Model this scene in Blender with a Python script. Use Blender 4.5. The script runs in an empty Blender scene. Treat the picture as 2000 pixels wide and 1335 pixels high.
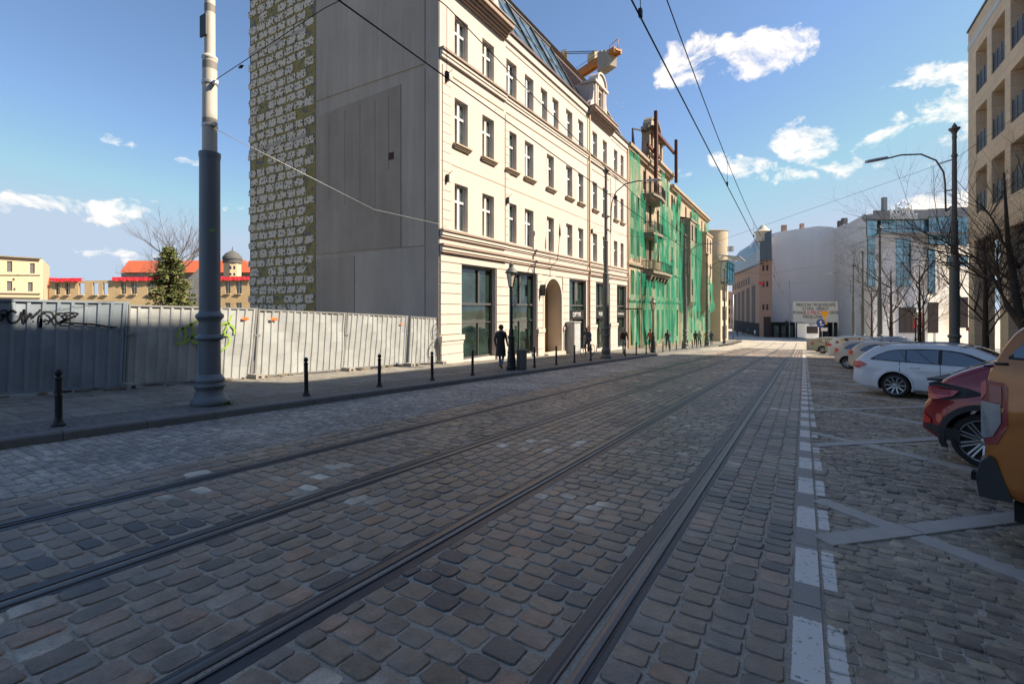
import bpy, bmesh, math, random
import numpy as np
from mathutils import Vector, Matrix, Euler
R = math.radians
S = bpy.context.scene
COL = S.collection

# ------------------------------------------------------------------ camera
YAW = 31.15
cam = bpy.data.cameras.new('camera'); camo = bpy.data.objects.new('camera', cam); COL.objects.link(camo)
camo.location = (0, 0, 1.7)
camo.rotation_euler = (R(90), 0, R(YAW))
cam.sensor_width = 36; cam.lens = 943/2000*36
cam.shift_y = -64.5/2000
cam.clip_start = .05; cam.clip_end = 5000
S.camera = camo
# ------------------------------------------------------------------ sun and sky
SUN_AZ = 62.0      # degrees from +Y towards +X
SUN_EL = 41.0
sund = Vector((math.sin(R(SUN_AZ))*math.cos(R(SUN_EL)), math.cos(R(SUN_AZ))*math.cos(R(SUN_EL)), math.sin(R(SUN_EL))))
sun = bpy.data.lights.new('sun', 'SUN'); suno = bpy.data.objects.new('sun', sun); COL.objects.link(suno)
sun.energy = 4.5; sun.angle = R(.53); sun.color = (1, .95, .88)
suno.rotation_euler = (-sund).to_track_quat('-Z', 'Y').to_euler()
suno.location = (30, 10, 60)
W = bpy.data.worlds.new('World'); S.world = W; W.use_nodes = True
wn = W.node_tree; wn.nodes.clear()
def N(nt, t, **k):
    n = nt.nodes.new(t)
    for a, b in k.items():
        if a == 'ins':
            for i, v in b.items(): n.inputs[i].default_value = v
        else: setattr(n, a, b)
    return n
def math_(nt, op, a, b=None, c=None, clamp=False):
    n = nt.nodes.new('ShaderNodeMath'); n.operation = op; n.use_clamp = clamp
    for i, v in enumerate((a, b, c)):
        if v is None: continue
        if isinstance(v, (int, float)): n.inputs[i].default_value = v
        else: nt.links.new(v, n.inputs[i])
    return n.outputs[0]
sky = N(wn, 'ShaderNodeTexSky', sky_type='NISHITA', sun_disc=False, sun_elevation=R(SUN_EL), sun_rotation=R(SUN_AZ),
        altitude=80, air_density=1.0, dust_density=.35, ozone_density=1.8)
tc = N(wn, 'ShaderNodeTexCoord')
def pixdir(u, v):
    c, s = math.cos(R(YAW)), math.sin(R(YAW)); r = (u-1000)/943
    return Vector((r*c-s, r*s+c, -(v-603)/943)).normalized()
# wisps of fair-weather cloud: (u, v, half width, half height, tilt, density)
CLOUDS = [(1345,120,85,42,-.1,1.15),(1480,110,75,44,-.25,1.3),(1560,262,52,32,-.1,.95),(1470,325,62,22,.15,.8),(1830,172,95,22,-.1,.95),
          (1690,285,60,24,-.35,.85),(1790,300,110,30,-.3,.6),(1330,335,22,18,0,.45),(1590,300,50,20,.3,.5),(1830,232,70,28,-.1,.7),
          (150,405,170,22,.05,.95),(210,262,65,16,.35,.8),(245,500,70,14,.1,.6),(365,315,28,8,.1,.5),(1850,400,160,20,-.05,.9),
          (1205,185,22,20,-.4,.5),(20,410,80,20,0,.7),(1740,240,30,14,0,.55),(440,410,28,9,0,.5),(1560,230,30,14,0,.4),(1730,330,40,12,-.2,.6),
          (700,-500,260,90,.1,.9),(-700,200,300,60,.1,.9),(2600,-100,300,70,0,.8),(2900,300,300,60,.1,.9)]
nz1 = N(wn, 'ShaderNodeTexNoise', ins={'Scale': 11.0, 'Detail': 8.0, 'Roughness': .66, 'Distortion': .35})
mp = N(wn, 'ShaderNodeMapping'); mp.inputs['Scale'].default_value = (1, 1, 1.7)
wn.links.new(tc.outputs['Generated'], mp.inputs[0]); wn.links.new(mp.outputs[0], nz1.inputs['Vector'])
wp = N(wn, 'ShaderNodeTexNoise', ins={'Scale': 5.5, 'Detail': 5.0, 'Roughness': .6}); wn.links.new(tc.outputs['Generated'], wp.inputs['Vector'])
w1 = N(wn, 'ShaderNodeVectorMath', operation='MULTIPLY_ADD'); wn.links.new(wp.outputs['Color'], w1.inputs[0]); w1.inputs[1].default_value = (.16, .16, .10); wn.links.new(tc.outputs['Generated'], w1.inputs[2])
w2 = N(wn, 'ShaderNodeVectorMath', operation='SUBTRACT'); wn.links.new(w1.outputs[0], w2.inputs[0]); w2.inputs[1].default_value = (.08, .08, .05)
tot = None
for (u, v, hw, hh, tilt, dn) in CLOUDS:
    D = pixdir(u, v); ru = (pixdir(u+5, v+5*tilt)-D).normalized(); up = D.cross(ru).normalized()
    sw = 1.0*(pixdir(u+hw, v+hw*tilt)-pixdir(u-hw, v-hw*tilt)).length/2; sh = (pixdir(u, v+hh)-pixdir(u, v-hh)).length/2
    def dotn(vec, k):
        n = N(wn, 'ShaderNodeVectorMath', operation='DOT_PRODUCT'); wn.links.new(w2.outputs[0], n.inputs[0]); n.inputs[1].default_value = vec
        return math_(wn, 'MULTIPLY_ADD', n.outputs['Value'], k, -vec.dot(D)*k)
    x = dotn(ru, 1/sw); y = dotn(up, 1/sh)
    d2 = math_(wn, 'ADD', math_(wn, 'MULTIPLY', x, x), math_(wn, 'MULTIPLY', y, y))
    f = N(wn, 'ShaderNodeVectorMath', operation='DOT_PRODUCT'); wn.links.new(tc.outputs['Generated'], f.inputs[0]); f.inputs[1].default_value = D
    fr = math_(wn, 'GREATER_THAN', f.outputs['Value'], 0.0)
    m = math_(wn, 'MULTIPLY', math_(wn, 'MULTIPLY', math_(wn, 'SUBTRACT', 1.6, math_(wn, 'MULTIPLY', d2, .8), clamp=True), fr), dn)
    tot = m if tot is None else math_(wn, 'MAXIMUM', tot, m)
nn = math_(wn, 'MULTIPLY_ADD', nz1.outputs[0], 6.4, -3.45)
dens = math_(wn, 'MULTIPLY_ADD', tot, 1.15, math_(wn, 'MULTIPLY', nn, 1.0))
dens = math_(wn, 'MULTIPLY', math_(wn, 'SUBTRACT', dens, .42, clamp=True), math_(wn, 'MINIMUM', math_(wn, 'MULTIPLY', tot, 3.0), 1.0))
dens = math_(wn, 'MINIMUM', math_(wn, 'MULTIPLY', dens, .85), .93)
mix = N(wn, 'ShaderNodeMix', data_type='RGBA'); wn.links.new(dens, mix.inputs[0]); dk = N(wn, 'ShaderNodeMix', data_type='RGBA', blend_type='DARKEN'); dk.inputs[0].default_value = 1; hsv = N(wn, 'ShaderNodeHueSaturation', ins={'Saturation': 1.0, 'Value': .92}); wn.links.new(sky.outputs[0], hsv.inputs['Color']); ml = N(wn, 'ShaderNodeMix', data_type='RGBA', blend_type='MULTIPLY'); ml.inputs[0].default_value = 1; wn.links.new(hsv.outputs[0], ml.inputs[6]); ml.inputs[7].default_value = (.54, .685, .86, 1); wn.links.new(ml.outputs[2], dk.inputs[6]); dk.inputs[7].default_value = (1.75, 2.45, 3.6, 1)
wn.links.new(dk.outputs[2], mix.inputs[6]); mix.inputs[7].default_value = (4.9, 4.9, 5.0, 1)
bg = N(wn, 'ShaderNodeBackground', ins={'Strength': .14}); wn.links.new(mix.outputs[2], bg.inputs[0])
wo = N(wn, 'ShaderNodeOutputWorld'); wn.links.new(bg.outputs[0], wo.inputs[0])
S.view_settings.view_transform = 'Standard'; S.view_settings.look = 'None'; S.view_settings.exposure = 0.97; S.view_settings.gamma = 1
S.view_settings.use_white_balance = True; S.view_settings.white_balance_temperature = 7900; S.view_settings.white_balance_tint = 10
S.cycles.max_bounces = 6; S.cycles.diffuse_bounces = 3; S.cycles.glossy_bounces = 3; S.cycles.transmission_bounces = 4; S.cycles.transparent_max_bounces = 12
S.cycles.caustics_reflective = False; S.cycles.caustics_refractive = False; S.cycles.use_denoising = True
S.cycles.sample_clamp_indirect = 6

# ------------------------------------------------------------------ helpers
SL = .0454
def gz(y):
    """height of the street surface: it runs downhill away from the camera and flattens out at the square"""
    if y < -30: return SL*30
    if y < 75: return -SL*y
    if y < 130: return -SL*75 - .024*(y-75)
    if y < 260: return -SL*75 - .024*55 - .006*(y-130)
    return -SL*75 - .024*55 - .006*130
def V(u, d, z=None, v=None):
    """a place by bearing and distance from the survey point (0,0): bearing as tangent units u, distance d"""
    c, s = math.cos(R(YAW)), math.sin(R(YAW)); r = (u-1000)/943*d
    return Vector((r*c - d*s, r*s + d*c, z if z is not None else (1.7-(v-603)/943*d if v is not None else 0)))
def Xd(u, X):
    """Y of the point at bearing u on the line X = const"""
    c, s = math.cos(R(YAW)), math.sin(R(YAW)); r = (u-1000)/943
    return X/(r*c-s)*(r*s+c)
class M:
    def __init__(s): s.v = []; s.f = []; s.mi = []; s.sm = []
    def add(s, vs, fs, mi=0, sm=False):
        o = len(s.v); s.v += [tuple(v) for v in vs]
        for f in fs: s.f.append([i+o for i in f]); s.mi.append(mi); s.sm.append(sm)
        return s
    def box(s, x0, x1, y0, y1, z0, z1, mi=0, slope=False):
        if slope:
            a, b = gz(y0), gz(y1)
        else: a = b = 0
        vs = [(x0,y0,z0+a),(x1,y0,z0+a),(x1,y1,z0+b),(x0,y1,z0+b),(x0,y0,z1+a),(x1,y0,z1+a),(x1,y1,z1+b),(x0,y1,z1+b)]
        return s.add(vs, [(0,3,2,1),(4,5,6,7),(0,1,5,4),(1,2,6,5),(2,3,7,6),(3,0,4,7)], mi)
    def obox(s, c, ax, ay, az, mi=0):
        c = Vector(c); ax, ay, az = Vector(ax), Vector(ay), Vector(az)
        vs = [c+i*ax+j*ay+k*az for k in (-1,1) for j in (-1,1) for i in (-1,1)]
        return s.add(vs, [(0,2,3,1),(4,5,7,6),(0,1,5,4),(1,3,7,5),(3,2,6,7),(2,0,4,6)], mi)
    def bar(s, p, q, w, h=None, mi=0, up=(0,0,1)):
        p, q = Vector(p), Vector(q); d = (q-p); u = Vector(up)
        x = d.cross(u); x = x.normalized() if x.length > 1e-6 else Vector((1,0,0))
        y = x.cross(d).normalized(); h = w if h is None else h
        return s.obox((p+q)/2, d/2, x*w/2, y*h/2, mi)
    def tube(s, pts, r, n=8, mi=0, caps=True, sm=True):
        pts = [Vector(p) for p in pts]; rs = r if isinstance(r, (list, tuple)) else [r]*len(pts)
        o = len(s.v); prev = None
        for i, p in enumerate(pts):
            d = (pts[min(i+1, len(pts)-1)] - pts[max(i-1, 0)])
            d = d.normalized() if d.length > 1e-9 else Vector((0,0,1))
            a = prev if prev is not None else (Vector((0,0,1)) if abs(d.z) < .9 else Vector((1,0,0)))
            x = d.cross(a)
            if x.length < 1e-6: x = d.cross(Vector((0,1,0)))
            x.normalize(); y = x.cross(d).normalized(); prev = y
            for k in range(n):
                t = 2*math.pi*k/n; s.v.append(tuple(p + (x*math.cos(t)+y*math.sin(t))*rs[i]))
        for i in range(len(pts)-1):
            for k in range(n):
                a = o+i*n+k; b = o+i*n+(k+1) % n
                s.f.append([a, b, b+n, a+n]); s.mi.append(mi); s.sm.append(sm)
        if caps:
            s.f.append([o+k for k in range(n)][::-1]); s.mi.append(mi); s.sm.append(False)
            s.f.append([o+(len(pts)-1)*n+k for k in range(n)]); s.mi.append(mi); s.sm.append(False)
        return s
    def lathe(s, prof, c=(0,0,0), n=24, mi=0, sm=True, ax=None, caps=True):
        """profile of (radius, height) turned about a vertical axis (or matrix ax)"""
        c = Vector(c); o = len(s.v); pr = [prof[0]]
        for a, b_ in zip(prof, prof[1:]):
            L_ = math.hypot(b_[0]-a[0], b_[1]-a[1])
            if sm and L_ > .05:
                for f in (.012/L_, 1-.012/L_): pr.append((a[0]+(b_[0]-a[0])*f, a[1]+(b_[1]-a[1])*f))
            pr.append(b_)
        prof = pr
        for (r, z) in prof:
            for k in range(n):
                t = 2*math.pi*k/n; p = Vector((r*math.cos(t), r*math.sin(t), z))
                if ax is not None: p = ax @ p
                s.v.append(tuple(c+p))
        for i in range(len(prof)-1):
            for k in range(n):
                a = o+i*n+k; b = o+i*n+(k+1) % n
                s.f.append([a, b, b+n, a+n]); s.mi.append(mi); s.sm.append(sm)
        if not caps: return s
        s.f.append([o+k for k in range(n)][::-1]); s.mi.append(mi); s.sm.append(False)
        s.f.append([o+(len(prof)-1)*n+k for k in range(n)]); s.mi.append(mi); s.sm.append(False)
        return s
    def prism(s, poly, d, mi=0):
        """closed 3-D polygon extruded along d"""
        poly = [Vector(p) for p in poly]; d = Vector(d); n = len(poly)
        vs = poly + [p+d for p in poly]
        fs = [list(range(n))[::-1], [n+i for i in range(n)]] + [(i, (i+1) % n, n+(i+1) % n, n+i) for i in range(n)]
        return s.add(vs, fs, mi)
    def mesh(s, name, mats):
        me = bpy.data.meshes.new(name); me.from_pydata(s.v, [], s.f)
        for m in (mats if isinstance(mats, (list, tuple)) else [mats]): me.materials.append(m)
        me.polygons.foreach_set('material_index', s.mi); me.polygons.foreach_set('use_smooth', s.sm)
        me.update(); return me
    def build(s, name, mats, parent=None, **k):
        o = bpy.data.objects.new(name, s.mesh(name, mats)); COL.objects.link(o)
        if parent is not None: o.parent = parent
        tag(o, **k); return o
def tag(o, label=None, cat=None, group=None, kind=None):
    for a, b in (('label', label), ('category', cat), ('group', group), ('kind', kind)):
        if b: o[a] = b
    return o
def empty(name, loc, label, cat, group=None, rz=0):
    o = bpy.data.objects.new(name, None); COL.objects.link(o); o.location = loc; o.rotation_euler[2] = rz; o.empty_display_size = .2
    return tag(o, label, cat, group)
def local(o):
    """mesh children are written in world coordinates: give this to make them so under a placed Empty"""
    return Matrix.Translation(-Vector(o.location))
def fix(root):
    """children of an Empty written in world coordinates: shift them back by the Empty's location"""
    inv = Matrix.LocRotScale(root.location, root.rotation_euler, None).inverted()
    for ch in root.children: ch.matrix_parent_inverse = inv
    return root
def copy_tree(o, parent=None):
    c = o.copy(); COL.objects.link(c)
    if parent is not None: c.parent = parent
    for ch in o.children: copy_tree(ch, c)
    return c
# ------------------------------------------------------------------ materials
def mat(name, col, rough=.8, metal=0, noise=None, bump=None, spec=None, coord='Object', alpha=None, coat=0, trans=0, emit=None):
    """noise: list of (scale, amount, (stretch)) darkening/lightening; bump: (scale, strength, distance)"""
    m = bpy.data.materials.new(name); m.use_nodes = True; nt = m.node_tree; b = nt.nodes['Principled BSDF']
    b.inputs['Base Color'].default_value = (*col, 1); b.inputs['Roughness'].default_value = rough; b.inputs['Metallic'].default_value = metal
    if spec is not None: b.inputs['Specular IOR Level'].default_value = spec
    if coat: b.inputs['Coat Weight'].default_value = coat; b.inputs['Coat Roughness'].default_value = .04
    if trans: b.inputs['Transmission Weight'].default_value = trans
    if alpha is not None: b.inputs['Alpha'].default_value = alpha
    if emit: b.inputs['Emission Color'].default_value = (*emit[:3], 1); b.inputs['Emission Strength'].default_value = emit[3]
    t = nt.nodes.new('ShaderNodeTexCoord')
    geo = nt.nodes.new('ShaderNodeNewGeometry')
    src = geo.outputs['Position'] if coord == 'World' else t.outputs[coord]
    if noise:
        last = None
        for it in noise:
            sc, am = it[0], it[1]; st = it[2] if len(it) > 2 else (1, 1, 1)
            mpn = nt.nodes.new('ShaderNodeMapping'); mpn.inputs['Scale'].default_value = st; nt.links.new(src, mpn.inputs[0])
            nz = nt.nodes.new('ShaderNodeTexNoise'); nz.inputs['Scale'].default_value = sc; nz.inputs['Detail'].default_value = 6; nz.inputs['Roughness'].default_value = .62
            nt.links.new(mpn.outputs[0], nz.inputs['Vector'])
            f = math_(nt, 'MULTIPLY_ADD', nz.outputs[0], 2.4*am, 1-1.2*am)
            last = f if last is None else math_(nt, 'MULTIPLY', last, f)
        hs = nt.nodes.new('ShaderNodeHueSaturation'); hs.inputs['Color'].default_value = (*col, 1); nt.links.new(last, hs.inputs['Value'])
        nt.links.new(hs.outputs[0], b.inputs['Base Color'])
        m['hs'] = hs.name
    if bump:
        nz = nt.nodes.new('ShaderNodeTexNoise'); nz.inputs['Scale'].default_value = bump[0]; nz.inputs['Detail'].default_value = 5
        nt.links.new(src, nz.inputs['Vector'])
        bp = nt.nodes.new('ShaderNodeBump'); bp.inputs['Strength'].default_value = bump[1]; bp.inputs['Distance'].default_value = bump[2]
        nt.links.new(nz.outputs[0], bp.inputs['Height']); nt.links.new(bp.outputs[0], b.inputs['Normal'])
    return m
def stone_mat(name, cols, weights, rough=.6, gscale=120, bumpd=.006, speck=.6, world_paint=False):
    """per-stone colour from a ramp (random per island + per object), fine granite speckle"""
    m = bpy.data.materials.new(name); m.use_nodes = True; nt = m.node_tree; b = nt.nodes['Principled BSDF']
    geo = nt.nodes.new('ShaderNodeNewGeometry'); oi = nt.nodes.new('ShaderNodeObjectInfo')
    r = math_(nt, 'FRACT', math_(nt, 'ADD', geo.outputs['Random Per Island'], oi.outputs['Random']))
    # neighbouring stones come from the same delivery: lean the pick with a slow noise
    sn = nt.nodes.new('ShaderNodeTexNoise'); sn.inputs['Scale'].default_value = .55; sn.inputs['Detail'].default_value = 2
    nt.links.new(geo.outputs['Position'], sn.inputs['Vector'])
    r = math_(nt, 'ADD', math_(nt, 'MULTIPLY', r, .72), math_(nt, 'MULTIPLY_ADD', sn.outputs[0], 1.3, -.51), clamp=True)
    cr = nt.nodes.new('ShaderNodeValToRGB'); cr.color_ramp.interpolation = 'LINEAR'
    acc = 0; tw = sum(weights)
    for i, (c, w) in enumerate(zip(cols, weights)):
        p = (acc+w/2)/tw; acc += w
        e = cr.color_ramp.elements[i] if i < 2 else cr.color_ramp.elements.new(p)
        e.position = p; e.color = (*c, 1)
    nt.links.new(r, cr.inputs[0])
    n1 = nt.nodes.new('ShaderNodeTexNoise'); n1.inputs['Scale'].default_value = gscale*.6; n1.inputs['Detail'].default_value = 5; n1.inputs['Roughness'].default_value = .75
    n2 = nt.nodes.new('ShaderNodeTexNoise'); n2.inputs['Scale'].default_value = 9; n2.inputs['Detail'].default_value = 5
    for n in (n1, n2): nt.links.new(geo.outputs['Position'], n.inputs['Vector'])
    n4 = nt.nodes.new('ShaderNodeTexNoise'); n4.inputs['Scale'].default_value = .9; n4.inputs['Detail'].default_value = 6; n4.inputs['Roughness'].default_value = .7; nt.links.new(geo.outputs['Position'], n4.inputs['Vector'])
    val = math_(nt, 'MULTIPLY', math_(nt, 'MULTIPLY_ADD', n1.outputs[0], 2*speck, 1-speck), math_(nt, 'MULTIPLY', math_(nt, 'MULTIPLY_ADD', n2.outputs[0], 1.5, .25), math_(nt, 'MULTIPLY_ADD', n4.outputs[0], 1.5, .25)))
    hs = nt.nodes.new('ShaderNodeHueSaturation'); nt.links.new(cr.outputs[0], hs.inputs['Color']); nt.links.new(val, hs.inputs['Value'])
    nt.links.new(hs.outputs[0], b.inputs['Base Color']); m['hs'] = hs.name
    b.inputs['Roughness'].default_value = rough
    nt.links.new(math_(nt, 'MULTIPLY_ADD', n2.outputs[0], .5, rough-.25), b.inputs['Roughness'])
    n3 = nt.nodes.new('ShaderNodeTexNoise'); n3.inputs['Scale'].default_value = 45; n3.inputs['Detail'].default_value = 6; n3.inputs['Roughness'].default_value = .7
    nt.links.new(geo.outputs['Position'], n3.inputs['Vector'])
    bp = nt.nodes.new('ShaderNodeBump'); bp.inputs['Strength'].default_value = .8; bp.inputs['Distance'].default_value = bumpd
    nt.links.new(n3.outputs[0], bp.inputs['Height']); nt.links.new(bp.outputs[0], b.inputs['Normal'])
    return m
def recolor(m, fn):
    """insert a colour step before Base Color: fn(nt, color_socket) -> socket"""
    nt = m.node_tree; b = nt.nodes['Principled BSDF']; l = b.inputs['Base Color'].links
    src = l[0].from_socket if l else None
    if src is None:
        rgb = nt.nodes.new('ShaderNodeRGB'); rgb.outputs[0].default_value = b.inputs['Base Color'].default_value; src = rgb.outputs[0]
    nt.links.new(fn(nt, src), b.inputs['Base Color'])
def mixc(nt, fac, a, b):
    n = nt.nodes.new('ShaderNodeMix'); n.data_type = 'RGBA'
    for i, v in ((0, fac), (6, a), (7, b)):
        if isinstance(v, (int, float)): n.inputs[i].default_value = v
        elif isinstance(v, tuple): n.inputs[i].default_value = (*v[:3], 1)
        else: nt.links.new(v, n.inputs[i])
    return n.outputs[2]
def text_mesh(txt, size, depth=.004, align='CENTER', sx=1):
    cu = bpy.data.curves.new('txt', 'FONT'); cu.body = txt; cu.size = size; cu.extrude = depth; cu.align_x = align; cu.align_y = 'CENTER'; cu.resolution_u = 3
    o = bpy.data.objects.new('txt', cu); COL.objects.link(o)
    bpy.context.view_layer.update()
    me = bpy.data.meshes.new_from_object(o.evaluated_get(bpy.context.evaluated_depsgraph_get()))
    bpy.data.objects.remove(o); return me
def put_text(name, txt, size, m, loc, xdir, parent=None, depth=.006, sx=1.0, bold=0):
    """lettering standing upright, reading along xdir"""
    me = text_mesh(txt, size, depth); me.materials.clear(); me.materials.append(m)
    x = Vector(xdir).normalized(); z = Vector((0, 0, 1)); y = z; n = x.cross(z)
    mt = Matrix((( x.x*sx, 0, n.x, loc[0]), (x.y*sx, 0, n.y, loc[1]), (x.z*sx, 1, n.z, loc[2]), (0, 0, 0, 1)))
    me.transform(mt); me.name = name
    o = bpy.data.objects.new(name, me); COL.objects.link(o)
    if parent is not None: o.parent = parent
    return o
# ------------------------------------------------------------------ the ground
rng = np.random.default_rng(7); random.seed(7)
def gzv(y):
    y = np.asarray(y, float)
    return np.interp(y, [-1000, -30, 75, 130, 260, 2000], [SL*30, SL*30, -SL*75, -SL*75-.024*55, -SL*75-.024*55-.78, -SL*75-.024*55-.78])
def sheet(name, x0, x1, ys, dz, m, parent=None, kind='structure', **k):
    b = M(); o = 0
    for y in ys: b.v += [(x0, y, gz(y)+dz), (x1, y, gz(y)+dz)]
    for i in range(len(ys)-1): b.f.append([2*i, 2*i+1, 2*i+3, 2*i+2]); b.mi.append(0); b.sm.append(False)
    return b.build(name, m, parent, kind=kind, **k)
m_earth = mat('earth', (.13, .115, .09), .95, noise=[(.05, .25), (1.5, .3), (14, .25)], bump=(12, .6, .05), coord='World')
m_bed = mat('joint_sand', (.40, .345, .28), .95, noise=[(3, .3), (60, .5)], bump=(70, 1, .012), coord='World')
YS = [-60, -30, 0, 30, 75, 90, 110, 130, 180, 260, 420]
terrain = sheet('ground', -900, 900, [-900, -60]+YS[1:]+[900, 2500], -.35, m_earth)
road = sheet('road', -8.76, 5.1, YS, -.0105, m_bed)
# setts, cobbles and slabs -------------------------------------------------
def proto(n, seed, lo=False):
    r = random.Random(seed); out = []
    k = 4 if not lo else 2
    base = []
    a, q = .5, r.uniform(.34, .41)
    ring = [(a, -q), (a, q), (q, a), (-q, a), (-a, q), (-a, -q), (-q, -a), (q, -a)]
    if n == 12: ring = [(a, -q), (a+.005, r.uniform(-.15, .15)), (a, q), (q, a), (r.uniform(-.15, .15), a+.005), (-q, a), (-a, q), (-a-.005, r.uniform(-.15, .15)), (-a, -q), (-q, -a), (r.uniform(-.15, .15), -a-.005), (q, -a)]
    for (x, y) in ring: base.append((x*(1+r.uniform(-.05, .02)), y*(1+r.uniform(-.05, .02))))
    vs = [(x, y, -.05) for x, y in base] + [(x*.99, y*.99, -.009) for x, y in base] + [(x*.93, y*.93, -.0015+r.uniform(-.0015, .0015)) for x, y in base]
    vs.append((r.uniform(-.08, .08), r.uniform(-.08, .08), r.uniform(.0, .003)))
    fs = []
    for q in (0, 1):
        for i in range(n): a = q*n+i; b = q*n+(i+1) % n; fs.append((a, b, b+n, a+n))
    for i in range(n): fs.append((2*n+i, 2*n+(i+1) % n, 3*n))
    return np.array(vs, float), fs
PR = [proto(12, i) for i in range(14)]; PRL = [proto(8, 50+i, True) for i in range(10)]
FLAT = [(np.array([(-.5,-.5,-.05),(.5,-.5,-.05),(.5,.5,-.05),(-.5,.5,-.05),(-.5,-.5,-.006),(.5,-.5,-.006),(.5,.5,-.006),(-.5,.5,-.006),(-.485,-.485,0),(.485,-.485,0),(.485,.485,0),(-.485,.485,0)], float),
         [(0,1,5,4),(1,2,6,5),(2,3,7,6),(3,0,4,7),(4,5,9,8),(5,6,10,9),(6,7,11,10),(7,4,8,11),(8,9,10,11)])]
def joined(name, st, protos, m, parent, dz=0, kind='stuff', smooth=True):
    """st: array of x, y, w, l, rot, dz"""
    if len(st) == 0: return
    st = np.asarray(st, float); pid = rng.integers(0, len(protos), len(st))
    VV = []; loops = []; tots = []; off = 0
    for k, (pv, pf) in enumerate(protos):
        q = st[pid == k]
        if not len(q): continue
        n = len(pv); c, s = np.cos(q[:, 4])[:, None], np.sin(q[:, 4])[:, None]
        lx = pv[None, :, 0]*q[:, 2:3]; ly = pv[None, :, 1]*q[:, 3:4]
        X = q[:, 0:1]+lx*c-ly*s; Y = q[:, 1:2]+lx*s+ly*c
        tx = rng.normal(0, .012, (len(q), 1)); ty = rng.normal(0, .012, (len(q), 1))
        Z = pv[None, :, 2]+q[:, 5:6]+gzv(Y)+dz + lx*tx+ly*ty
        VV.append(np.stack([X, Y, Z], -1).reshape(-1, 3))
        fl = np.array([i for f in pf for i in f]); ft = np.array([len(f) for f in pf])
        loops.append((fl[None, :]+off+np.arange(len(q))[:, None]*n).ravel()); tots.append(np.tile(ft, len(q))); off += n*len(q)
    VV = np.concatenate(VV); L = np.concatenate(loops); T = np.concatenate(tots)
    me = bpy.data.meshes.new(name); me.vertices.add(len(VV)); me.vertices.foreach_set('co', VV.ravel())
    me.loops.add(len(L)); me.loops.foreach_set('vertex_index', L)
    me.polygons.add(len(T)); me.polygons.foreach_set('loop_start', np.concatenate([[0], np.cumsum(T)[:-1]])); me.polygons.foreach_set('loop_total', T)
    me.polygons.foreach_set('use_smooth', np.full(len(T), smooth)); me.materials.append(m); me.update(calc_edges=True); me.validate()
    o = bpy.data.objects.new(name, me); COL.objects.link(o); o.parent = parent; o['kind'] = kind
    return o
def project(x, y, z):
    c, s = math.cos(R(YAW)), math.sin(R(YAW)); r = x*c+y*s; d = -x*s+y*c
    return 1000+943*r/np.maximum(d, .01), 603-943*(z-1.7)/np.maximum(d, .01), d
def split(name, st, protos, m, parent, stuffname, nmax=300, dz=0, far=None, farprotos=None, smooth=True):
    st = np.asarray(st, float); u, v, d = project(st[:, 0], st[:, 1], gzv(st[:, 1])+dz)
    area = st[:, 2]*st[:, 3]/np.maximum(d, .3)**3; inside = (d > .3) & (u > 5) & (u < 1995) & (v < 1328) & (v > 0)
    area[~inside] = 0; order = np.argsort(-area); pick = order[:nmax]; pick = pick[area[pick] > 0]
    meshes = []
    for i, (pv, pf) in enumerate(protos):
        me = bpy.data.meshes.new(name); me.from_pydata(pv.tolist(), [], pf); me.materials.append(m)
        me.polygons.foreach_set('use_smooth', [smooth]*len(pf)); meshes.append(me)
    for i in pick:
        o = bpy.data.objects.new(name, meshes[random.randrange(len(meshes))]); COL.objects.link(o)
        x, y, w, l, r, z = st[i]
        o.location = (x, y, gz(y)+dz+z); o.rotation_euler = Euler((-SL*math.cos(r)+random.gauss(0, .011), -SL*math.sin(r)*-1*0+random.gauss(0, .011), r)); o.scale = (w, l, 1); o.parent = parent
    rest = np.ones(len(st), bool); rest[pick] = False
    rest_st = st[rest]
    if far is None: joined(stuffname, rest_st, protos, m, parent, dz, smooth=smooth)
    else:
        nr = rest_st[:, 1] < far
        joined(stuffname, rest_st[nr], protos, m, parent, dz, smooth=smooth); joined(stuffname, rest_st[~nr], farprotos, m, parent, dz, smooth=smooth)
def rows_across(x0, x1, y0, y1, w, l, jit=.25, gap=.013, tilt=0.0, wav=0.0):
    out = []; y = y0; par = 0
    while y < y1:
        h = l*(1+random.uniform(-.09, .09)); x = x0 - random.random()*w*.9
        while x < x1:
            ww = w*(1+random.uniform(-jit, jit)); a, b = max(x, x0), min(x+ww, x1)
            if b-a > w*.35: out.append(((a+b)/2, y+h/2+random.gauss(0, .008)+tilt*(a-x0)+wav*math.sin(a*1.7+y*.2), b-a-gap*random.uniform(.6, 1.5), h-gap*random.uniform(.6, 1.5), random.gauss(0, .035), random.gauss(0, .0016)))
            x += ww
        y += h
    return out
def cols_along(x0, x1, y0, y1, ncol, l, jit=.2, gap=.014):
    out = []; w = (x1-x0)/ncol
    for c in range(ncol):
        y = y0 - random.random()*l
        while y < y1:
            h = l*(1+random.uniform(-jit, jit)); out.append((x0+w*(c+.5)+random.gauss(0, .006), y+h/2, w-gap*random.uniform(.7, 1.5), h-gap*random.uniform(.6, 1.5), random.gauss(0, .035), random.gauss(0, .0016))); y += h
    return out
sett_cols = [(0.0538, 0.0602, 0.0742), (0.106, 0.0973, 0.0896), (0.16, 0.131, 0.111), (0.192, 0.16, 0.134), (0.138, 0.138, 0.138), (0.218, 0.147, 0.115), (0.224, 0.207, 0.189), (0.435, 0.422, 0.39)]
m_sett = stone_mat('sett_granite', [(min(1, c[0]*1.42), c[1]*1.28, c[2]*1.12) for c in sett_cols], [1.5, 1.8, 2, 1.6, 1.5, 1.1, 1.4, .35], rough=.46)
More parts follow.
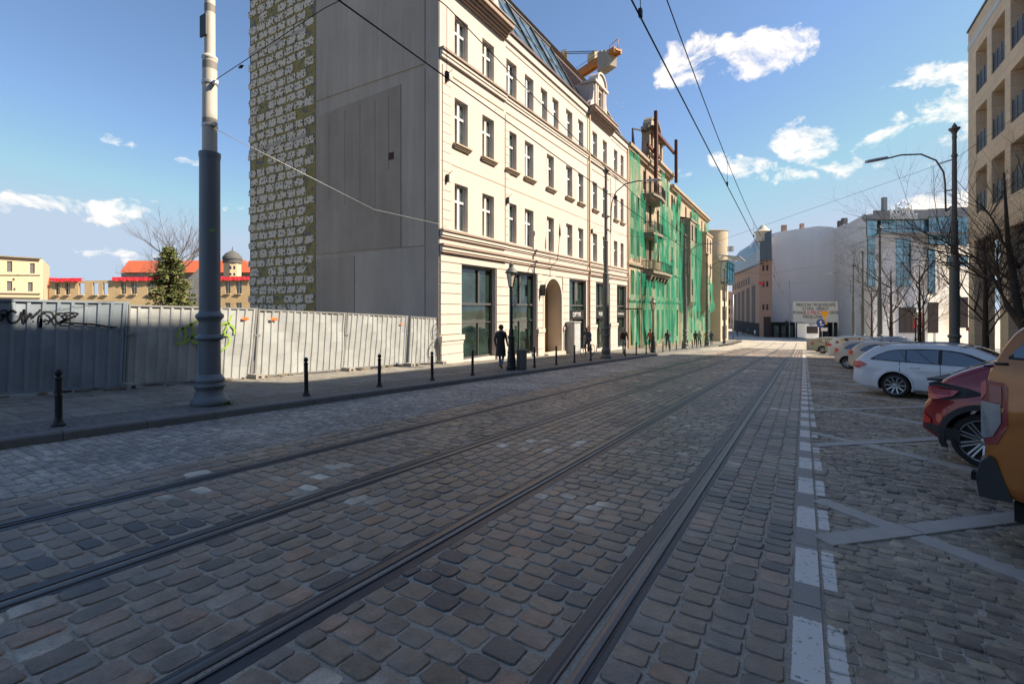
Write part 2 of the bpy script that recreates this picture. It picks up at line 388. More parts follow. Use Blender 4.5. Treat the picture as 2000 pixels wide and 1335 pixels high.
m_small = stone_mat('small_sett_granite', [(c[0]*1.22, c[1]*1.1, c[2]*.98) for c in [(0.192, 0.198, 0.205), (0.25, 0.253, 0.256), (0.307, 0.307, 0.305), (0.384, 0.378, 0.365)]], [1, 1.6, 1.5, 1], rough=.6)
m_cob = stone_mat('cobble_stone', [(c[0]*1.6, c[1]*1.42, c[2]*1.2) for c in [(0.109, 0.0973, 0.087), (0.16, 0.141, 0.123), (0.211, 0.186, 0.156), (0.186, 0.177, 0.166), (0.282, 0.243, 0.198)]], [1, 1.5, 1.4, 1, .8], rough=.62, bumpd=.005)
# road paint lies on the granite band and on the first cobbles beside it
def paint(nt, src):
    g = nt.nodes.new('ShaderNodeNewGeometry'); sx = nt.nodes.new('ShaderNodeSeparateXYZ'); nt.links.new(g.outputs['Position'], sx.inputs[0])
    fr = math_(nt, 'FRACT', math_(nt, 'MULTIPLY_ADD', sx.outputs[1], 1/1.105, 10-2.75/1.105))
    nz = nt.nodes.new('ShaderNodeTexNoise'); nz.inputs['Scale'].default_value = 22; nz.inputs['Detail'].default_value = 6; nz.inputs['Roughness'].default_value = .75; nt.links.new(g.outputs['Position'], nz.inputs['Vector'])
    e = math_(nt, 'MULTIPLY_ADD', nz.outputs[0], .12, -.06)
    dash = math_(nt, 'LESS_THAN', math_(nt, 'ADD', fr, e), .57)
    xin = math_(nt, 'MULTIPLY', math_(nt, 'LESS_THAN', math_(nt, 'MULTIPLY_ADD', e, .3, sx.outputs[0]), .195), math_(nt, 'GREATER_THAN', math_(nt, 'MULTIPLY_ADD', e, .3, sx.outputs[0]), -.055))
    lim = math_(nt, 'MULTIPLY', math_(nt, 'LESS_THAN', sx.outputs[1], 46.0), math_(nt, 'GREATER_THAN', sx.outputs[1], -5.0))
    wear = math_(nt, 'LESS_THAN', nz.outputs[0], .6)
    f = math_(nt, 'MULTIPLY', math_(nt, 'MULTIPLY', dash, xin), math_(nt, 'MULTIPLY', lim, wear))
    return mixc(nt, math_(nt, 'MULTIPLY', f, .9), src, (.74, .70, .64))
recolor(m_cob, paint)
RAILX = [-5.57, -4.085, -2.49, -1.005]
YN = -1.5
big = []
big += cols_along(-6.26, -5.70, YN, 62, 3, .23)
big += rows_across(-5.44, -4.215, YN, 62, .235, .155, .2)
big += cols_along(-3.955, -2.62, YN, 62, 8, .235, .2)
big += rows_across(-2.36, -1.135, YN, 62, .20, .165, .22)
big += cols_along(-.875, -.075, YN, 62, 4, .175)
split('sett', big, PR, m_sett, road, 'setts', 300, far=16, farprotos=PRL, smooth=False)
lane = rows_across(-8.74, -6.31, YN+1, 50, .15, .105, .2, gap=.012)
split('small_sett', lane, PRL, m_small, road, 'small_setts', 300, smooth=False)
def in_strip(x, y):
    for yo in range(-1, 12):
        for (ya, sl) in ((5.93+4.0*yo, -.84), (4.72+4.02*yo, 1.06)):
            if ya > 40: continue
            if abs(y-ya-sl*(x-.1))/math.hypot(1, sl) < .125: return True
    return False
cob = []
j = 0; y = YN
while y < 46:
    h = .098*random.uniform(.85, 1.18); x = .108
    while x < 5.08:
        ww = .125*random.uniform(.75, 1.3); a = x; b = min(x+ww, 5.1)
        yy = y+h/2+.10*abs(math.sin(math.pi*(a+.2)/1.25))+random.gauss(0, .008)
        if b-a > .05 and not in_strip((a+b)/2, yy): cob.append(((a+b)/2, yy, b-a-.008, h-.004, random.gauss(0, .09)+.12*math.cos(math.pi*(a+.2)/1.25), random.gauss(0, .005)))
        x += ww
    y += h
split('cobble', cob, PRL, m_cob, road, 'cobbles', 300, smooth=False)
# diagonal granite strips marking the parking bays
m_gran = mat('pale_granite', (.40, .37, .33), .65, noise=[(1.2, .15), (150, .35), (8, .15)], bump=(120, .5, .003), coord='World')
slab_me = []
def slabs(name, pts, w, m, parent, step=1.0, z=.006, th=.06, gap=.008):
    p, q = Vector(pts[0]), Vector(pts[1]); L = (q-p).length; n = max(1, int(L/step)); d = (q-p)/n
    for i in range(n):
        a = p+d*i; c = a+d/2; dn = d.normalized(); nx = Vector((dn.y, -dn.x))
        b = M(); hl = d.length/2-gap
        cs = [a+dn*gap-nx*w/2, a+dn*gap+nx*w/2, a+d-dn*gap+nx*w/2, a+d-dn*gap-nx*w/2]
        j_ = random.uniform(-.002, .002)
        vs = [(t.x, t.y, gz(t.y)+z-th+j_) for t in cs]+[(t.x, t.y, gz(t.y)+z+j_) for t in cs]
        b.add(vs, [(0,1,2,3),(4,7,6,5),(0,4,5,1),(1,5,6,2),(2,6,7,3),(3,7,4,0)]); b.build(name, m, parent)
for yo in range(-1, 9):
    for (ya, sl) in ((5.93+4.0*yo, -.84), (4.72+4.02*yo, 1.06)):
        x1 = 5.0
        slabs('granite_strip', [(.125, ya+sl*.02), (x1, ya+sl*(x1-.1))], .2, m_gran, road, .9, z=.004 if sl < 0 else .0075)
# the granite band with its broken white line
m_band = mat('band_granite', (.30, .28, .25), .7, noise=[(1.5, .15), (140, .4)], bump=(100, .5, .003), coord='World')
recolor(m_band, paint)
slabs('band_slab', [(.016, YN), (.016, 46)], .15, m_band, road, 1.0, z=.003)
# beyond the pieces one can tell apart: paving that the material carries
def far_pave(name, cols, scale, bumpd):
    m = bpy.data.materials.new(name); m.use_nodes = True; nt = m.node_tree; b = nt.nodes['Principled BSDF']
    g = nt.nodes.new('ShaderNodeNewGeometry'); mp_ = nt.nodes.new('ShaderNodeMapping'); mp_.inputs['Scale'].default_value = (1, 1.3, 0); nt.links.new(g.outputs['Position'], mp_.inputs[0])
    vo = nt.nodes.new('ShaderNodeTexVoronoi'); vo.inputs['Scale'].default_value = scale; vo.inputs['Randomness'].default_value = .5; nt.links.new(mp_.outputs[0], vo.inputs['Vector'])
    cr = nt.nodes.new('ShaderNodeValToRGB'); cr.color_ramp.elements[0].color = (*cols[0], 1); cr.color_ramp.elements[1].color = (*cols[1], 1)
    sx = nt.nodes.new('ShaderNodeSeparateColor'); nt.links.new(vo.outputs['Color'], sx.inputs[0]); nt.links.new(sx.outputs[0], cr.inputs[0])
    nz = nt.nodes.new('ShaderNodeTexNoise'); nz.inputs['Scale'].default_value = .35; nz.inputs['Detail'].default_value = 5; nt.links.new(g.outputs['Position'], nz.inputs['Vector'])
    hs = nt.nodes.new('ShaderNodeHueSaturation'); nt.links.new(cr.outputs[0], hs.inputs['Color']); nt.links.new(math_(nt, 'MULTIPLY_ADD', nz.outputs[0], 1.1, .45), hs.inputs['Value']); nt.links.new(hs.outputs[0], b.inputs['Base Color'])
    b.inputs['Roughness'].default_value = .75
    return m
m_farp = far_pave('far_setts', (.06, .054, .048), 5.5, .01) if False else far_pave('far_setts', [(.26, .23, .19), (.52, .465, .39)], 5.5, .01)
sheet('far_setts', -6.31, -.07, [61.5, 75, 90, 110, 130, 180, 260], -.004, m_farp, road, kind='stuff')
sheet('far_small_setts', -8.75, -6.31, [49.8, 75, 90, 110, 130], -.004, m_farp, road, kind='stuff')
sheet('far_cobbles', .1, 5.1, [45.8, 75, 90, 110], -.004, m_farp, road, kind='stuff')
m_square = far_pave('square_paving', [(.4, .35, .29), (.6, .53, .45)], 2.2, .01)
b = M()
ys = [90, 98, 110, 130, 180, 260, 420]
for y in ys: b.v += [(-8.9-(y-90)*1.6, y, gz(y)+.012), (160, y, gz(y)+.012)]
for i in range(len(ys)-1): b.f.append([2*i, 2*i+1, 2*i+3, 2*i+2]); b.mi.append(0); b.sm.append(False)
b.build('square', m_square, kind='structure')
# kerbs and pavements
m_kerb = mat('kerb_granite', (.15, .15, .148), .75, noise=[(1.5, .2), (130, .35), (6, .2)], bump=(90, .5, .004), coord='World')
m_slab = stone_mat('paving_concrete', [(.17, .155, .135), (.2, .185, .16), (.235, .215, .185), (.19, .18, .165)], [1, 1.5, 1, 1], rough=.85, speck=.12, bumpd=.002)
m_mos = far_pave('mosaic_paving', [(.07, .068, .065), (.16, .155, .145)], 16, .004)
pav = sheet('pavement', -13.4, -8.92, YS[:6], .088, m_bed); pav['label'] = 'concrete slab pavement along the sheet fence'
kerbl = M(); y = YN
while y < 62:
    l = 1.0; b = M()
    x0 = lambda yy: -8.92+.0*yy
    vs = []
    for yy in (y+.005, y+l-.005):
        for (x, z) in ((-8.94, -.1), (-8.75, -.1), (-8.755, .10), (-8.785, .125), (-8.94, .125)): vs.append((x, yy, gz(yy)+z+.0))
    b.add(vs, [(0,1,6,5),(1,2,7,6),(2,3,8,7),(3,4,9,8),(4,0,5,9),(4,3,2,1,0),(5,6,7,8,9)]); b.build('kerbstone', m_kerb, pav); y += l
sl = []
y = -1.0
while y < 45:
    for i in range(7):
        sl.append((-13.15+.5*i, y+.25, .492, .492, random.gauss(0, .003), random.gauss(0, .0015)))
    y += .5
split('paving_slab', sl, FLAT, m_slab, pav, 'paving_slabs', 300, dz=.115, smooth=False)
sheet('mosaic_strip', -9.9, -8.94, YS[:6], .118, m_mos, pav, kind='stuff')
sheet('far_paving', -13.4, -9.9, [45, 75, 90, 100], .116, m_slab, pav, kind='stuff')
pavr = sheet('right_pavement', 5.1, 60, YS[:6], .118, m_slab)
b = M(); b.box(5.04, 5.18, -20, 30, -.1, .125, slope=True); b.box(5.04, 5.18, 30.005, 75, -.1, .125, slope=True); b.build('right_kerb', m_kerb, pavr)
# land behind the fence
m_lot = mat('lot_rubble', (.2, .17, .13), .95, noise=[(.3, .3), (4, .35), (25, .3)], bump=(8, .8, .08), coord='World')
b = M(); b.v = []
sheet('waste_ground', -200, -13.4, [-60, -30, 0, 15.7], .02, m_lot)
# tram rails ---------------------------------------------------------------
m_steel = mat('rail_steel', (.115, .118, .125), .42, .8, noise=[(2, .15), (40, .15)], bump=(60, .2, .001), coord='World')
m_groove = mat('rail_groove', (.022, .02, .018), .9, noise=[(8, .4)], coord='World')
m_bit = mat('rail_bitumen', (.035, .04, .05), .5, noise=[(3, .25), (30, .3)], bump=(30, .5, .003), coord='World')
m_rust = mat('rail_side', (.06, .045, .035), .8, noise=[(10, .3)], coord='World')
RL = ['polished steel tram rail nearest the dashed white line and parked cars', 'steel tram rail second from the parked cars, third from the kerb',
      'steel tram rail second from the left kerb, beside the light-grey sett strip', 'steel tram rail nearest the left kerb and the small setts']
for k, X in enumerate(RAILX[::-1]):
    e = empty('tram_rail', (X, 0, 0), RL[k], 'tram rail', 'tram rails in the cobbles')
    ysr = [-3, 75, 110]
    sgn = -1 if X in (RAILX[0], RAILX[2]) else 1       # running head is on the outer side
    def strip(name, prof, m):
        b = M(); n = len(prof)
        for y in ysr:
            dx = 0
            for (x, z) in prof: b.v.append((X+sgn*x, y, gz(y)+z))
        for i in range(len(ysr)-1):
            for q in range(n-1):
                f = [i*n+q, i*n+q+1, (i+1)*n+q+1, (i+1)*n+q]; b.f.append(f if sgn > 0 else f[::-1]); b.mi.append(0); b.sm.append(False)
        o = b.build(name, m, e); return o
    strip('rail_head', [(.022, -.045), (.022, -.002), (.027, .003), (.052, .0055), (.078, .003), (.083, -.004), (.083, -.03)], m_steel)
    strip('rail_groove', [(-.022, -.036), (.022, -.036)], m_groove)
    strip('rail_lip', [(-.04, -.02), (-.04, -.001), (-.036, .002), (-.026, .002), (-.022, -.001), (-.022, -.04)], m_steel)
    strip('joint_filling', [(.083, -.012), (.1, -.006), (.128, -.008), (.133, -.03)], m_bit)
    strip('joint_filling', [(-.133, -.03), (-.128, -.008), (-.06, -.006), (-.04, -.01)], m_bit)
    fix(e)
# weeds at the foot of the pole, cigarette stub omitted
# ------------------------------------------------------------------ white corner building on the left
m_stucco = mat('white_stucco', (.60, .52, .465), .9, noise=[(.35, .07), (6, .04), (1.5, .09, (1, 1, .12))], bump=(70, .25, .004), coord='World')
m_trim = mat('brown_trim', (.32, .23, .18), .7, noise=[(3, .2), (1, .1)], coord='World')
m_sill = mat('stucco_sill', (.42, .33, .25), .85, noise=[(3, .15)], coord='World')
m_wframe = mat('white_window_frame', (.75, .75, .73), .5, coord='World')
def glass_mat(name, col, rough=.03, ior=1.6, wob=.0, curtain=None):
    m = mat(name, col, rough, spec=1.0); b = m.node_tree.nodes['Principled BSDF']; b.inputs['IOR'].default_value = ior
    nt = m.node_tree; g = nt.nodes.new('ShaderNodeNewGeometry'); nz = nt.nodes.new('ShaderNodeTexNoise'); nz.inputs['Scale'].default_value = .8; nt.links.new(g.outputs['Position'], nz.inputs['Vector'])
    bp = nt.nodes.new('ShaderNodeBump'); bp.inputs['Strength'].default_value = .25; bp.inputs['Distance'].default_value = .02+wob; nt.links.new(nz.outputs[0], bp.inputs['Height']); nt.links.new(bp.outputs[0], b.inputs['Normal'])
    n2 = nt.nodes.new('ShaderNodeTexNoise'); n2.inputs['Scale'].default_value = 1.6; n2.inputs['Detail'].default_value = 3; nt.links.new(g.outputs['Position'], n2.inputs['Vector'])
    hs = nt.nodes.new('ShaderNodeHueSaturation'); hs.inputs['Color'].default_value = (*col, 1); nt.links.new(math_(nt, 'MULTIPLY_ADD', n2.outputs[0], 3.0, -.5), hs.inputs['Value']); nt.links.new(hs.outputs[0], b.inputs['Base Color'])
    return m
m_glass = glass_mat('window_glass', (.055, .075, .075))
m_shop = glass_mat('shop_glass', (.018, .035, .028))
m_roofglass = glass_mat('roof_glass', (.10, .16, .2), ior=1.9)
m_bluegl = glass_mat('blue_glass', (.05, .24, .34), ior=1.9, wob=.01)
m_dframe = mat('dark_frame', (.05, .055, .055), .45, coord='World')
m_seam = mat('seamed_roof_metal', (.13, .09, .085), .5, .3, noise=[(2, .2)], coord='World')
XF = -13.1
def wall_x(b, X, y0, y1, z0, z1, holes, mi=0, side=1, slope0=False, depth=.3, mir=None):
    """wall in the plane X, facing +X (side=1), with rectangular openings (ya, yb, za, zb) and reveals going inwards"""
    ys = sorted({y0, y1, *[h[0] for h in holes], *[h[1] for h in holes]}); zs = sorted({z0, z1, *[h[2] for h in holes], *[h[3] for h in holes]})
    for i in range(len(ys)-1):
        run = None
        for j in range(len(zs)-1):
            yc, zc = (ys[i]+ys[i+1])/2, (zs[j]+zs[j+1])/2
            inside = any(h[0] < yc < h[1] and h[2] < zc < h[3] for h in holes)
            if not inside:
                f = [(X, ys[i], zs[j]), (X, ys[i+1], zs[j]), (X, ys[i+1], zs[j+1]), (X, ys[i], zs[j+1])]
                b.add(f, [(0, 1, 2, 3)] if side > 0 else [(3, 2, 1, 0)], mi)
    D = -depth*side; mr = mi if mir is None else mir
    for (a, c, e, g) in holes:
        b.add([(X,a,e),(X+D,a,e),(X+D,a,g),(X,a,g)], [(0,1,2,3)], mr); b.add([(X,c,e),(X+D,c,e),(X+D,c,g),(X,c,g)], [(3,2,1,0)], mr)
        b.add([(X,a,e),(X+D,a,e),(X+D,c,e),(X,c,e)], [(3,2,1,0)], mr); b.add([(X,a,g),(X+D,a,g),(X+D,c,g),(X,c,g)], [(0,1,2,3)], mr)
B = empty('apartment_building', (XF, 28, gz(28)), 'four storey white stuccoed house with shops below and glazed mansard roof', 'building')
COLS = [(16.81,17.79),(18.94,19.96),(21.11,22.15),(23.03,24.03),(28.39,29.4),(30.33,31.26),(32.92,33.88),(35.0,35.95),(37.54,38.42),(39.2,40.0)]
top = COLS[:4]+[(24.9,25.75),(26.43,27.29)]+COLS[4:]
low = COLS[:4]+[(25.68,26.64)]+COLS[4:]
wins = [(a, c, 12.80, 14.62) for a, c in top]+[(a, c, 8.94, 10.97) for a, c in low]+[(a, c, 5.16, 7.22) for a, c in low]
SHOPS = [(17.29,20.1,-.62,3.68),(21.36,24.39,-.8,3.68),(28.83,31.77,-1.1,3.66),(33.52,36.47,-1.3,3.66),(38.17,40.75,-1.5,3.66)]
ARCH = (25.3, 27.6, -1.0, 3.1)
b = M()
wall_x(b, XF, 15.8, 41.0, 4.2, 15.95, wins, depth=.32)
b2 = M()
arch_top = 2.35; R_ = (ARCH[1]-ARCH[0])/2; yc = (ARCH[0]+ARCH[1])/2
gh = [(a, c, e, g) for a, c, e, g in SHOPS]
wall_x(b, XF, 15.8, 41.0, -2.3, 4.2, gh+[(ARCH[0], ARCH[1], -2.0, arch_top+R_)], depth=.34)
# arch head filled in above the round opening
n = 16; pts = [(yc-R_*math.cos(math.pi*i/n), arch_top+R_*math.sin(math.pi*i/n)) for i in range(n+1)]
for i in range(n):
    (ya, za), (yb, zb) = pts[i], pts[i+1]
    b.add([(XF-.0, ya, za), (XF, yb, zb), (XF, yb, arch_top+R_), (XF, ya, arch_top+R_)], [(0,1,2,3)])
    b.add([(XF, ya, za), (XF, yb, zb), (XF-.9, yb, zb), (XF-.9, ya, za)], [(0,3,2,1)])
ya_, yb_ = ARCH[0]+.004, ARCH[1]-.004
b.add([(XF-.002,ya_,-2),(XF-.9,ya_,-2),(XF-.9,ya_,arch_top),(XF-.002,ya_,arch_top)], [(0,1,2,3)])
b.add([(XF-.002,yb_,-2),(XF-.9,yb_,-2),(XF-.9,yb_,arch_top),(XF-.002,yb_,arch_top)], [(3,2,1,0)])
# slight projection of end bays, pilaster strips
wl = b.build('facade_wall', m_stucco, B)
b = M()
b.box(XF-.5, XF+.09, 15.8, 15.95, 4.9, 15.4)
for (ya, yb) in ((15.98, 16.5), (21.0, 21.0)):
    pass
# end-bay quoins: real courses standing 3 cm proud
def quoins(y0, y1, z0, z1, pitch=.41):
    b = M(); z = z0
    while z+pitch < z1:
        b.box(XF-.05, XF+.035, y0, y1, z+.012, z+pitch-.012); z += pitch
    b.build('quoins', m_stucco, B)
quoins(15.96, 16.55, 5.1, 12.1); quoins(20.98, 21.0+.36, 5.1, 11.7); quoins(32.2, 32.7, 5.1, 12.1); quoins(36.7, 37.1, 5.1, 12.1)
# rusticated ground-floor piers
piers = [(15.82, 17.25), (20.14, 21.32), (24.43, 25.1), (27.85, 28.79), (32.15, 33.48), (36.52, 38.13)]
for (ya, yb) in piers:
    b = M()
    for (z0, z1) in ((3.28, 3.68), (2.82, 3.25), (2.38, 2.79), (1.92, 2.35), (1.48, 1.89), (1.06, 1.45), (.62, 1.03)):
        b.box(XF-.05, XF+.05, ya, yb, z0, z1)
    zb = gz((ya+yb)/2)+.05
    top_ = .55
    b.box(XF-.1, XF+.16, ya-.06, yb+.1, .34, .56); b.box(XF-.1, XF+.12, ya-.03, yb+.06, .18, .335)
    b.box(XF-.1, XF+.10, ya-.02, yb+.05, zb+.48, .175); b.box(XF-.1, XF+.11, ya-.02, yb+.05, zb-.3, zb+.455)
    b.build('rusticated_pier', m_stucco, B)
b = M()
b.box(XF-.1, XF+.05, 15.82, 41.0, 3.72, 4.09)          # frieze
b.build('frieze', m_stucco, B)
b = M()
for (z0, z1, pr) in ((12.60, 12.70, .17), (4.98, 5.06, .16), (4.36, 4.46, .17), (4.09, 4.13, .11)):
    for (ya, yb, e) in ((15.78, 20.95, .06), (20.955, 32.0, 0), (32.2, 36.6, .05), (36.605, 41.02, 0)):
        b = M(); b.box(XF-.1, XF+pr+e, ya, yb, z0, z1); b.build('string_course_capping', m_trim, B)
b = M()
for (z0, z1, pr) in ((12.44, 12.595, .10), (12.30, 12.42, .06), (4.82, 4.975, .10), (4.74, 4.80, .05), (4.20, 4.355, .10), (4.13, 4.195, .05)):
    for (ya, yb, e) in ((15.8, 20.95, .06), (20.955, 32.0, 0), (32.2, 36.6, .05), (36.605, 41.0, 0)):
        b = M(); b.box(XF-.1, XF+pr+e, ya, yb, z0, z1); b.build('string_course', m_stucco, B)
b = M()
for (ya, yb, z) in ((16.7, 20.85, 11.78), (21.1, 31.9, 11.78), (32.6, 36.5, 11.78), (21.05, 31.9, 15.15), (36.8, 41, 15.15), (15.9, 41, 7.95)):
    b = M(); b.box(XF-.01, XF+(.028 if z > 9 else .012), ya, yb, z, z+.045); b.build('panel_line', m_sill, B)
# heavy profiled cornices over the end bays, gutter between
b = M()
for (ya, yb) in ((15.7, 20.93), (32.0, 36.85)):
    b = M()
    for (z0, z1, pr) in ((15.42, 15.5, .14), (15.5, 15.62, .24), (15.62, 15.74, .34), (15.74, 15.80, .50), (15.80, 16.02, .60), (16.02, 16.08, .66)):
        b.box(XF-.3, XF+pr, ya, yb, z0, z1)
    b.build('cornice', m_trim, B)
b = M()
for (ya, yb) in ((20.94, 31.99), (36.86, 41.0)):
    b = M(); b.box(XF-.3, XF+.10, ya, yb, 15.5, 15.9); b.build('eaves_board', m_stucco, B)
b = M()
for (ya, yb) in ((20.94, 31.99), (36.86, 41.05)): b = M(); b.box(XF-.3, XF+.2, ya, yb, 15.905, 16.05); b.build('gutter', m_seam, B)
m_pipe = mat('tan_downpipe', (.45, .3, .2), .6, coord='World')
b = M(); b.tube([(XF+.14, 32.09, 15.8), (XF+.14, 32.09, 4.6), (XF+.2, 32.09, 4.3), (XF+.13, 32.09, 4.0), (XF+.13, 32.09, gz(32)+.15)], .06, 8)
b.build('downpipe', m_pipe, B); b = M(); b.tube([(XF+.1, 40.95, 15.6), (XF+.1, 40.95, gz(41)+.15)], .06, 8)
b.build('downpipe', m_pipe, B)
# windows
def window(a, c, e, g, parent, X=XF-.26, transom=.64, fr=m_wframe, gl=m_glass, sill=False, w=.07):
    f = M(); f.box(X-.02, X+.05, a, a+w, e, g); f.box(X-.02, X+.05, c-w, c, e, g); f.box(X-.02, X+.05, a+w, c-w, e, e+w); f.box(X-.02, X+.05, a+w, c-w, g-w, g)
    t = e+(g-e)*transom; f.box(X-.02, X+.075, a+w, c-w, t-.05, t+.05)
    f.box(X-.02, X+.085, (a+c)/2-.07, (a+c)/2+.07, e+w, g-w)
    o = f.build('window', fr, parent)
    p = M(); m_ = (a+c)/2
    for (y0, y1, z0, z1) in ((a+w, m_-.07, e+w, t-.05), (m_+.07, c-w, e+w, t-.05), (a+w, m_-.07, t+.05, g-w), (m_+.07, c-w, t+.05, g-w)):
        p.add([(X, y0, z0), (X, y1, z0), (X, y1, z1), (X, y0, z1)], [(0,1,2,3)])
    p.build('pane', gl, o)
    if sill:
        s_ = M(); s_.box(XF-.1, XF+.2, a-.12, c+.12, e-.07, e-.0); s_.box(XF-.1, XF+.14, a-.10, c+.10, e-.14, e-.073); s_.box(XF-.1, XF+.09, a-.06, c+.06, e-.2, e-.143)
        s_.build('sill', m_sill, o)
    return o
for (a, c, e, g) in wins: window(a, c, e, g, B, sill=(8 < e < 9.5))
# shop fronts
m_shopframe = mat('anthracite_shopfront', (.12, .12, .118), .4, .3, coord='World')
m_sign = mat('sign_black', (.012, .012, .013), .4, coord='World'); m_letter = mat('sign_white', (.8, .8, .8), .6, coord='World')
for k, (a, c, e, g) in enumerate(SHOPS):
    X = XF-.30; zb = gz((a+c)/2)+.12; f = M(); w = .09; m_ = (a+c)/2+(.25 if k == 0 else 0)
    f.box(X-.03, X+.08, a, a+w, zb, g); f.box(X-.03, X+.08, c-w, c, zb, g); f.box(X-.03, X+.1, a+w, c-w, g-.12, g)
    f.box(X-.03, X+.09, a+w, c-w, 1.88, 1.98); f.box(X-.03, X+.07, a+w, c-w, 1.03, 1.08); f.box(X-.03, X+.06, m_-.025, m_+.025, zb+.2, 1.03)
    f.box(X-.03, X+.09, m_-.06, m_+.06, 1.98, g-.12); f.box(X-.05, X+.05, a+w, c-w, zb-.1, zb+.2)
    o = f.build('shop_window', m_shopframe, B)
    for (y0, y1, z0, z1) in ((a+w, m_-.06, 1.98, g-.12), (m_+.06, c-w, 1.98, g-.12), (a+w, c-w, 1.08, 1.88), (a+w, m_-.025, zb+.2, 1.03), (m_+.025, c-w, zb+.2, 1.03)):
        p = M(); p.add([(X, y0, z0), (X, y1, z0), (X, y1, z1), (X, y0, z1)], [(0,1,2,3)]); p.build('pane', m_shop, o)
for (y0, y1, txt, sz) in ((28.95, 31.65, 'OPTYK', .44), (33.6, 36.4, 'POKÓJ', .4), (38.3, 40.7, 'Tom boutique', .28)):
    s_ = M(); s_.box(XF-.2, XF-.08, y0, y1, .98, 1.62); o = s_.build('shop_sign', m_sign, B)
    put_text('lettering', txt, sz, m_letter, (XF-.07, (y0+y1)/2, 1.3), (0, 1, 0), o, sx=1.0)
# the passage door
m_brown = mat('passage_wall', (.3, .2, .06), .8, noise=[(2, .2)], coord='World')
b = M(); b.box(XF-1.0, XF-.9, ARCH[0]-.05, ARCH[1]+.05, -1.6, 3.6); b.build('passage_door', m_brown, B)
b = M(); b.box(XF-.88, XF-.8, ARCH[0]+.02, yc+.3, -1.1, 2.6); b.build('door_leaf', m_brown, B)
b = M()
N_ = 20; pr = [(yc-(R_+.02)*math.cos(math.pi*i/N_), arch_top+(R_+.02)*math.sin(math.pi*i/N_)) for i in range(N_+1)]; po = [(yc-(R_+.2)*math.cos(math.pi*i/N_), arch_top+(R_+.2)*math.sin(math.pi*i/N_)) for i in range(N_+1)]
for i in range(N_):
    vs = [(XF+x, *p) for x in (-.02, .075) for p in (pr[i], pr[i+1], po[i+1], po[i])]
    b.add(vs, [(0,1,2,3),(7,6,5,4),(0,4,5,1),(2,6,7,3)])
b.box(XF-.02, XF+.075, ARCH[0]-.2, ARCH[0]-.02, -.9, arch_top); b.box(XF-.02, XF+.075, ARCH[1]+.02, ARCH[1]+.2, -1.1, arch_top)
b.build('arch_moulding', m_stucco, B)
b = M(); b.box(XF-.3, XF+.35, ARCH[0]-.1, ARCH[1]+.05, -1.3, -.93); b.build('doorstep', mat('worn_step', (.5, .45, .38), .9, noise=[(5, .2)], coord='World'), B)
# mansard roof with glazing
b = M()
def slope_x(z): return XF-.25-(z-16.0)*.53
zr0, zr1 = 16.05, 20.3
b.add([(slope_x(zr0),15.8,zr0),(slope_x(zr0),41,zr0),(slope_x(zr1),41,zr1),(slope_x(zr1),15.8,zr1),(-25.5,15.8,zr1),(-25.5,41,zr1)], [(0,1,2,3),(3,2,5,4)])
for y in np.arange(31.0, 41, .42):
    b.bar((slope_x(zr0)+.03, y, zr0), (slope_x(zr1)+.03, y, zr1), .035, .06)
for y in np.arange(15.9, 31.0, .42):
    b.bar((slope_x(zr0)+.03, y, zr0), (slope_x(16.55)+.03, y, 16.55), .035, .06)
b.add([(slope_x(zr0),41,zr0),(slope_x(zr1),41,zr1),(-25.5,41,zr1),(-25.5,41,12)], [(0,3,2,1)])
b.box(slope_x(zr1)-.4, slope_x(zr1)+.05, 15.8, 41, zr1-.02, zr1+.1)
b.build('roof', m_seam, B)
def onslope(y, z, o=.06): return (slope_x(z)+o, y, z+o*.5)
for (ya, yb) in ((20.3, 22.0), (22.1, 25.0), (25.15, 28.0), (28.15, 31.0)):
    b = M(); b.add([onslope(ya, 16.6), onslope(yb, 16.6), onslope(yb, 20.25), onslope(ya, 20.25)], [(0,1,2,3)])
    o = b.build('roof_glazing', m_roofglass, B)
    b = M(); b.bar(onslope(yb+.06, 16.5, .1), onslope(yb+.06, 20.3, .1), .14, .14); b.bar(onslope((ya+yb)/2, 16.6, .08), onslope((ya+yb)/2, 20.2, .08), .04, .04)
    b.bar(onslope(ya, 18.3, .08), onslope(yb, 18.3, .08), .04, .04)
    b.build('glazing_bar', m_dframe, o)
b = M(); b.tube([onslope(20.3, 20.4, .15), onslope(31.0, 20.4, .15)], .03, 6); b.build('handrail', mat('rail_grey', (.5, .55, .58), .4, .6), B)
b = M(); b.bar((slope_x(16)+.1, 37.2, 16), (slope_x(20.2)+.1, 37.2, 20.2), .25, .2); b.bar((slope_x(16)+.1, 40.7, 16), (slope_x(20.2)+.1, 40.7, 20.2), .3, .25); b.build('verge', m_trim, B)
b = M(); b.add([onslope(37.4, 16.5), onslope(40.5, 16.5), onslope(40.5, 20.0), onslope(37.4, 20.0)], [(0,1,2,3)]); b.build('roof_glazing', m_roofglass, B)
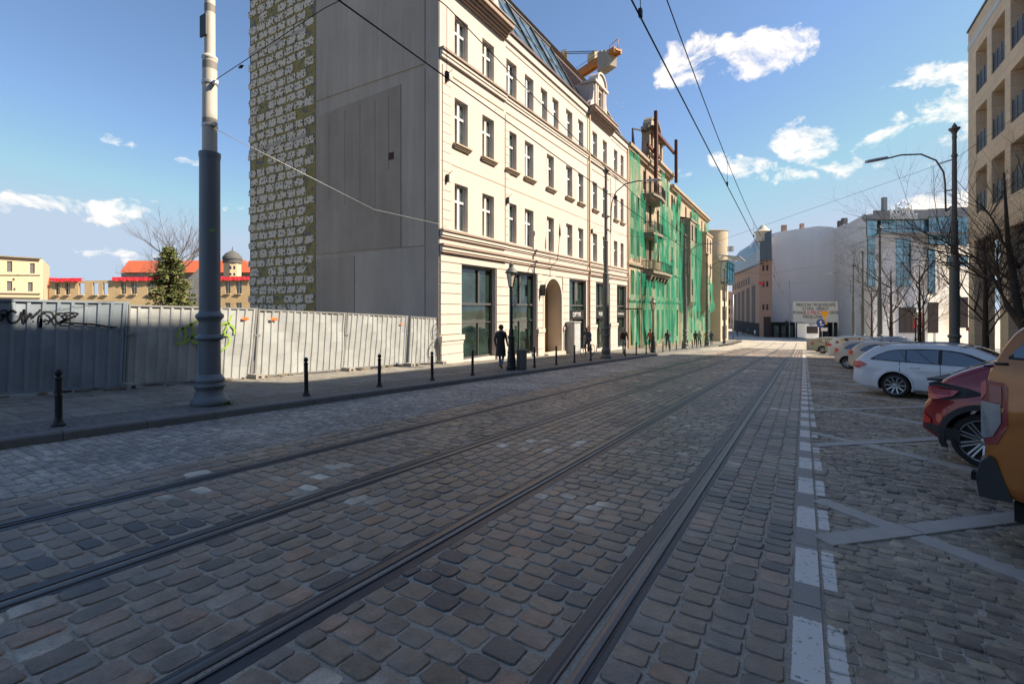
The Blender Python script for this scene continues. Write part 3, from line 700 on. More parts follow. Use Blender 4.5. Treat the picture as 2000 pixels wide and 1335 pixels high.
def dormer(y0, y1, z0, zt):
    b = M(); ym = (y0+y1)/2; x1 = XF+.12; hw = (y1-y0)/2
    wall_x(b, x1, y0, y1, z0, zt, [(ym-.42, ym+.42, z0+.55, z0+1.75)], depth=.25)
    b.add([(x1,y0,z0),(x1,y0,zt),(x1-2,y0,zt),(x1-2,y0,z0)], [(0,1,2,3)]); b.add([(x1,y1,z0),(x1,y1,zt),(x1-2,y1,zt),(x1-2,y1,z0)], [(3,2,1,0)])
    for yy in (y0+.22, y1-.22, ym-.62, ym+.62): b.box(x1-.05, x1+.1, yy-.1, yy+.1, z0+.25, zt-.12)
    b.box(x1-1, x1+.2, y0-.12, y1+.12, zt-.1, zt+.08); b.box(x1-.3, x1+.14, y0-.1, y1+.1, z0, z0+.2)
    n = 14; rr = hw*.72; cs = [(ym-rr*math.cos(math.pi*i/n), zt+.08+rr*.85*math.sin(math.pi*i/n)) for i in range(n+1)]
    b.prism([(x1-.5, y, z) for y, z in cs], (.6, 0, 0))
    cs2 = [(ym-(rr+.12)*math.cos(math.pi*i/n), zt+.08+(rr+.12)*.87*math.sin(math.pi*i/n)) for i in range(n+1)]
    for i in range(n): b.add([(x1+x, *p) for x in (-.5, .22) for p in (cs[i], cs[i+1], cs2[i+1], cs2[i])], [(0,1,2,3),(7,6,5,4),(2,6,7,3),(0,4,5,1)])
    # scrolled shoulders
    for sg, yy in ((-1, y0), (1, y1)):
        b.prism([(x1-.3, yy, z0), (x1-.3, yy+sg*.75, z0), (x1-.3, yy+sg*.6, z0+.35), (x1-.3, yy+sg*.25, z0+.7), (x1-.3, yy+sg*.1, z0+1.3), (x1-.3, yy, z0+1.5)], (.32, 0, 0))
    o = b.build('dormer', m_stucco, B)
    f = M(); f.box(x1-.24, x1-.16, ym-.42, ym+.42, z0+.55, z0+.62); f.box(x1-.24, x1-.14, ym-.03, ym+.03, z0+.55, z0+1.75); f.box(x1-.24, x1-.14, ym-.42, ym+.42, z0+1.3, z0+1.36)
    f.build('window_frame', m_wframe, o); p = M(); p.add([(x1-.23, ym-.42, z0+.55), (x1-.23, ym+.42, z0+.55), (x1-.23, ym+.42, z0+1.75), (x1-.23, ym-.42, z0+1.75)], [(0,1,2,3)]); p.build('pane', m_glass, o)
dormer(32.9, 35.3, 16.08, 18.2); dormer(17.2, 19.9, 16.08, 18.4)
# gable wall facing the camera: poured concrete, and the strip of old block wall with glue dabs
m_conc = mat('raw_concrete', (.43, .365, .295), .9, noise=[(.25, .25), (.9, .2, (1, 1, .12)), (2.6, .2, (1.5, 1, .05)), (9, .1)], bump=(14, .4, .01), coord='World')
m_conc2 = mat('darker_concrete', (.37, .305, .245), .9, noise=[(.4, .25), (1.1, .28, (1, 1, .1)), (9, .1)], bump=(14, .4, .01), coord='World')
m_conc3 = mat('paler_concrete', (.44, .38, .32), .9, noise=[(.4, .22), (1.1, .26, (1, 1, .1)), (9, .1)], bump=(14, .4, .01), coord='World')
b = M()
b.add([(-21.16,15.8,-2),(XF,15.8,-2),(XF,15.8,16),(slope_x(20.3),15.8,21.5),(-21.16,15.8,22.5)], [(0,1,2,3,4)])
b.add([(-27,15.82,-2),(-27,15.82,22),(-27,41,22),(-27,41,-2)], [(0,1,2,3)]); b.add([(-27,15.82,22),(XF-3,15.82,21.5),(XF-3,41,21.5),(-27,41,22)], [(0,1,2,3)])
b.add([(-27,41,-3),(-27,41,16),(XF,41,16),(XF,41,-3)], [(0,1,2,3)])
b.build('gable_wall', m_conc, B)
# formwork lifts: separate pours, each a panel a few mm proud
for (x0, x1, z0, z1, mm) in ((-21.1, -15.3, 4.45, 11.4, m_conc2), (-15.25, -13.9, 4.42, 12.0, m_conc), (-21.1, -18.3, -1, 4.2, m_conc2), (-18.25, -13.9, -1, 4.38, m_conc3), (-21.1, -13.9, 12.2, 20.5, m_conc), (-13.85, -13.12, -1, 15.3, m_conc3)):
    b = M(); dz = .25 if z1 > 11 and x0 < -20 else 0
    b.add([(x0,15.765,z0),(x1,15.765,z0),(x1,15.765,z1+dz),(x0,15.765,z1),(x0,15.81,z0),(x1,15.81,z0),(x1,15.81,z1+dz),(x0,15.81,z1)], [(0,1,2,3),(0,4,5,1),(1,5,6,2),(2,6,7,3),(3,7,4,0)])
    b.build('concrete_panel', mm, B)
m_joint = mat('joint_dark', (.15, .13, .115), .95, coord='World')
for x in (-20.1, -18.95, -17.9, -16.9, -16.05):
    b = M(); b.box(x-.009, x+.009, 15.76, 15.768, 6.0+random.random()*2, 11.3); b.build('formwork_joint', m_joint, B)
b = M(); b.box(-16.02, -15.72, 15.74, 15.768, 8.4, 8.72); b.build('hatch_plate', mat('rusty_plate', (.06, .025, .02), .8), B)
m_moss = mat('mossy_wall', (.30, .24, .09), .95, noise=[(2, .35), (9, .35), (30, .3)], bump=(25, .9, .03), coord='World')
recolor(m_moss, lambda nt, s: mixc(nt, math_(nt, 'GREATER_THAN', (lambda n: (setattr(n.inputs['Scale'], 'default_value', 3.3), nt.links.new([g for g in nt.nodes if g.type == 'NEW_GEOMETRY'][0].outputs['Position'], n.inputs['Vector']), n.outputs[0])[2])(nt.nodes.new('ShaderNodeTexNoise')), .56), s, (.16, .155, .14)))
b = M(); b.box(-26.88, -21.17, 15.79, 16.1, -2, 22.4); b.build('bared_wall', m_moss, B)
m_glue = mat('glue_patch', (.66, .575, .46), .9, noise=[(5, .15), (40, .15)], bump=(30, .6, .01), coord='World')
def dots(nt, s):
    g = [g for g in nt.nodes if g.type == 'NEW_GEOMETRY'][0]
    vo = nt.nodes.new('ShaderNodeTexVoronoi'); vo.inputs['Scale'].default_value = 4.6; vo.inputs['Randomness'].default_value = .75; nt.links.new(g.outputs['Position'], vo.inputs['Vector'])
    s2 = mixc(nt, math_(nt, 'LESS_THAN', vo.outputs['Distance'], .30), s, (.17, .145, .07))
    return s2
recolor(m_glue, dots)
pm = []
for k in range(9):
    r = random.Random(k); b = M(); n = 26; poly = []
    for i in range(n):
        t = 2*math.pi*i/n; c, s_ = math.cos(t), math.sin(t); q = 1/((abs(c)**7+abs(s_)**7)**(1/7)); q *= r.choice([1.04, 1, 1, .96, .86, .7, .93])
        poly.append((.385*c*q, 0, .21*s_*q))
    b.prism(poly, (0, -.035, 0)); pm.append(b.mesh('insulation_glue_patch', m_glue))
row = 0; z = -.3; cnt = 0
while z < 21.5:
    off = -.42 if row % 2 else 0
    x = -26.9+off*.5
    while x < -21.2:
        xc = x+.42
        if -26.75 < xc < -21.5 and random.random() > .03 and cnt < 300:
            o = bpy.data.objects.new('insulation_glue_patch', random.choice(pm)); COL.objects.link(o); o.parent = B
            o.location = (xc, 15.79, z); o.rotation_euler[1] = random.gauss(0, .02)+ (math.pi if random.random() > .5 else 0); o.scale = (random.uniform(.9, 1.08), 1, random.uniform(.9, 1.1)); cnt += 1
        x += .84
    z += .505; row += 1
for z in (10.6, 16.1):
    for x in (-26.3, -24.6, -22.5): 
        b = M(); b.box(x-.7, x+.6, 15.75, 15.79, z-.09, z+.09); b.build('bare_lintel', m_conc3, B)
# small hardware on the facade: span-wire rosettes, cables
m_black = mat('black_iron', (.02, .02, .022), .5, .3, coord='World')
b = M()
for (y, z) in ((16.2, 11.6), (16.2, 7.3), (21.1, 7.3), (32.6, 7.3)):
    b.box(XF+.03, XF+.16, y-.05, y+.05, z-.2, z+.12); b.tube([(XF+.12, y, z+.1), (XF+.3, y+.1, z+.3)], .012, 5)
b.build('wall_rosette', m_black, B)
b = M(); b.tube([(XF+.05, 26.0, 6.2), (XF+.06, 26.0, 3.4)], .015, 6); b.tube([(XF+.1, 25.85, 4.1), (XF+.6, 25.9, 4.6), (XF+.75, 25.9, 6.1)], .018, 6)
b.lathe([(.01, 5.9), (.07, 6.1), (.05, 6.4), (.01, 6.75)], (XF+.75, 25.9, 0), 8); b.build('lantern_bracket', m_black, B)
b = M(); b.box(XF+.05, XF+.38, 24.75, 24.81, 2.45, 3.1); b.build('hanging_sign', m_dframe, B)
b = M(); b.box(XF+.05, XF+1.5, 40.2, 40.28, 1.65, 1.75); b.build('sign_arm', m_black, B)
fix(B)
# ------------------------------------------------------------------ sheet-steel fence
XFE = -13.3
m_sheet = mat('galvanised_sheet', (.46, .48, .48), .42, .3, noise=[(.9, .22), (6, .12), (30, .06), (2.5, .12, (1, 1, .2))], bump=(5, .15, .01), coord='World')
m_sheetb = mat('shaded_blue_grey_sheet', (.24, .29, .34), .5, .15, noise=[(1.3, .14), (8, .08)], bump=(5, .15, .01), coord='World')  # bluish shade on the left panels put into a darker sheet colour
m_fpost = mat('galvanised_post', (.3, .3, .3), .5, .5, noise=[(6, .2)], coord='World')
m_foot = mat('foot_concrete', (.3, .28, .25), .95, noise=[(6, .25), (40, .15)], bump=(30, .7, .008), coord='World')
m_lime = mat('lime_spray', (.27, .45, .06), .6, coord='World'); m_tagk = mat('black_spray', (.006, .006, .008), .5, coord='World'); m_orange = mat('orange_sticker', (.75, .16, .03), .6, coord='World')
PANELS = [ # y0t, y1t, y0b, y1b, top0, top1, bot0, bot1, x, material, label
    (-1.3, 1.9, -1.3, 1.85, 2.02, 1.93, .22, .12, -13.3, m_sheetb, 'blue-grey corrugated fence panel cut by the left edge'),
    (1.97, 4.90, 1.93, 4.83, 1.88, 1.83, .12, -.04, -13.3, m_sheetb, 'dark blue-grey corrugated fence panel with black graffiti scrawl'),
    (4.97, 7.96, 4.90, 7.78, 1.77, 1.69, -.03, -.24, -13.3, m_sheet, 'grey corrugated fence panel with lime green graffiti behind the big pole'),
    (8.05, 11.06, 7.93, 10.95, 1.66, 1.54, -.2, -.32, -13.28, m_sheet, 'bright galvanised fence panel with torn orange sticker, right of the big pole'),
    (11.2, 14.05, 11.0, 13.9, 1.53, 1.40, -.30, -.42, -13.3, m_sheet, 'dented galvanised fence panel with pale scuffs, third from the house corner'),
    (14.18, 16.05, 14.06, 15.98, 1.38, 1.28, -.42, -.55, -13.22, m_sheet, 'last galvanised fence panel with black outline graffiti at the white house corner')]
PANELS[4] = PANELS[4][:-1]+('dented galvanised fence panel with small orange sticker, next to the last panel',)
def fence_pt(P, t, k, off=0.0):
    y0t, y1t, y0b, y1b, zt0, zt1, zb0, zb1, X = P[:9]
    yt = y0t+(y1t-y0t)*t; yb = y0b+(y1b-y0b)*t; zt = zt0+(zt1-zt0)*t; zb = zb0+(zb1-zb0)*t
    return Vector((X+off+.06*(1-k)*.0, yb+(yt-yb)*k, zb+(zt-zb)*k))
for i, P in enumerate(PANELS):
    L = P[1]-P[0]; e = empty('hoarding', (P[8], (P[0]+P[1])/2, gz((P[0]+P[1])/2)+.12), P[10], 'hoarding', 'sheet steel panels of the site fence')
    b = M(); n = int(L/.225); prof = []
    for j in range(n):
        for (f, x) in ((0, 0), (.60, 0), (.68, .032), (.90, .032), (.98, 0)): prof.append(((j+f)/n, x))
    prof.append((1, 0)); K = 6; r = random.Random(i)
    for k in range(K+1):
        for (t, x) in prof:
            p = fence_pt(P, t, k/K); wob = .012*math.sin(t*7+i*2+k*.9)+.01*math.sin(t*17+k*1.7)
            b.v.append((p.x+x+wob, p.y, p.z))
    m_ = len(prof)
    for k in range(K):
        for j in range(m_-1): a = k*m_+j; b.f.append([a, a+1, a+1+m_, a+m_]); b.mi.append(0); b.sm.append(False)
    b.build('sheet', P[9], e)
    for (t0, k0, t1, k1, nm) in ((0, 1.005, 1, 1.005, 'top_rail'), (0, -.005, 1, -.005, 'bottom_rail')):
        b = M(); b.bar(fence_pt(P, t0, k0, .01), fence_pt(P, t1, k1, .01), .045); b.build(nm, m_fpost if P[9] is m_sheet else m_sheetb, e)
    for t in (-.006, 1.006):
        b = M(); b.bar(fence_pt(P, t, -.02, .01), fence_pt(P, t, 1.02, .01), .05); b.build('post', m_fpost if P[9] is m_sheet else m_sheetb, e)
    if i > 0:
        for q in (0,):
            p = fence_pt(P, 1.02 if i < 5 else .9, 0); g = gz(p.y)+.12
            f_ = empty('concrete_block', (p.x+.12, p.y, g), ['', 'concrete foot under the gap right of the dark graffiti panel', 'concrete foot behind and right of the big pole', 'concrete foot midway along the bright fence', 'concrete foot two panels before the white house', 'concrete foot closest to the white house corner'][i], 'concrete block', 'concrete feet of the fence')
            b = M(); b.prism([(p.x-.35, p.y-.12, g), (p.x+.42, p.y-.12, g), (p.x+.40, p.y-.11, g+.12), (p.x-.33, p.y-.11, g+.12)], (0, .24, 0)); b.build('body', m_foot, f_)
            b = M(); b.box(p.x+.36, p.x+.425, p.y-.045, p.y+.035, g+.025, g+.075); b.build('socket', m_tagk, f_); fix(f_)
    # clamp joining the panels
    if i < 5:
        p = fence_pt(P, 1.02, .62); b = M(); b.box(p.x-.02, p.x+.05, p.y-.05, p.y+.12, p.z-.02, p.z+.02); b.build('clamp', m_fpost, e)
    def stroke(pts, w, m_, nm='graffiti'):
        b = M(); pp = [fence_pt(P, t, k, .05) for t, k in pts]
        # smooth
        q = []
        for a in range(len(pp)-1):
            p0 = pp[max(a-1, 0)]; p1 = pp[a]; p2 = pp[a+1]; p3 = pp[min(a+2, len(pp)-1)]
            for s_ in range(5):
                t = s_/5; q.append(.5*((2*p1)+(-p0+p2)*t+(2*p0-5*p1+4*p2-p3)*t*t+(-p0+3*p1-3*p2+p3)*t**3))
        q.append(pp[-1]); vs = []
        for a, c in enumerate(q):
            d = (q[min(a+1, len(q)-1)]-q[max(a-1, 0)]); nrm = Vector((0, -d.z, d.y)); nrm = nrm.normalized() if nrm.length > 1e-6 else Vector((0, 0, 1))
            vs += [c+nrm*w/2, c-nrm*w/2]
        b.add(vs, [(2*a, 2*a+2, 2*a+3, 2*a+1) for a in range(len(q)-1)]); return b.build(nm, m_, e)
    def pk(u, v):   # survey bearing/drop on the fence plane -> panel coordinates
        c, s = math.cos(R(YAW)), math.sin(R(YAW)); r = (u-1000)/943; tt = P[8]/(r*c-s); y = tt*(r*s+c); z = 1.7-(v-603)/943*tt
        t = (y-P[0])/(P[1]-P[0]); zb = P[6]+(P[7]-P[6])*t; zt = P[4]+(P[5]-P[4])*t; return (t, (z-zb)/(zt-zb))
    if i == 1:
        for st in ([(0,612),(8,616),(2,625),(-10,622)], [(0,607),(10,606),(14,612),(6,617),(0,618)], [(32,611),(22,606),(14,618),(20,630),(32,628),(42,618),(46,604),(48,624),(50,628),(58,612),(62,618),(70,614),(78,604)], [(63,627),(66,628)],
                   [(80,640),(80,618),(84,610),(98,610),(104,618),(98,627),(86,624)], [(124,612),(112,612),(107,620),(112,629),(122,628),(130,618),(126,611),(152,613),(118,628),(130,630),(180,633),(212,638)], [(214,638),(228,639)], [(79,640),(80,628)]):
            stroke([pk(*q) for q in st], .036, m_tagk)
        stroke([pk(79, 640), pk(80, 632), pk(80, 622)], .05, m_tagk)
    if i == 2:
        for st in ([(348,662),(352,645),(372,635),(390,622)], [(346,671),(362,668),(385,655),(400,662)], [(356,640),(366,650),(360,664)], [(372,630),(380,650),(376,664),(392,672),(395,680)], [(428,640),(442,630),(458,640),(460,652)], [(452,614),(444,640),(430,668)], [(430,652),(448,655),(452,668),(440,682),(428,690)]):
            stroke([pk(*q) for q in st], .05, m_lime)
    if i == 5:
        for st in ([(858,632),(848,634),(843,650),(850,664),(858,660)], [(857,636),(850,642),(849,652),(857,652)], [(848,666),(838,680),(840,700),(848,704)], [(856,668),(850,675),(853,690),(857,692)], [(842,668),(836,690)]):
            stroke([pk(*q) for q in st], .022, m_tagk)
    for (u, v, w, h) in {2: [(479, 622, 15, 7)], 3: [(534, 623, 17, 8)], 4: [(783, 632, 10, 6)]}.get(i, []):
        t, k = pk(u, v); p = fence_pt(P, t, k, .055); b = M(); b.obox(p, (.003, 0, 0), (0, w*.006, 0), (0, 0, h*.005)); b.build('sticker', m_orange, e)
    fix(e)
# debris and earth along the fence foot
b = M()
for k in range(90):
    y = random.uniform(1, 15.5); x = -13.25+random.gauss(0, .15); g = gz(y)+.12; s_ = random.uniform(.02, .09)
    b.obox((x, y, g+s_*.3), Vector((s_, random.gauss(0, .02), 0)), Vector((0, s_*random.uniform(.5, 2), 0)), (0, 0, s_*random.uniform(.2, .5)))
b.build('rubble', m_lot, None, label='scattered rubble under the sheet fence', kind='stuff')
# ------------------------------------------------------------------ bollards
m_boll = mat('bollard_black', (.018, .02, .024), .42, .2, noise=[(20, .2)], bump=(60, .15, .002))
def bollard():
    e = empty('bollard', (0, 0, 0), 'x', 'bollard', 'cast iron bollards along the kerb')
    b = M(); b.lathe([(.085, 0), (.085, .02), (.07, .035), (.055, .07), (.048, .10), (.043, .12), (.043, .42), (.047, .43), (.047, .45), (.042, .46), (.040, .66), (.046, .67), (.05, .685), (.05, .70), (.03, .715), (.022, .725)], n=18); b.build('post', m_boll, e)
    b = M(); b.lathe([(.004, .72), (.025, .723), (.042, .745), (.049, .775), (.042, .805), (.025, .825), (.004, .832)], n=16); b.build('finial', m_boll, e)
    return e
bol = bollard(); BL = [(2.6, 'nearest bollard, left of the big pole in front of the dark fence panel'), (6.69, 'bollard in front of the bright fence, first right of the big pole'), (8.8, 'bollard second right of the big pole, before the dented fence panel'),
    (10.85, 'bollard in line with the corner of the white house'), (12.85, 'bollard standing before the first shop window'), (17.1, 'bollard just right of the litter bin'), (19.1, 'bollard in front of the arched passage'),
    (21.05, 'bollard before the grey cabinet beside the arch'), (23.1, 'bollard just in front of the cyclist'), (28.6, 'bollard left of the man with a backpack'), (30.9, 'bollard right of the man with a backpack')]
y = 33.2; extra = ['first bollard before the green netting', 'second bollard before the green netting', 'third bollard before the netting, right of the far lantern', 'fourth bollard along the green netting', 'fifth bollard along the netting, right of the woman in dark', 'sixth bollard along the netting, beside the far pole', 'seventh bollard along the netting', 'eighth bollard along the netting', 'ninth bollard along the netting', 'tenth bollard, near the end of the netting', 'eleventh bollard, by the third tall pole', 'last bollard before the square']
for t in extra: BL.append((y, t)); y += 2.3
for k, (y, l) in enumerate(BL):
    o = bol if k == 0 else copy_tree(bol); o['label'] = l; o.location = (-9.28, y, gz(y)+.12); o.rotation_euler = (random.gauss(0, .008), random.gauss(0, .01), 0)
# ------------------------------------------------------------------ tall tram poles
m_pole = mat('pole_blue_grey', (.15, .175, .195), .5, .1, noise=[(4, .15, (1, 1, .3)), (30, .06)], bump=(60, .12, .002))
m_polep = mat('pole_pale_grey', (.56, .52, .46), .7, noise=[(2, .15, (1, 1, .3)), (12, .1)])
recolor(m_polep, lambda nt, s: mixc(nt, math_(nt, 'GREATER_THAN', math_(nt, 'FRACT', math_(nt, 'MULTIPLY', (lambda t, x: (nt.links.new(t.outputs['Object'], x.inputs[0]), x.outputs[2])[1])(nt.nodes.new('ShaderNodeTexCoord'), nt.nodes.new('ShaderNodeSeparateXYZ')), .93)), .86), s, (.23, .215, .2)))
m_pole2 = mat('pole_grey_green', (.12, .125, .12), .55, .1, noise=[(4, .15, (1, 1, .3))])
m_galv = mat('galvanised_steel', (.45, .46, .47), .45, .6)
m_lampglass = mat('lamp_glass', (.7, .62, .45), .3)
def tall_pole(x, y, label, near=False, arm=0, cap=True, m=None, arm_x=None):
    z0 = gz(y)+.12; e = empty('tram_pole', (x, y, z0), label, 'tram pole', 'tall poles carrying the tram wires'); m = m or m_pole
    b = M(); b.lathe([(.30, 0), (.31, .03), (.31, .07), (.29, .12), (.255, .17), (.235, .22), (.225, .28), (.245, .33), (.262, .35), (.262, .37), (.24, .40), (.235, .43), (.25, .455), (.252, .47), (.235, .50), (.20, .54), (.185, .58)], n=32); b.build('base', m, e)
    b = M(); b.lathe([(.183, .57), (.178, 1.21), (.225, 1.23), (.232, 1.25), (.232, 1.28), (.205, 1.30), (.18, 1.32), (.18, 1.33), (.18, 1.56), (.20, 1.60), (.232, 1.64), (.236, 1.66), (.225, 1.70), (.19, 1.72), (.176, 1.76), (.172, 4.62), (.182, 4.66), (.182, 4.74), (.13, 4.76)], n=28); b.build('lower_shaft', m, e)
    b = M(); b.lathe([(.126, 4.7), (.122, 6.48), (.135, 6.5), (.135, 6.54), (.095, 6.58)], n=22)
    b.build('middle_shaft', m_polep if near else m, e)
    b = M(); b.lathe([(.093, 6.56), (.085, 9.3), (.11, 9.32), (.11, 9.4), (.08, 9.42), (.075, 10.1)], n=18); b.build('upper_shaft', m_polep if near else m, e)
    b = M(); b.lathe([(.07, 10.08), (.09, 10.1), (.09, 10.18), (.07, 10.22), (.10, 10.35), (.17, 10.45), (.20, 10.48), (.20, 10.53), (.08, 10.56), (.09, 10.62), (.05, 10.68), (.02, 10.75)], n=16); b.build('finial', m, e)
    if arm:
        s = arm; b = M(); b.tube([(s*.1, 0, 7.2), (s*.28, 0, 7.0), (s*.3, 0, 8.2), (s*.35, 0, 8.7), (s*.6, 0, 9.25), (s*1.1, 0, 9.6), (s*1.8, 0, 9.68), (s*2.3, 0, 9.6)], .035, 8)
        b.tube([(s*.08, 0, 9.2), (s*.5, 0, 9.1)], .02, 6); b.tube([(s*.08, 0, 7.9), (s*.3, 0, 7.9)], .03, 6)
        o = b.build('lamp_arm', m, e)
        b = M(); q = [(2.25, .05), (2.35, .11), (2.7, .15), (3.0, .12), (3.1, .03)]
        vs = []
        for (a, w) in q:
            for (dy, dz) in ((-w, 0), (-w*.7, .07), (w*.7, .07), (w, 0), (w*.6, -.04), (-w*.6, -.04)): vs.append((s*a, dy, 9.62-(a-2.25)*.08+dz))
        b.add(vs, [(6*i+j, 6*i+(j+1) % 6, 6*i+6+(j+1) % 6, 6*i+6+j) for i in range(4) for j in range(6)]+[tuple(range(6)), tuple(range(24, 30))[::-1]]); b.build('street_lamp_head', m_galv, o)
    return e
P1 = tall_pole(-9.6, 4.85, 'big blue-grey pole with pale upper shaft in the left foreground', near=True)
b = M()
for zz in (6.05, 5.25): b.lathe([(.125, zz-.03), (.135, zz-.03), (.135, zz+.03), (.125, zz+.03)], n=20)
b.box(-.2, -.12, -.03, .03, 6.0, 6.08); b.box(.1, .24, -.03, .03, 6.0, 6.06); b.box(.1, .22, -.03, .03, 5.22, 5.28)
b.build('wire_clamp', m_galv, P1)
b = M(); b.box(-.12, .1, -.12, -.09, 6.9, 7.3); b.build('bracket_plate', m_black, P1)
b = M(); t = math.atan2(-4.85, 9.6)+.05
p = Vector((math.cos(t), math.sin(t), 0)); q = Vector((-p.y, p.x, 0))
for a in (.6, -.6): b.obox(p*.176+Vector((0, 0, 3.26))+q*.03, p*.003, (q*math.cos(a)+Vector((0, 0, math.sin(a))))*.045, (q*-math.sin(a)+Vector((0, 0, math.cos(a))))*.012)
b.build('green_mark', m_lime, P1)
tall_pole(-9.5, 25.9, 'tall tram pole in front of the third shop window', arm=1, m=m_pole2)
tall_pole(-9.5, 47.0, 'tall tram pole before the middle of the green netting', arm=1, m=m_pole2)
tall_pole(-9.5, 59.0, 'tall tram pole at the far end of the green netting', arm=1, m=m_pole2)
tall_pole(-9.6, 74.0, 'farthest tall tram pole on the left side', m=m_pole2)
tall_pole(5.5, 27.4, 'tall pole with curved lamp arm behind the white estate car', arm=-1, m=m_pole2)
tall_pole(5.4, 50.0, 'tall tram pole on the right behind the compact cars', m=m_pole2)
tall_pole(5.4, 63.5, 'tall tram pole on the right, second beyond the compact cars', m=m_pole2)
tall_pole(5.4, 75.0, 'farthest tall lamp pole on the right side', arm=-1, m=m_pole2)
# ------------------------------------------------------------------ old lanterns
def lantern(x, y, label):
    z0 = gz(y)+.12; e = empty('street_lantern', (x, y, z0), label, 'street lamp', 'old style lanterns')
    b = M(); b.lathe([(.19, 0), (.2, .04), (.2, .12), (.17, .16), (.155, .3), (.165, .34), (.15, .5), (.14, .62), (.16, .66), (.13, .7), (.115, 1.15), (.14, 1.2), (.14, 1.24), (.1, 1.28), (.085, 1.5), (.06, 1.56), (.052, 2.95), (.07, 2.98), (.07, 3.02), (.045, 3.05)], n=16); b.build('post', m_boll, e)
    b = M(); b.lathe([(.04, 3.03), (.10, 3.08), (.11, 3.12)], n=6); 
    for k in range(6): a = k*math.pi/3; b.bar((.1*math.cos(a), .1*math.sin(a), 3.1), (.2*math.cos(a), .2*math.sin(a), 3.62), .018)
    b.build('cage', m_boll, e)
    b = M(); b.lathe([(.09, 3.12), (.19, 3.61)], n=6, sm=False); b.build('glass', m_lampglass, e)
    b = M(); b.lathe([(.235, 3.62), (.24, 3.65), (.16, 3.76), (.09, 3.84), (.085, 3.92), (.1, 3.95), (.03, 4.0), (.02, 4.08)], n=12); b.build('roof', mat('lantern_roof', (.12, .12, .11), .5, .3), e)
lantern(-9.4, 15.5, 'old black lantern with amber glass beside the woman in the coat')
lantern(-9.4, 35.4, 'old lantern in front of the green netting')
lantern(8.0, 52.0, 'old lantern on the right among the bare trees')
b = M(); b.lathe([(.17, 0), (.19, .02), (.20, .7), (.215, .72), (.215, .75), (.17, .76), (.16, .68)], (0, 0, 0), n=20); b_ = b.build('litter_bin', mat('bin_grey', (.13, .13, .12), .7, noise=[(20, .2)], bump=(40, .5, .006))); b_.location = (-9.15, 15.85, gz(15.8)+.12)
tag(b_, 'round grey litter bin behind the old lantern', 'litter bin')
# cable cabinet by the arch
e = empty('cable_cabinet', (-12.7, 28.7, gz(28.7)), 'pale grey graffitied cable cabinet beside the arched doorway', 'cabinet')
m_cab = mat('cabinet_grey', (.36, .37, .36), .8, noise=[(3, .2), (.8, .3)], coord='World')
b = M(); b.box(-12.98, -12.45, 28.2, 29.2, gz(29)+.1, .82); b.build('body', m_cab, e)
b = M(); b.box(-13.0, -12.4, 28.15, 29.25, .82, .88); b.build('lid', m_cab, e)
b = M(); b.box(-12.445, -12.43, 28.25, 29.15, gz(29)+.3, .76); b.build('door', mat('cabinet_door', (.42, .44, .46), .7, noise=[(2, .3)], coord='World'), e)
fix(e)
# weeds
m_weed = mat('weed_green', (.09, .16, .03), .8)
b = M()
for k in range(60):
    a = random.uniform(0, 6.28); x, y = -9.35+random.gauss(0, .05), 5.0+random.gauss(0, .09); z = gz(y)+.12; h = random.uniform(.03, .09)
    b.add([(x, y, z), (x+.012, y+.008, z), (x+math.cos(a)*.05, y+math.sin(a)*.05, z+h)], [(0, 1, 2)])
b.build('weeds', m_weed, None, label='tuft of weeds at the foot of the big pole', kind='stuff')
# ------------------------------------------------------------------ overhead wires
m_wire = mat('wire', (.015, .015, .018), .5, .5)
def wire_line(X, h0, h1, sag, y0=-8, y1=92, step=26, xs=None):
    pts = []; y = y0
    while y <= y1:
        f = ((y-6) % step)/step; pts.append((X, y, gz(y)+h1-sag*4*f*(1-f))); y += 2
    return pts
for (X, la, lb) in ((-1.75, 'contact wire over the right-hand track', 'messenger wire carrying the right-hand contact wire'), (-4.83, 'contact wire over the left-hand track', 'messenger wire carrying the left-hand contact wire')):
    e = empty('contact_wire', (X, 20, gz(20)+5.6), la, 'overhead wire', 'tram wires above the tracks')
    pc = wire_line(X, 5.6, 5.62, .0); b = M(); b.tube(pc, .011, 5); b.build('wire', m_wire, e)
    e2 = empty('messenger_wire', (X, 20, gz(20)+6.6), lb, 'overhead wire', 'tram wires above the tracks')
    pmw = wire_line(X, 6.5, 6.75, .55); b = M(); b.tube(pmw, .009, 5); b.build('wire', m_wire, e2)
    for i in range(3, len(pc)-1, 4):
        b = M(); b.tube([pc[i], pmw[i]], .005, 4); b.box(X-.02, X+.02, pc[i][1]-.03, pc[i][1]+.03, pc[i][2], pc[i][2]+.1); b.build('dropper', m_wire, e2)
    fix(e); fix(e2)
def span(name, pts, label, r=.007, m=None, ins=True):
    b = M(); b.tube(pts, r, 5); o = b.build(name, m or m_wire, None, label=label, cat='span wire', group='cross wires between poles and houses')
    if ins:
        for t in (.12, .9):
            p = Vector(pts[0]).lerp(Vector(pts[-1]), t); d = (Vector(pts[-1])-Vector(pts[0])).normalized(); b = M(); b.tube([p-d*.07, p, p+d*.07], [.012, .03, .012], 6); b.build('insulator', m_black, o)
    return o
P1x, P1y = -9.6, 4.85; zb = gz(4.85)+.12
span('span_wire', [(P1x, P1y, zb+6.05), (-6.5, 5.0, 6.45), (-1.7, 5.3, 6.75)], 'dark span wire running from the big pole over the tracks')
span('span_wire', [(P1x, P1y, zb+5.25), (-11.3, 10.5, 4.75), (-13.05, 16.2, 5.0+.25)], 'pale stay wire from the big pole to the corner of the white house', m=m_galv)

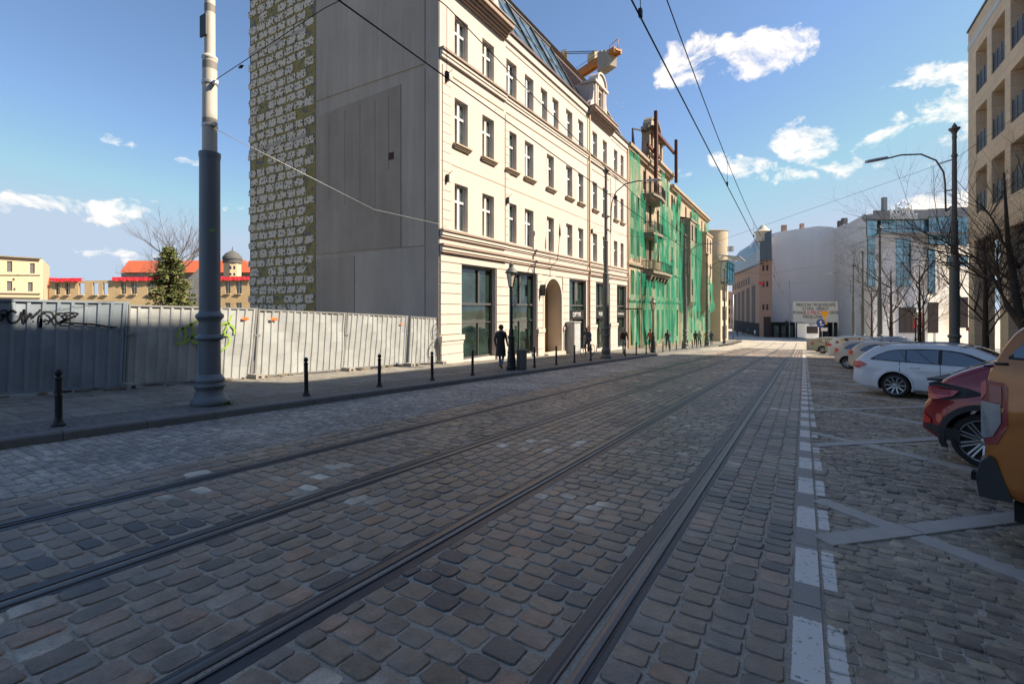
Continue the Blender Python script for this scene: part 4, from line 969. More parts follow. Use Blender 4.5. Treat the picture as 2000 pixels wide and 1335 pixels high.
span('span_wire', [(-13.0, 32.6, 7.2), (-4.8, 31, 5.6), (5.5, 27.4, gz(27)+9.3), (9.5, 24.5, 10.9)], 'long wire rising to the stone building on the right', ins=False)
span('span_wire', [(-9.5, 59, gz(59)+7.6), (-3, 60, gz(60)+7.0), (5.4, 63.5, gz(63)+8)], 'far span wire with the letter sign')
span('span_wire', [(-9.5, 47, gz(47)+8), (-3, 48, gz(48)+6.9), (5.4, 50, gz(50)+8.4)], 'span wire from the netting pole over the street')

# hanging sign with a letter
p = V(1427, 58, v=486); e = empty('hanging_sign', p, 'small white square sign with black Z hung on a span wire', 'sign')
rx = Vector((math.cos(R(YAW)), math.sin(R(YAW)), 0)); b = M(); b.obox((0, 0, 0), rx*.38, Vector((-rx.y, rx.x, 0))*.03, (0, 0, .34)); b.build('plate', m_letter, e)
o = put_text('lettering', 'Z', .62, m_sign, Vector((rx.y, -rx.x, 0))*.04, rx, e, sx=1.2)
# ------------------------------------------------------------------ derelict house wrapped in green netting
m_old = mat('peeling_plaster', (.40, .31, .225), .95, noise=[(.5, .2), (2.2, .25), (9, .2)], bump=(20, .6, .02), coord='World')
m_old2 = mat('grey_peeling_plaster', (.25, .215, .17), .95, noise=[(.7, .3), (4, .3)], bump=(20, .6, .02), coord='World')
m_void = mat('dark_interior', (.012, .012, .012), .9)
m_rustb = mat('rusty_steel', (.115, .035, .022), .75, .2, noise=[(3, .3), (15, .2)], coord='World')
def net_mat(name, col, a):
    m = bpy.data.materials.new(name); m.use_nodes = True; nt = m.node_tree; nt.nodes.clear()
    o = nt.nodes.new('ShaderNodeOutputMaterial'); d = nt.nodes.new('ShaderNodeBsdfDiffuse'); t = nt.nodes.new('ShaderNodeBsdfTranslucent'); tr = nt.nodes.new('ShaderNodeBsdfTransparent')
    g = nt.nodes.new('ShaderNodeNewGeometry'); nz = nt.nodes.new('ShaderNodeTexNoise'); nz.inputs['Scale'].default_value = .9; nz.inputs['Detail'].default_value = 5; nz.inputs['Roughness'].default_value = .65
    mp_ = nt.nodes.new('ShaderNodeMapping'); mp_.inputs['Scale'].default_value = (1, 2.2, .35); nt.links.new(g.outputs['Position'], mp_.inputs[0]); nt.links.new(mp_.outputs[0], nz.inputs['Vector'])
    hs = nt.nodes.new('ShaderNodeHueSaturation'); hs.inputs['Color'].default_value = (*col, 1); nt.links.new(math_(nt, 'MULTIPLY_ADD', nz.outputs[0], 1.4, .3), hs.inputs['Value'])
    nt.links.new(hs.outputs[0], d.inputs[0]); nt.links.new(hs.outputs[0], t.inputs[0])
    m1 = nt.nodes.new('ShaderNodeMixShader'); m1.inputs[0].default_value = .3; nt.links.new(d.outputs[0], m1.inputs[1]); nt.links.new(t.outputs[0], m1.inputs[2])
    m2 = nt.nodes.new('ShaderNodeMixShader'); nt.links.new(math_(nt, 'MULTIPLY_ADD', nz.outputs[0], -2.2, a+1.2, clamp=True), m2.inputs[0]); nt.links.new(tr.outputs[0], m2.inputs[1]); nt.links.new(m1.outputs[0], m2.inputs[2]); nt.links.new(m2.outputs[0], o.inputs[0])
    return m
m_net = net_mat('green_netting', (.06, .40, .265), .30); m_netd = net_mat('dense_green_netting', (.03, .30, .19), .6)
G = empty('derelict_house', (-13.1, 60, gz(60)), 'derelict tenement wrapped in torn green netting, with stepped gable and rusty steel posts', 'building')
XG = -13.2
hol = []
rowz = [(-1.0, 1.6), (3.0, 5.2), (6.6, 8.9), (9.9, 12.1), (13.2, 15.0)]
colsy = [42.3, 44.0, 46.2, 48.2, 51.2, 53.2, 55.4, 57.6, 60.3, 65.3, 68.9, 71.3, 76.9, 79.6]
for y in colsy:
    for r_, (za, zb_) in enumerate(rowz):
        if r_ == 4 and (y < 46): continue
        hol.append((y, y+.95, za+(-.6 if r_ == 0 else 0), zb_))
b = M(); wall_x(b, XG, 41.03, 82.3, -4.2, 15.6, [h for h in hol if True], depth=.35)
b.build('facade_wall', m_old, G)
b = M(); b.add([(XG, 82.3, -4.5), (XG, 82.3, 15.6), (-24, 82.3, 15.6), (-24, 82.3, -4.5)], [(0,1,2,3)])
b.add([(XG, 41.03, 15.6), (XG, 82.3, 15.6), (-24, 82.3, 15.6), (-24, 41.03, 15.6)], [(0,1,2,3)]); b.build('end_wall', m_old2, G)
for (y0, y1, z0, z1) in hol:
    f = M(); X = XG-.3; f.box(X, X+.05, y0, y0+.08, z0, z1); f.box(X, X+.05, y1-.08, y1, z0, z1); f.box(X, X+.06, y0+.08, y1-.08, z0+(z1-z0)*.62, z0+(z1-z0)*.62+.08); f.box(X, X+.06, (y0+y1)/2-.04, (y0+y1)/2+.04, z0, z1)
    o = f.build('window', m_old2, G); p = M(); p.add([(X, y0, z0), (X, y1, z0), (X, y1, z1), (X, y0, z1)], [(0,1,2,3)]); p.build('pane', m_glass, o)
for (ya, yb, z, pr) in ((41.0, 50.5, 16.0, .45), (50.5, 57.0, 16.9, .6), (57.05, 82.4, 15.9, .5)):
    b = M(); b.box(XG-.6, XG+pr, ya, yb, z-.15, z+.12); b.box(XG-.5, XG+pr*.6, ya, yb, z-.4, z-.15); b.build('cornice', m_old, G)
    if z > 16.5: b = M(); b.box(XG-3, XG+.02, ya, yb, 15.5, z-.4); b.build('raised_wall', m_old, G)
for (z,) in ((5.6,), (2.45,)):
    b = M(); b.box(XG-.1, XG+.22, 41.1, 82.2, z, z+.18); b.build('string_course', m_old2, G)
# stepped baroque gable above the second axis
b = M(); y0, y1 = 46.6, 53.2; ym = 49.9; x = XG+.1
prof = [(y0, 15.9), (y0, 16.7), (y0+.5, 17.0), (y0+.7, 18.9), (y0+.3, 19.1), (y0+.3, 19.5), (y0+1.2, 19.6)]
n = 10; arc = [(ym-2.0*math.cos(math.pi*i/n), 19.6+1.45*math.sin(math.pi*i/n)) for i in range(n+1)]
prof = prof+arc+[(2*ym-a, z) for a, z in prof[::-1]]
b.prism([(x-.55, a, z) for a, z in prof], (.55, 0, 0))
b.build('gable', m_old, G)
b = M()
for i in range(n):
    (a0, z0), (a1, z1) = arc[i], arc[i+1]; k = 1.1
    q = lambda a, z: (ym+(a-ym)*k, 19.6+(z-19.6)*k)
    b.add([(x+dx, *p) for dx in (-.6, .22) for p in ((a0, z0), (a1, z1), q(a1, z1), q(a0, z0))], [(0,1,2,3),(7,6,5,4),(2,6,7,3),(0,4,5,1)])
b.build('gable_arch', m_old2, G)
for yy in (y0+.9, y1-.9, ym-1.1, ym+1.1):
    b = M(); b.box(x, x+.2, yy-.2, yy+.2, 16.6, 19.2); b.build('gable_pilaster', m_old, G)
b = M(); b.box(x, x+.3, y0+.1, y1-.1, 19.25, 19.5); b.box(x, x+.25, y0+.0, y1, 16.3, 16.55); b.build('gable_ledge', m_old2, G)
b = M(); b.box(x-.02, x+.03, ym-.7, ym+.7, 16.9, 18.7); b.build('gable_window', m_bluegl, G)
# rusty raking shores
b = M(); b.box(-12.45, -12.15, 47.2, 47.6, 12.7, 20.9); b.build('steel_post', m_rustb, G)
b = M(); b.box(-12.45, -12.15, 55.9, 56.3, 15.9, 20.7); b.build('steel_post', m_rustb, G)
for (z, y0_, y1_) in ((19.2, 47.0, 56.5), (17.0, 45.5, 50.0)):
    b = M(); b.box(-12.7, -12.47, y0_, y1_, z, z+.28); b.build('steel_beam', m_rustb, G)
b = M(); b.bar((-13.4, 44.2, 16.1), (-14, 45.4, 18.9), .12); b.build('brace', m_black, G)
b = M(); b.bar((-14, 45.4, 15.8), (-14, 45.4, 18.9), .12); b.build('brace', m_black, G)
b = M(); b.bar((-14, 45.4, 18.9), (-13.2, 47.0, 19.0), .12); b.build('brace', m_black, G)
# balconies with solid undersides and thin railings
for k, (z, w) in enumerate(((12.45, 0), (8.75, 0), (5.1, 1))):
    y0_, y1_ = 45.6, 50.6+3*w; b = M()
    poly = [(XG, y0_), (XG+1.1, y0_+.25), (XG+1.3, (y0_+y1_)/2), (XG+1.1, y1_-.25), (XG, y1_)]
    b.prism([(a, c, z) for a, c in poly], (0, 0, .22)); b.prism([(XG+(a-XG)*.8, c, z-.25) for a, c in poly], (0, 0, .25)); o = b.build('balcony', m_old2, G)
    b = M()
    for i in range(len(poly)-1):
        p, q = Vector((*poly[i], z+.22)), Vector((*poly[i+1], z+.22)); m_ = 9
        for t in range(m_): c = p.lerp(q, t/m_); b.bar(c, c+Vector((0, 0, .95)), .03)
        b.bar(p+Vector((0,0,.95)), q+Vector((0,0,.95)), .05); b.bar(p+Vector((0,0,.12)), q+Vector((0,0,.12)), .03)
    b.build('railing', m_black, o)
    if w:
        for yy in np.arange(y0_+.4, y1_, 1.3): b = M(); b.prism([(XG, yy, z-.25), (XG+.9, yy, z-.25), (XG+.75, yy, z-.6), (XG, yy, z-1.4)], (0, .3, 0)); b.build('corbel', m_old2, o)
# bay windows
def oriel(y0_, y1_, z0_, z1_, pr, m_, wins_):
    b = M(); wall_x(b, XG+pr, y0_, y1_, z0_, z1_, wins_, depth=.15)
    b.add([(XG+pr,y0_,z0_),(XG+pr,y0_,z1_),(XG,y0_,z1_),(XG,y0_,z0_)], [(0,1,2,3)]); b.add([(XG+pr,y1_,z0_),(XG+pr,y1_,z1_),(XG,y1_,z1_),(XG,y1_,z0_)], [(3,2,1,0)])
    b.add([(XG+pr,y0_,z1_),(XG+pr,y1_,z1_),(XG,y1_,z1_+.3),(XG,y0_,z1_+.3)], [(0,1,2,3)])
    b.add([(XG+pr,y0_,z0_),(XG+pr,y1_,z0_),(XG,(y0_+y1_)/2,z0_-1.6)], [(2,1,0)]); b.add([(XG+pr,y0_,z0_),(XG,y0_,z0_),(XG,(y0_+y1_)/2,z0_-1.6)], [(0,1,2)])
    b.box(XG, XG+pr+.12, y0_-.1, y1_+.1, z1_-.25, z1_)
    o = b.build('bay_window', m_, G)
    for (a, c, e, g) in wins_: p = M(); X = XG+pr-.12; p.add([(X,a,e),(X,c,e),(X,c,g),(X,a,g)], [(0,1,2,3)]); p.build('pane', m_glass, o)
oriel(62.3, 67.9, 2.6, 12.9, 1.25, m_old2, [(a, a+.9, z, z+2.0) for a in (63.0, 65.6) for z in (3.4, 6.9, 10.2)])
oriel(73.6, 78.6, 1.6, 12.7, 1.25, m_old, [(a, a+.9, z, z+2.0) for a in (74.2, 76.6) for z in (2.9, 6.4, 9.9)])
# the netting, in hanging lengths
def netting(y0_, y1_, z0_, z1_, x0_, m_=None, seed=0, rag=.5, top_rag=.1):
    r = random.Random(seed); b = M(); nx = max(3, int((y1_-y0_)/.28)); nz_ = 10; ph = r.uniform(0, 6); bot = [r.uniform(0, rag) for _ in range(nx+1)]; tp = [r.uniform(-top_rag, top_rag) for _ in range(nx+1)]
    for j in range(nz_+1):
        for i in range(nx+1):
            t = j/nz_; y = y0_+(y1_-y0_)*i/nx; za = z0_+bot[i]; zb_ = z1_+tp[i]
            x = x0_+.10*math.sin(i*1.15+ph+t*.7)+.05*math.sin(i*2.9+t*3)+.12*math.sin(math.pi*t*2+i*.15+ph)*(1-.5*t)
            b.v.append((x, y+.06*math.sin(t*5+i), za+(zb_-za)*t))
    for j in range(nz_):
        for i in range(nx):
            a = j*(nx+1)+i; b.f.append([a, a+1, a+nx+2, a+nx+1]); b.mi.append(0); b.sm.append(True)
    b.build('netting', m_ or m_net, G)
def gb(y): return gz(y)+.2
k = 0
for (y0_, y1_, z0_, z1_, x0_) in [(41.15, 43.6, 6.0, 15.5, -12.95), (43.5, 45.4, 6.1, 12.2, -12.9), (43.6, 45.2, 12.0, 15.4, -13.0), (41.2, 44.2, gb(43), 5.1, -12.9), (44.1, 47.5, gb(45), 4.7, -12.8), (47.3, 51, gb(49), 5.2, -12.6),
        (46.0, 47.6, 6.2, 9.6, -12.1), (47.6, 51.4, 5.4, 11.9, -12.0), (50.9, 54.4, gb(52), 8.5, -12.7), (53.1, 54.6, 8.6, 15.6, -12.8), (54.3, 57.4, gb(55), 6.9, -12.75), (56.0, 58.4, 7.0, 13.6, -12.9), (57.3, 60.4, gb(59), 10.9, -12.8), (58.6, 61.4, 11, 15.0, -12.9),
        (60.3, 62.4, gb(61), 12.5, -12.75), (62.2, 65.2, 1.0, 9.6, -11.8), (65.1, 68.1, 1.2, 12.5, -11.75), (62.0, 68.2, gb(65), 2.4, -12.6), (68.1, 71.4, gb(70), 11.2, -12.8), (68.3, 73.4, 11.4, 14.9, -12.9), (71.3, 73.7, gb(72), 8.3, -12.75),
        (73.5, 76.2, 1.2, 6.2, -11.8), (76.2, 78.7, 1.0, 5.2, -11.8), (73.5, 79, gb(76), 1.4, -12.5), (78.6, 82.2, gb(80), 4.1, -12.8), (78.8, 82.2, 4.1, 10.5, -12.9), (79.0, 81.6, 10.4, 14.8, -12.9)]:
    netting(y0_, y1_, z0_, z1_, x0_, m_netd if k % 3 == 1 else m_net, k, rag=.5 if z0_ > 0 else .25, top_rag=.5); k += 1
netting(51.2, 52.4, 12.0, 15.9, -12.6, m_netd, 77, 1.4, .4); netting(58.7, 60.0, 13.2, 15.4, -12.7, m_netd, 78, 1.0, .4)
fix(G)
# ------------------------------------------------------------------ cream round-cornered house beyond
m_cream = mat('cream_render', (.52, .42, .30), .9, noise=[(.5, .08), (5, .06)], coord='World'); m_bluefr = mat('blue_frame', (.03, .09, .14), .4, .2)
T = empty('corner_house', (-12, 88, gz(88)), 'narrow cream house with round turret and blue glazed bay beyond the netting', 'building')
hl = [(85.2, 87.0, z, z+2.3) for z in (-3.4, -.2, 3.0)]+[(89.2, 90.6, z, z+2.3) for z in (-3.4, -.2, 3.0)]
b = M(); wall_x(b, -11.4, 83.4, 92.5, -5, 9.6, hl, depth=.25); b.add([(-11.4,83.4,-5),(-11.4,83.4,9.6),(-15,83.4,9.6),(-15,83.4,-5)], [(0,1,2,3)]); b.add([(-11.4,92.5,-5),(-11.4,92.5,9.6),(-22,92.5,9.6),(-22,92.5,-5)], [(3,2,1,0)])
b.build('wall', m_cream, T)
for (a, c, e, g) in hl:
    f = M(); f.box(-11.62, -11.52, a, c, e, e+.1); f.box(-11.62, -11.5, a, c, e+1.3, e+1.4); f.box(-11.62, -11.5, (a+c)/2-.05, (a+c)/2+.05, e, g); o = f.build('window', m_bluefr, T); p = M(); p.add([(-11.6,a,e),(-11.6,c,e),(-11.6,c,g),(-11.6,a,g)], [(0,1,2,3)]); p.build('pane', m_glass, o)
b = M(); b.lathe([(2.6, 9.6), (2.6, 14.4), (2.7, 14.5), (2.4, 14.6)], (-13.3, 86.5, 0), 24); b.build('turret', m_cream, T)
b = M(); b.box(-14, -10.4, 83.6, 91.5, 6.0, 9.3); b.build('glazed_bay', m_bluegl, T)
b = M()
for y in (83.6, 85.5, 87.5, 89.5, 91.5): b.box(-10.42, -10.3, y-.08, y+.08, 6, 9.3)
b.box(-14.05, -10.28, 83.5, 91.6, 5.8, 6.0); b.box(-14.05, -10.28, 83.5, 91.6, 9.3, 9.5)
b.build('bay_frame', m_bluefr, T)
b = M()
for y in np.arange(83.6, 92, 1.3): b.bar((-12, y, 10.4), (-8.6, y, 9.9), .12)
b.bar((-8.7, 83.4, 9.95), (-8.7, 92, 9.95), .15); b.bar((-10.2, 83.4, 10.2), (-10.2, 92, 10.2), .12)
b.build('canopy', m_galv, T); fix(T)
# ------------------------------------------------------------------ buildings across the square
rt = Vector((math.cos(R(YAW)), math.sin(R(YAW)), 0)); fw = Vector((-rt.y, rt.x, 0))
def poly_wall(b, p, q, z0_, z1a, z1b=None, mi=0, th=None):
    z1b = z1a if z1b is None else z1b; b.add([(p.x,p.y,z0_),(q.x,q.y,z0_),(q.x,q.y,z1b),(p.x,p.y,z1a)], [(0,1,2,3)], mi)
def rect_on(b, p, q, t0, t1, z0_, z1_, off=.04, mi=0, th=0):
    d = q-p; n = Vector((d.y, -d.x, 0)).normalized(); a = p+d*t0; c = p+d*t1
    for (s_, ) in ((off,),):
        vs = [a+n*s_, c+n*s_]; P_ = [(vs[0].x,vs[0].y,z0_),(vs[1].x,vs[1].y,z0_),(vs[1].x,vs[1].y,z1_),(vs[0].x,vs[0].y,z1_)]
        b.prism(P_, tuple(-n*(off+.05+th)), mi)
def zat(v, d): return 1.7-(v-603)/943*d
m_brick = mat('salmon_clinker', (.40, .25, .18), .9, noise=[(.3, .08), (3, .08)], coord='World'); m_slate = mat('slate_glazing', (.09, .11, .13), .3, .3)
m_dark = mat('dark_glazing', (.045, .035, .035), .6, spec=.25)
A = empty('department_store', V(1460, 115, -4.6), 'salmon department store with dark glass strips and glazed mansard, left of the grey blank wall', 'building')
pf, pn, pr_ = V(1430, 143), V(1483, 106), V(1508, 104)
b = M(); poly_wall(b, pf, pn, -6, zat(537, 143), zat(514, 106)); poly_wall(b, pn, pr_, -6, zat(510, 106), zat(508, 104)); b.build('facade_wall', m_brick, A)
b = M()
top_f, top_n = zat(488, 146), zat(468, 110); bk = Vector((1.5, 4, 0))
e0, e1 = zat(537, 143), zat(514, 106); o_ = fw*6
b.add([(pf.x-1.5,pf.y,e0),(pn.x,pn.y,e1),(pn.x,pn.y,e1+3),(pf.x-.5,pf.y,e0+4)], [(0,1,2,3)])
b.add([(pf.x-.5,pf.y,e0+4),(pn.x,pn.y,e1+3),(*V(1481, 112)[:2],zat(468, 112)),(*V(1446, 149)[:2],zat(490, 149))], [(0,1,2,3)])
b.build('mansard', m_slate, A)
for i in range(9):
    b = M(); t = i/8; p = pf.lerp(pn, t); z = e0+(e1-e0)*t; b.bar((p.x, p.y, z), (p.x, p.y, z+4-t), .2); p2 = V(1446, 149).lerp(V(1481, 112), t); b.bar((p.x, p.y, z+4-t), (p2.x, p2.y, zat(490, 149)+(zat(468,112)-zat(490,149))*t), .2); b.build('glazing_bar', m_galv, A)
b = M(); rect_on(b, pf, pn, -.03, 1.02, 0, .01); b = M(); p = pf+Vector((.8,-.5,0)); q = pn+Vector((.8,-.5,0)); b.prism([(pf.x-1,pf.y,e0-.3),(pn.x,pn.y,e1-.3),(q.x,q.y,e1-.3),(p.x-1,p.y,e0-.3)], (0,0,.35)); b.build('eaves', m_dframe, A)
for i, t in enumerate((.1, .26, .42, .6, .78)):
    b = M(); z = zat(585, 140)+(zat(556,110)-zat(585,140))*t; rect_on(b, pf, pn, t, t+.10, -3.0, 7.5+(-1.2+1.2*t)*1.5, .05); b.build('window', m_dark, A)
for i, t in enumerate(np.linspace(.06, .66, 8)):
    b = M(); rect_on(b, pf, pn, t, t+.04, 7.6+t*1.0-.6, 9.3+t*1.0-.6, .05); b.build('window', m_dark, A)
b = M(); rect_on(b, pf, pn, .0, 1, -4.4, -1.5, .08); b.build('shop_band', m_void, A)
for z in (1.5, 6.5, 10):
    for t in (.25, .55): b = M(); rect_on(b, pn, pr_, t, t+.15, z, z+1.2, .05); b.build('window', m_dark, A)
b = M(); rect_on(b, pn, pr_, .35, .9, -4.5, 0, .06); b.build('window', m_dark, A)
for t in (.2, .36, .52, .70):
    b = M(); p = pf.lerp(pn, t)+Vector((.8,-.4,0)); b.tube([(p.x,p.y,-5),(p.x,p.y,6.5)], .13, 6); b.build('flagpole', m_letter, A)
# corner turret and bay
c = V(1490, 107); b = M(); b.lathe([(1.5, zat(472,107)), (1.5, zat(455,107)), (1.9, zat(453,107)), (1.2, zat(449,107)), (.3, zat(440,107))], (c.x, c.y, 0), 12); b.build('turret', m_glue, A)
b = M(); poly_wall(b, V(1484, 103.5), V(1507, 102), zat(508,103), zat(472,103)); poly_wall(b, V(1478, 107), V(1484, 103.5), zat(508,103), zat(472,103)); b.build('glazed_bay', m_slate, A)
b = M(); poly_wall(b, V(1486, 106.5), V(1507, 104), zat(472,104), zat(457,104), zat(448,104)); b.build('roof', m_slate, A)
b = M(); c = V(1487, 101); rx = rt; b.obox((c.x, c.y, zat(553,101)), rt*.45, fw*.1, (0,0,.35)); b.build('red_sign', mat('red_panel', (.5, .02, .03), .6), A)
fix(A)
# blank grey party wall
m_party = mat('grey_render', (.74, .72, .71), .95, noise=[(.1, .08), (.5, .08, (1, 1, .3)), (3, .05)], coord='World')
m_party2 = mat('warm_grey_render', (.74, .70, .65), .95, noise=[(.1, .1), (.4, .12, (1, 1, .3)), (3, .06)], coord='World')
m_asph = mat('roof_felt', (.1, .1, .105), .9)
C_ = empty('blank_wall_building', V(1570, 106, -4.6), 'tall windowless grey party walls behind the billboard', 'building')
a0, a1, a2 = V(1508, 108), V(1630, 105), V(1692, 88)
def thickwall(nm, p, q, tops, m_, back=10):
    """tops: list of (t, z)"""
    b = M(); poly = [(p.x,p.y,-6)]+[(q.x,q.y,-6)]+[(p.lerp(q, t).x, p.lerp(q, t).y, z) for t, z in tops[::-1]]
    b.prism(poly, tuple(fw*back)); return b.build(nm, m_, C_)
thickwall('party_wall', a0, a1, [(0, zat(462,105)), (.1, zat(449,105)), (.75, zat(443,107)), (1, zat(448,108))], m_party)
b = M(); poly = [(a1.x,a1.y,-6),(a2.x,a2.y,-6),(a2.x,a2.y,zat(417,88)),(a1.lerp(a2,.45).x,a1.lerp(a2,.45).y,zat(438,98)),(a1.x,a1.y,zat(450,108))]; b.prism(poly, tuple(fw*10+rt*9)); b.build('angled_party_wall', m_party2, C_)
for (u, v, w, h, d) in ((1531, 441, 1.0, .9, 108), (1566, 438, .7, .9, 108), (1641, 432, .9, .8, 104), (1649, 427, 1.0, .8, 103)):
    b = M(); c = V(u, d); z = zat(v+5, d); b.obox((c.x, c.y, z), rt*w*.45, fw*.4, (0, 0, h*.8)); b.build('chimney', m_asph if u > 1600 else m_brick, C_)
fix(C_)
# glass and white stone shopping centre
bkd = fw+rt*1.0
K = empty('shopping_centre', V(1790, 88, -4.6), 'white and blue glass shopping centre with a rooftop name sign', 'building')
m_white = mat('pale_stone_panels', (.56, .57, .62), .6, noise=[(.2, .08), (2, .05)], coord='World'); m_grey = mat('grey_metal_fascia', (.2, .21, .225), .5, .3, coord='World')
def kp(u, d): return V(u, d)
b = M(); q0, q1, q2, q3 = kp(1690, 88), kp(1706, 86), kp(1812, 87), kp(1900, 92)
b.prism([(q1.x,q1.y,-6),(q2.x,q2.y,-6),(q2.x,q2.y,zat(455,87)),(q1.x,q1.y,zat(457,87))], tuple(bkd*20)); b.build('white_wall', m_white, K)
b = M(); b.prism([(q2.x,q2.y,-6),(q3.x,q3.y,-6),(q3.x,q3.y,zat(478,90)),(q2.x,q2.y,zat(478,87))], tuple(bkd*20)); b.build('beige_wall', m_party2, K)
b = M(); b.prism([(q0.x,q0.y,-6),(q1.x,q1.y,-6),(q1.x,q1.y,zat(420,87)),(q0.x,q0.y,zat(420,87))], tuple(bkd*20)); b.build('corner_wall', m_party2, K)
def strip(u0, u1, v0, v1, d, m_, nm, n=1, rows=1, off=.1):
    """a glazed band cut into panes"""
    pane_par = None; fb = M(); p, q = kp(u0, d), kp(u1, d)
    rect_on(fb, p, q, 0, 1, zat(v1, d), zat(v0, d), off); fo = fb.build(nm, m_dframe, K)
    for i in range(n):
        for j in range(rows):
            b = M(); z0_, z1_ = zat(v1, d), zat(v0, d); rect_on(b, p, q, i/n+.03/n, (i+1)/n-.03/n, z0_+(z1_-z0_)*(j+.03)/rows, z0_+(z1_-z0_)*(j+.97)/rows, off+.04); b.build('pane', m_, fo)
strip(1719, 1812, 429, 447, 86, m_bluegl, 'upper_glazing', 6); strip(1719, 1812, 447.5, 457, 86, m_bluegl, 'upper_glazing', 6)
strip(1812.5, 1892, 423, 454, 85.5, m_bluegl, 'upper_glazing', 5, 2); strip(1812.5, 1892, 455, 477, 86, m_bluegl, 'upper_glazing', 5, 2)
strip(1692, 1712, 430, 462, 84.5, m_bluegl, 'corner_glazing', 2); strip(1694, 1708, 463, 560, 85.8, m_bluegl, 'corner_glazing', 1, 6)
strip(1749, 1778, 467, 560, 86.5, m_bluegl, 'window_strip', 2, 6); strip(1812, 1826, 486, 574, 86.5, m_bluegl, 'window_strip', 1, 5); strip(1812, 1832, 590, 650, 86.5, m_dark, 'window_strip', 1, 2)
strip(1850, 1890, 500, 520, 88, m_bluegl, 'window_strip', 2, 1); strip(1858, 1890, 580, 640, 87.5, m_dark, 'window_strip', 2, 1); strip(1755, 1790, 600, 650, 86.5, m_dark, 'window_strip', 3, 1)
b = M(); p, q = kp(1680, 85), kp(1815, 85)
for (u0, u1, v0, v1, v0b) in ((1683, 1705, 420, 429, 418), (1705, 1812, 411, 428, 409), (1812, 1892, 408, 423, 404)):
    p, q = kp(u0, 85), kp(u1, 85); b = M(); b.prism([(p.x,p.y,zat(v1,85)),(q.x,q.y,zat(v1-1,85)),(q.x,q.y,zat(v0b,85)),(p.x,p.y,zat(v0,85))], tuple(bkd*15)); b.build('fascia', m_grey, K)
b = M(); p, q = kp(1716, 84), kp(1890, 84); b.obox(((p+q)/2).to_tuple()[:2]+(zat(456,84),), (q-p)/2, fw*.8, (0,0,.12)); b.build('ledge', m_grey, K)
c = kp(1727, 84); b = M(); b.obox((c.x, c.y, zat(398, 84)), rt*.32, fw*.3, (0,0,1.1)); b.tube([(c.x,c.y,zat(415,84)),(c.x,c.y,zat(405,84))], .12, 6); b.build('antenna', m_grey, K)
c = kp(1765, 83.5)
put_text('name_sign', 'KUPIEC', 1.45, m_letter, (c.x, c.y, zat(414.5, 83.5)), rt, K, .1, 1.0); put_text('name_sign', 'POZNAŃSKI', 1.0, m_letter, (c.x, c.y, zat(424, 83.5)), rt, K, .1, .85)
b = M(); pts = [(-1.35, 0), (-1.3, .75), (-.75, .95), (-.7, .6), (-.45, 1.05), (0, 1.55), (.45, 1.05), (.7, .6), (.75, .95), (1.3, .75), (1.35, 0)]
for (x0_, z0_), (x1_, z1_) in zip(pts, pts[1:]): b.bar(c+rt*x0_+Vector((0,0,zat(407,83.5))), c+rt*x1_+Vector((0,0,zat(407,83.5))) if False else c+rt*x1_+Vector((0,0,zat(407,83.5)+z1_)), .01)
b = M(); zb_ = zat(408, 83.5); b.tube([tuple(c+rt*x_+Vector((0,0,zb_+z_))) for x_, z_ in pts], .1, 5); b.build('roof_emblem', m_letter, K)
for x_ in (-.7, 0, .7): b = M(); b.lathe([(.38, 0), (.3, .3), (.02, .42)], tuple(c+rt*x_+Vector((0,0,zb_))), 10); b.build('emblem_dome', m_letter, K)
for (u, v, w, h) in ((1792, 625, 1.1, 1.7), ):
    c = kp(u, 60); pass
fix(K)
# skyline closing the street
L_ = empty('distant_house', V(1421, 165, -5.2), 'small weathered brown house far down the street between cream and salmon buildings', 'building')
p, q = V(1407, 165), V(1434, 160); b = M(); b.prism([(p.x,p.y,-7),(q.x,q.y,-7),(q.x,q.y,zat(570,160)),(p.lerp(q,.4).x,p.lerp(q,.4).y,zat(568,160)),(p.x,p.y,zat(580,160))], tuple(fw*12)); b.build('wall', m_old, L_)
for t in (.35, .6, .82):
    for z in (-3, 0, 3): b = M(); rect_on(b, p, q, t, t+.1, z, z+1.8, .05); b.build('window', m_dark, L_)
fix(L_)
# ------------------------------------------------------------------ stone office building on the right
m_ston = mat('sandstone', (.68, .52, .375), .85, noise=[(.4, .07), (3, .07), (20, .05)], coord='World')
def ashlar(nt, s):
    g = [x for x in nt.nodes if x.type == 'NEW_GEOMETRY'][0]; sx = nt.nodes.new('ShaderNodeSeparateXYZ'); nt.links.new(g.outputs['Position'], sx.inputs[0]); cb = nt.nodes.new('ShaderNodeCombineXYZ')
    nt.links.new(math_(nt, 'ADD', sx.outputs[0], sx.outputs[1]), cb.inputs[0]); nt.links.new(sx.outputs[2], cb.inputs[1])
    br = nt.nodes.new('ShaderNodeTexBrick'); nt.links.new(cb.outputs[0], br.inputs['Vector']); br.inputs['Scale'].default_value = 1; br.inputs['Brick Width'].default_value = 1.25; br.inputs['Row Height'].default_value = .62; br.inputs['Mortar Size'].default_value = .008
    br.inputs['Color1'].default_value = (.9, .9, .9, 1); br.inputs['Color2'].default_value = (1, 1, 1, 1); br.inputs['Mortar'].default_value = (.55, .5, .45, 1)
    n = nt.nodes.new('ShaderNodeMix'); n.data_type = 'RGBA'; n.blend_type = 'MULTIPLY'; n.inputs[0].default_value = 1; nt.links.new(s, n.inputs[6]); nt.links.new(br.outputs[0], n.inputs[7]); return n.outputs[2]
recolor(m_ston, ashlar)
recolor(m_white, ashlar); recolor(m_party2, ashlar)
m_rail = mat('balcony_rail', (.10, .11, .125), .4, .5); m_wht = mat('pale_band', (.5, .52, .55), .6)
XR = 9.5
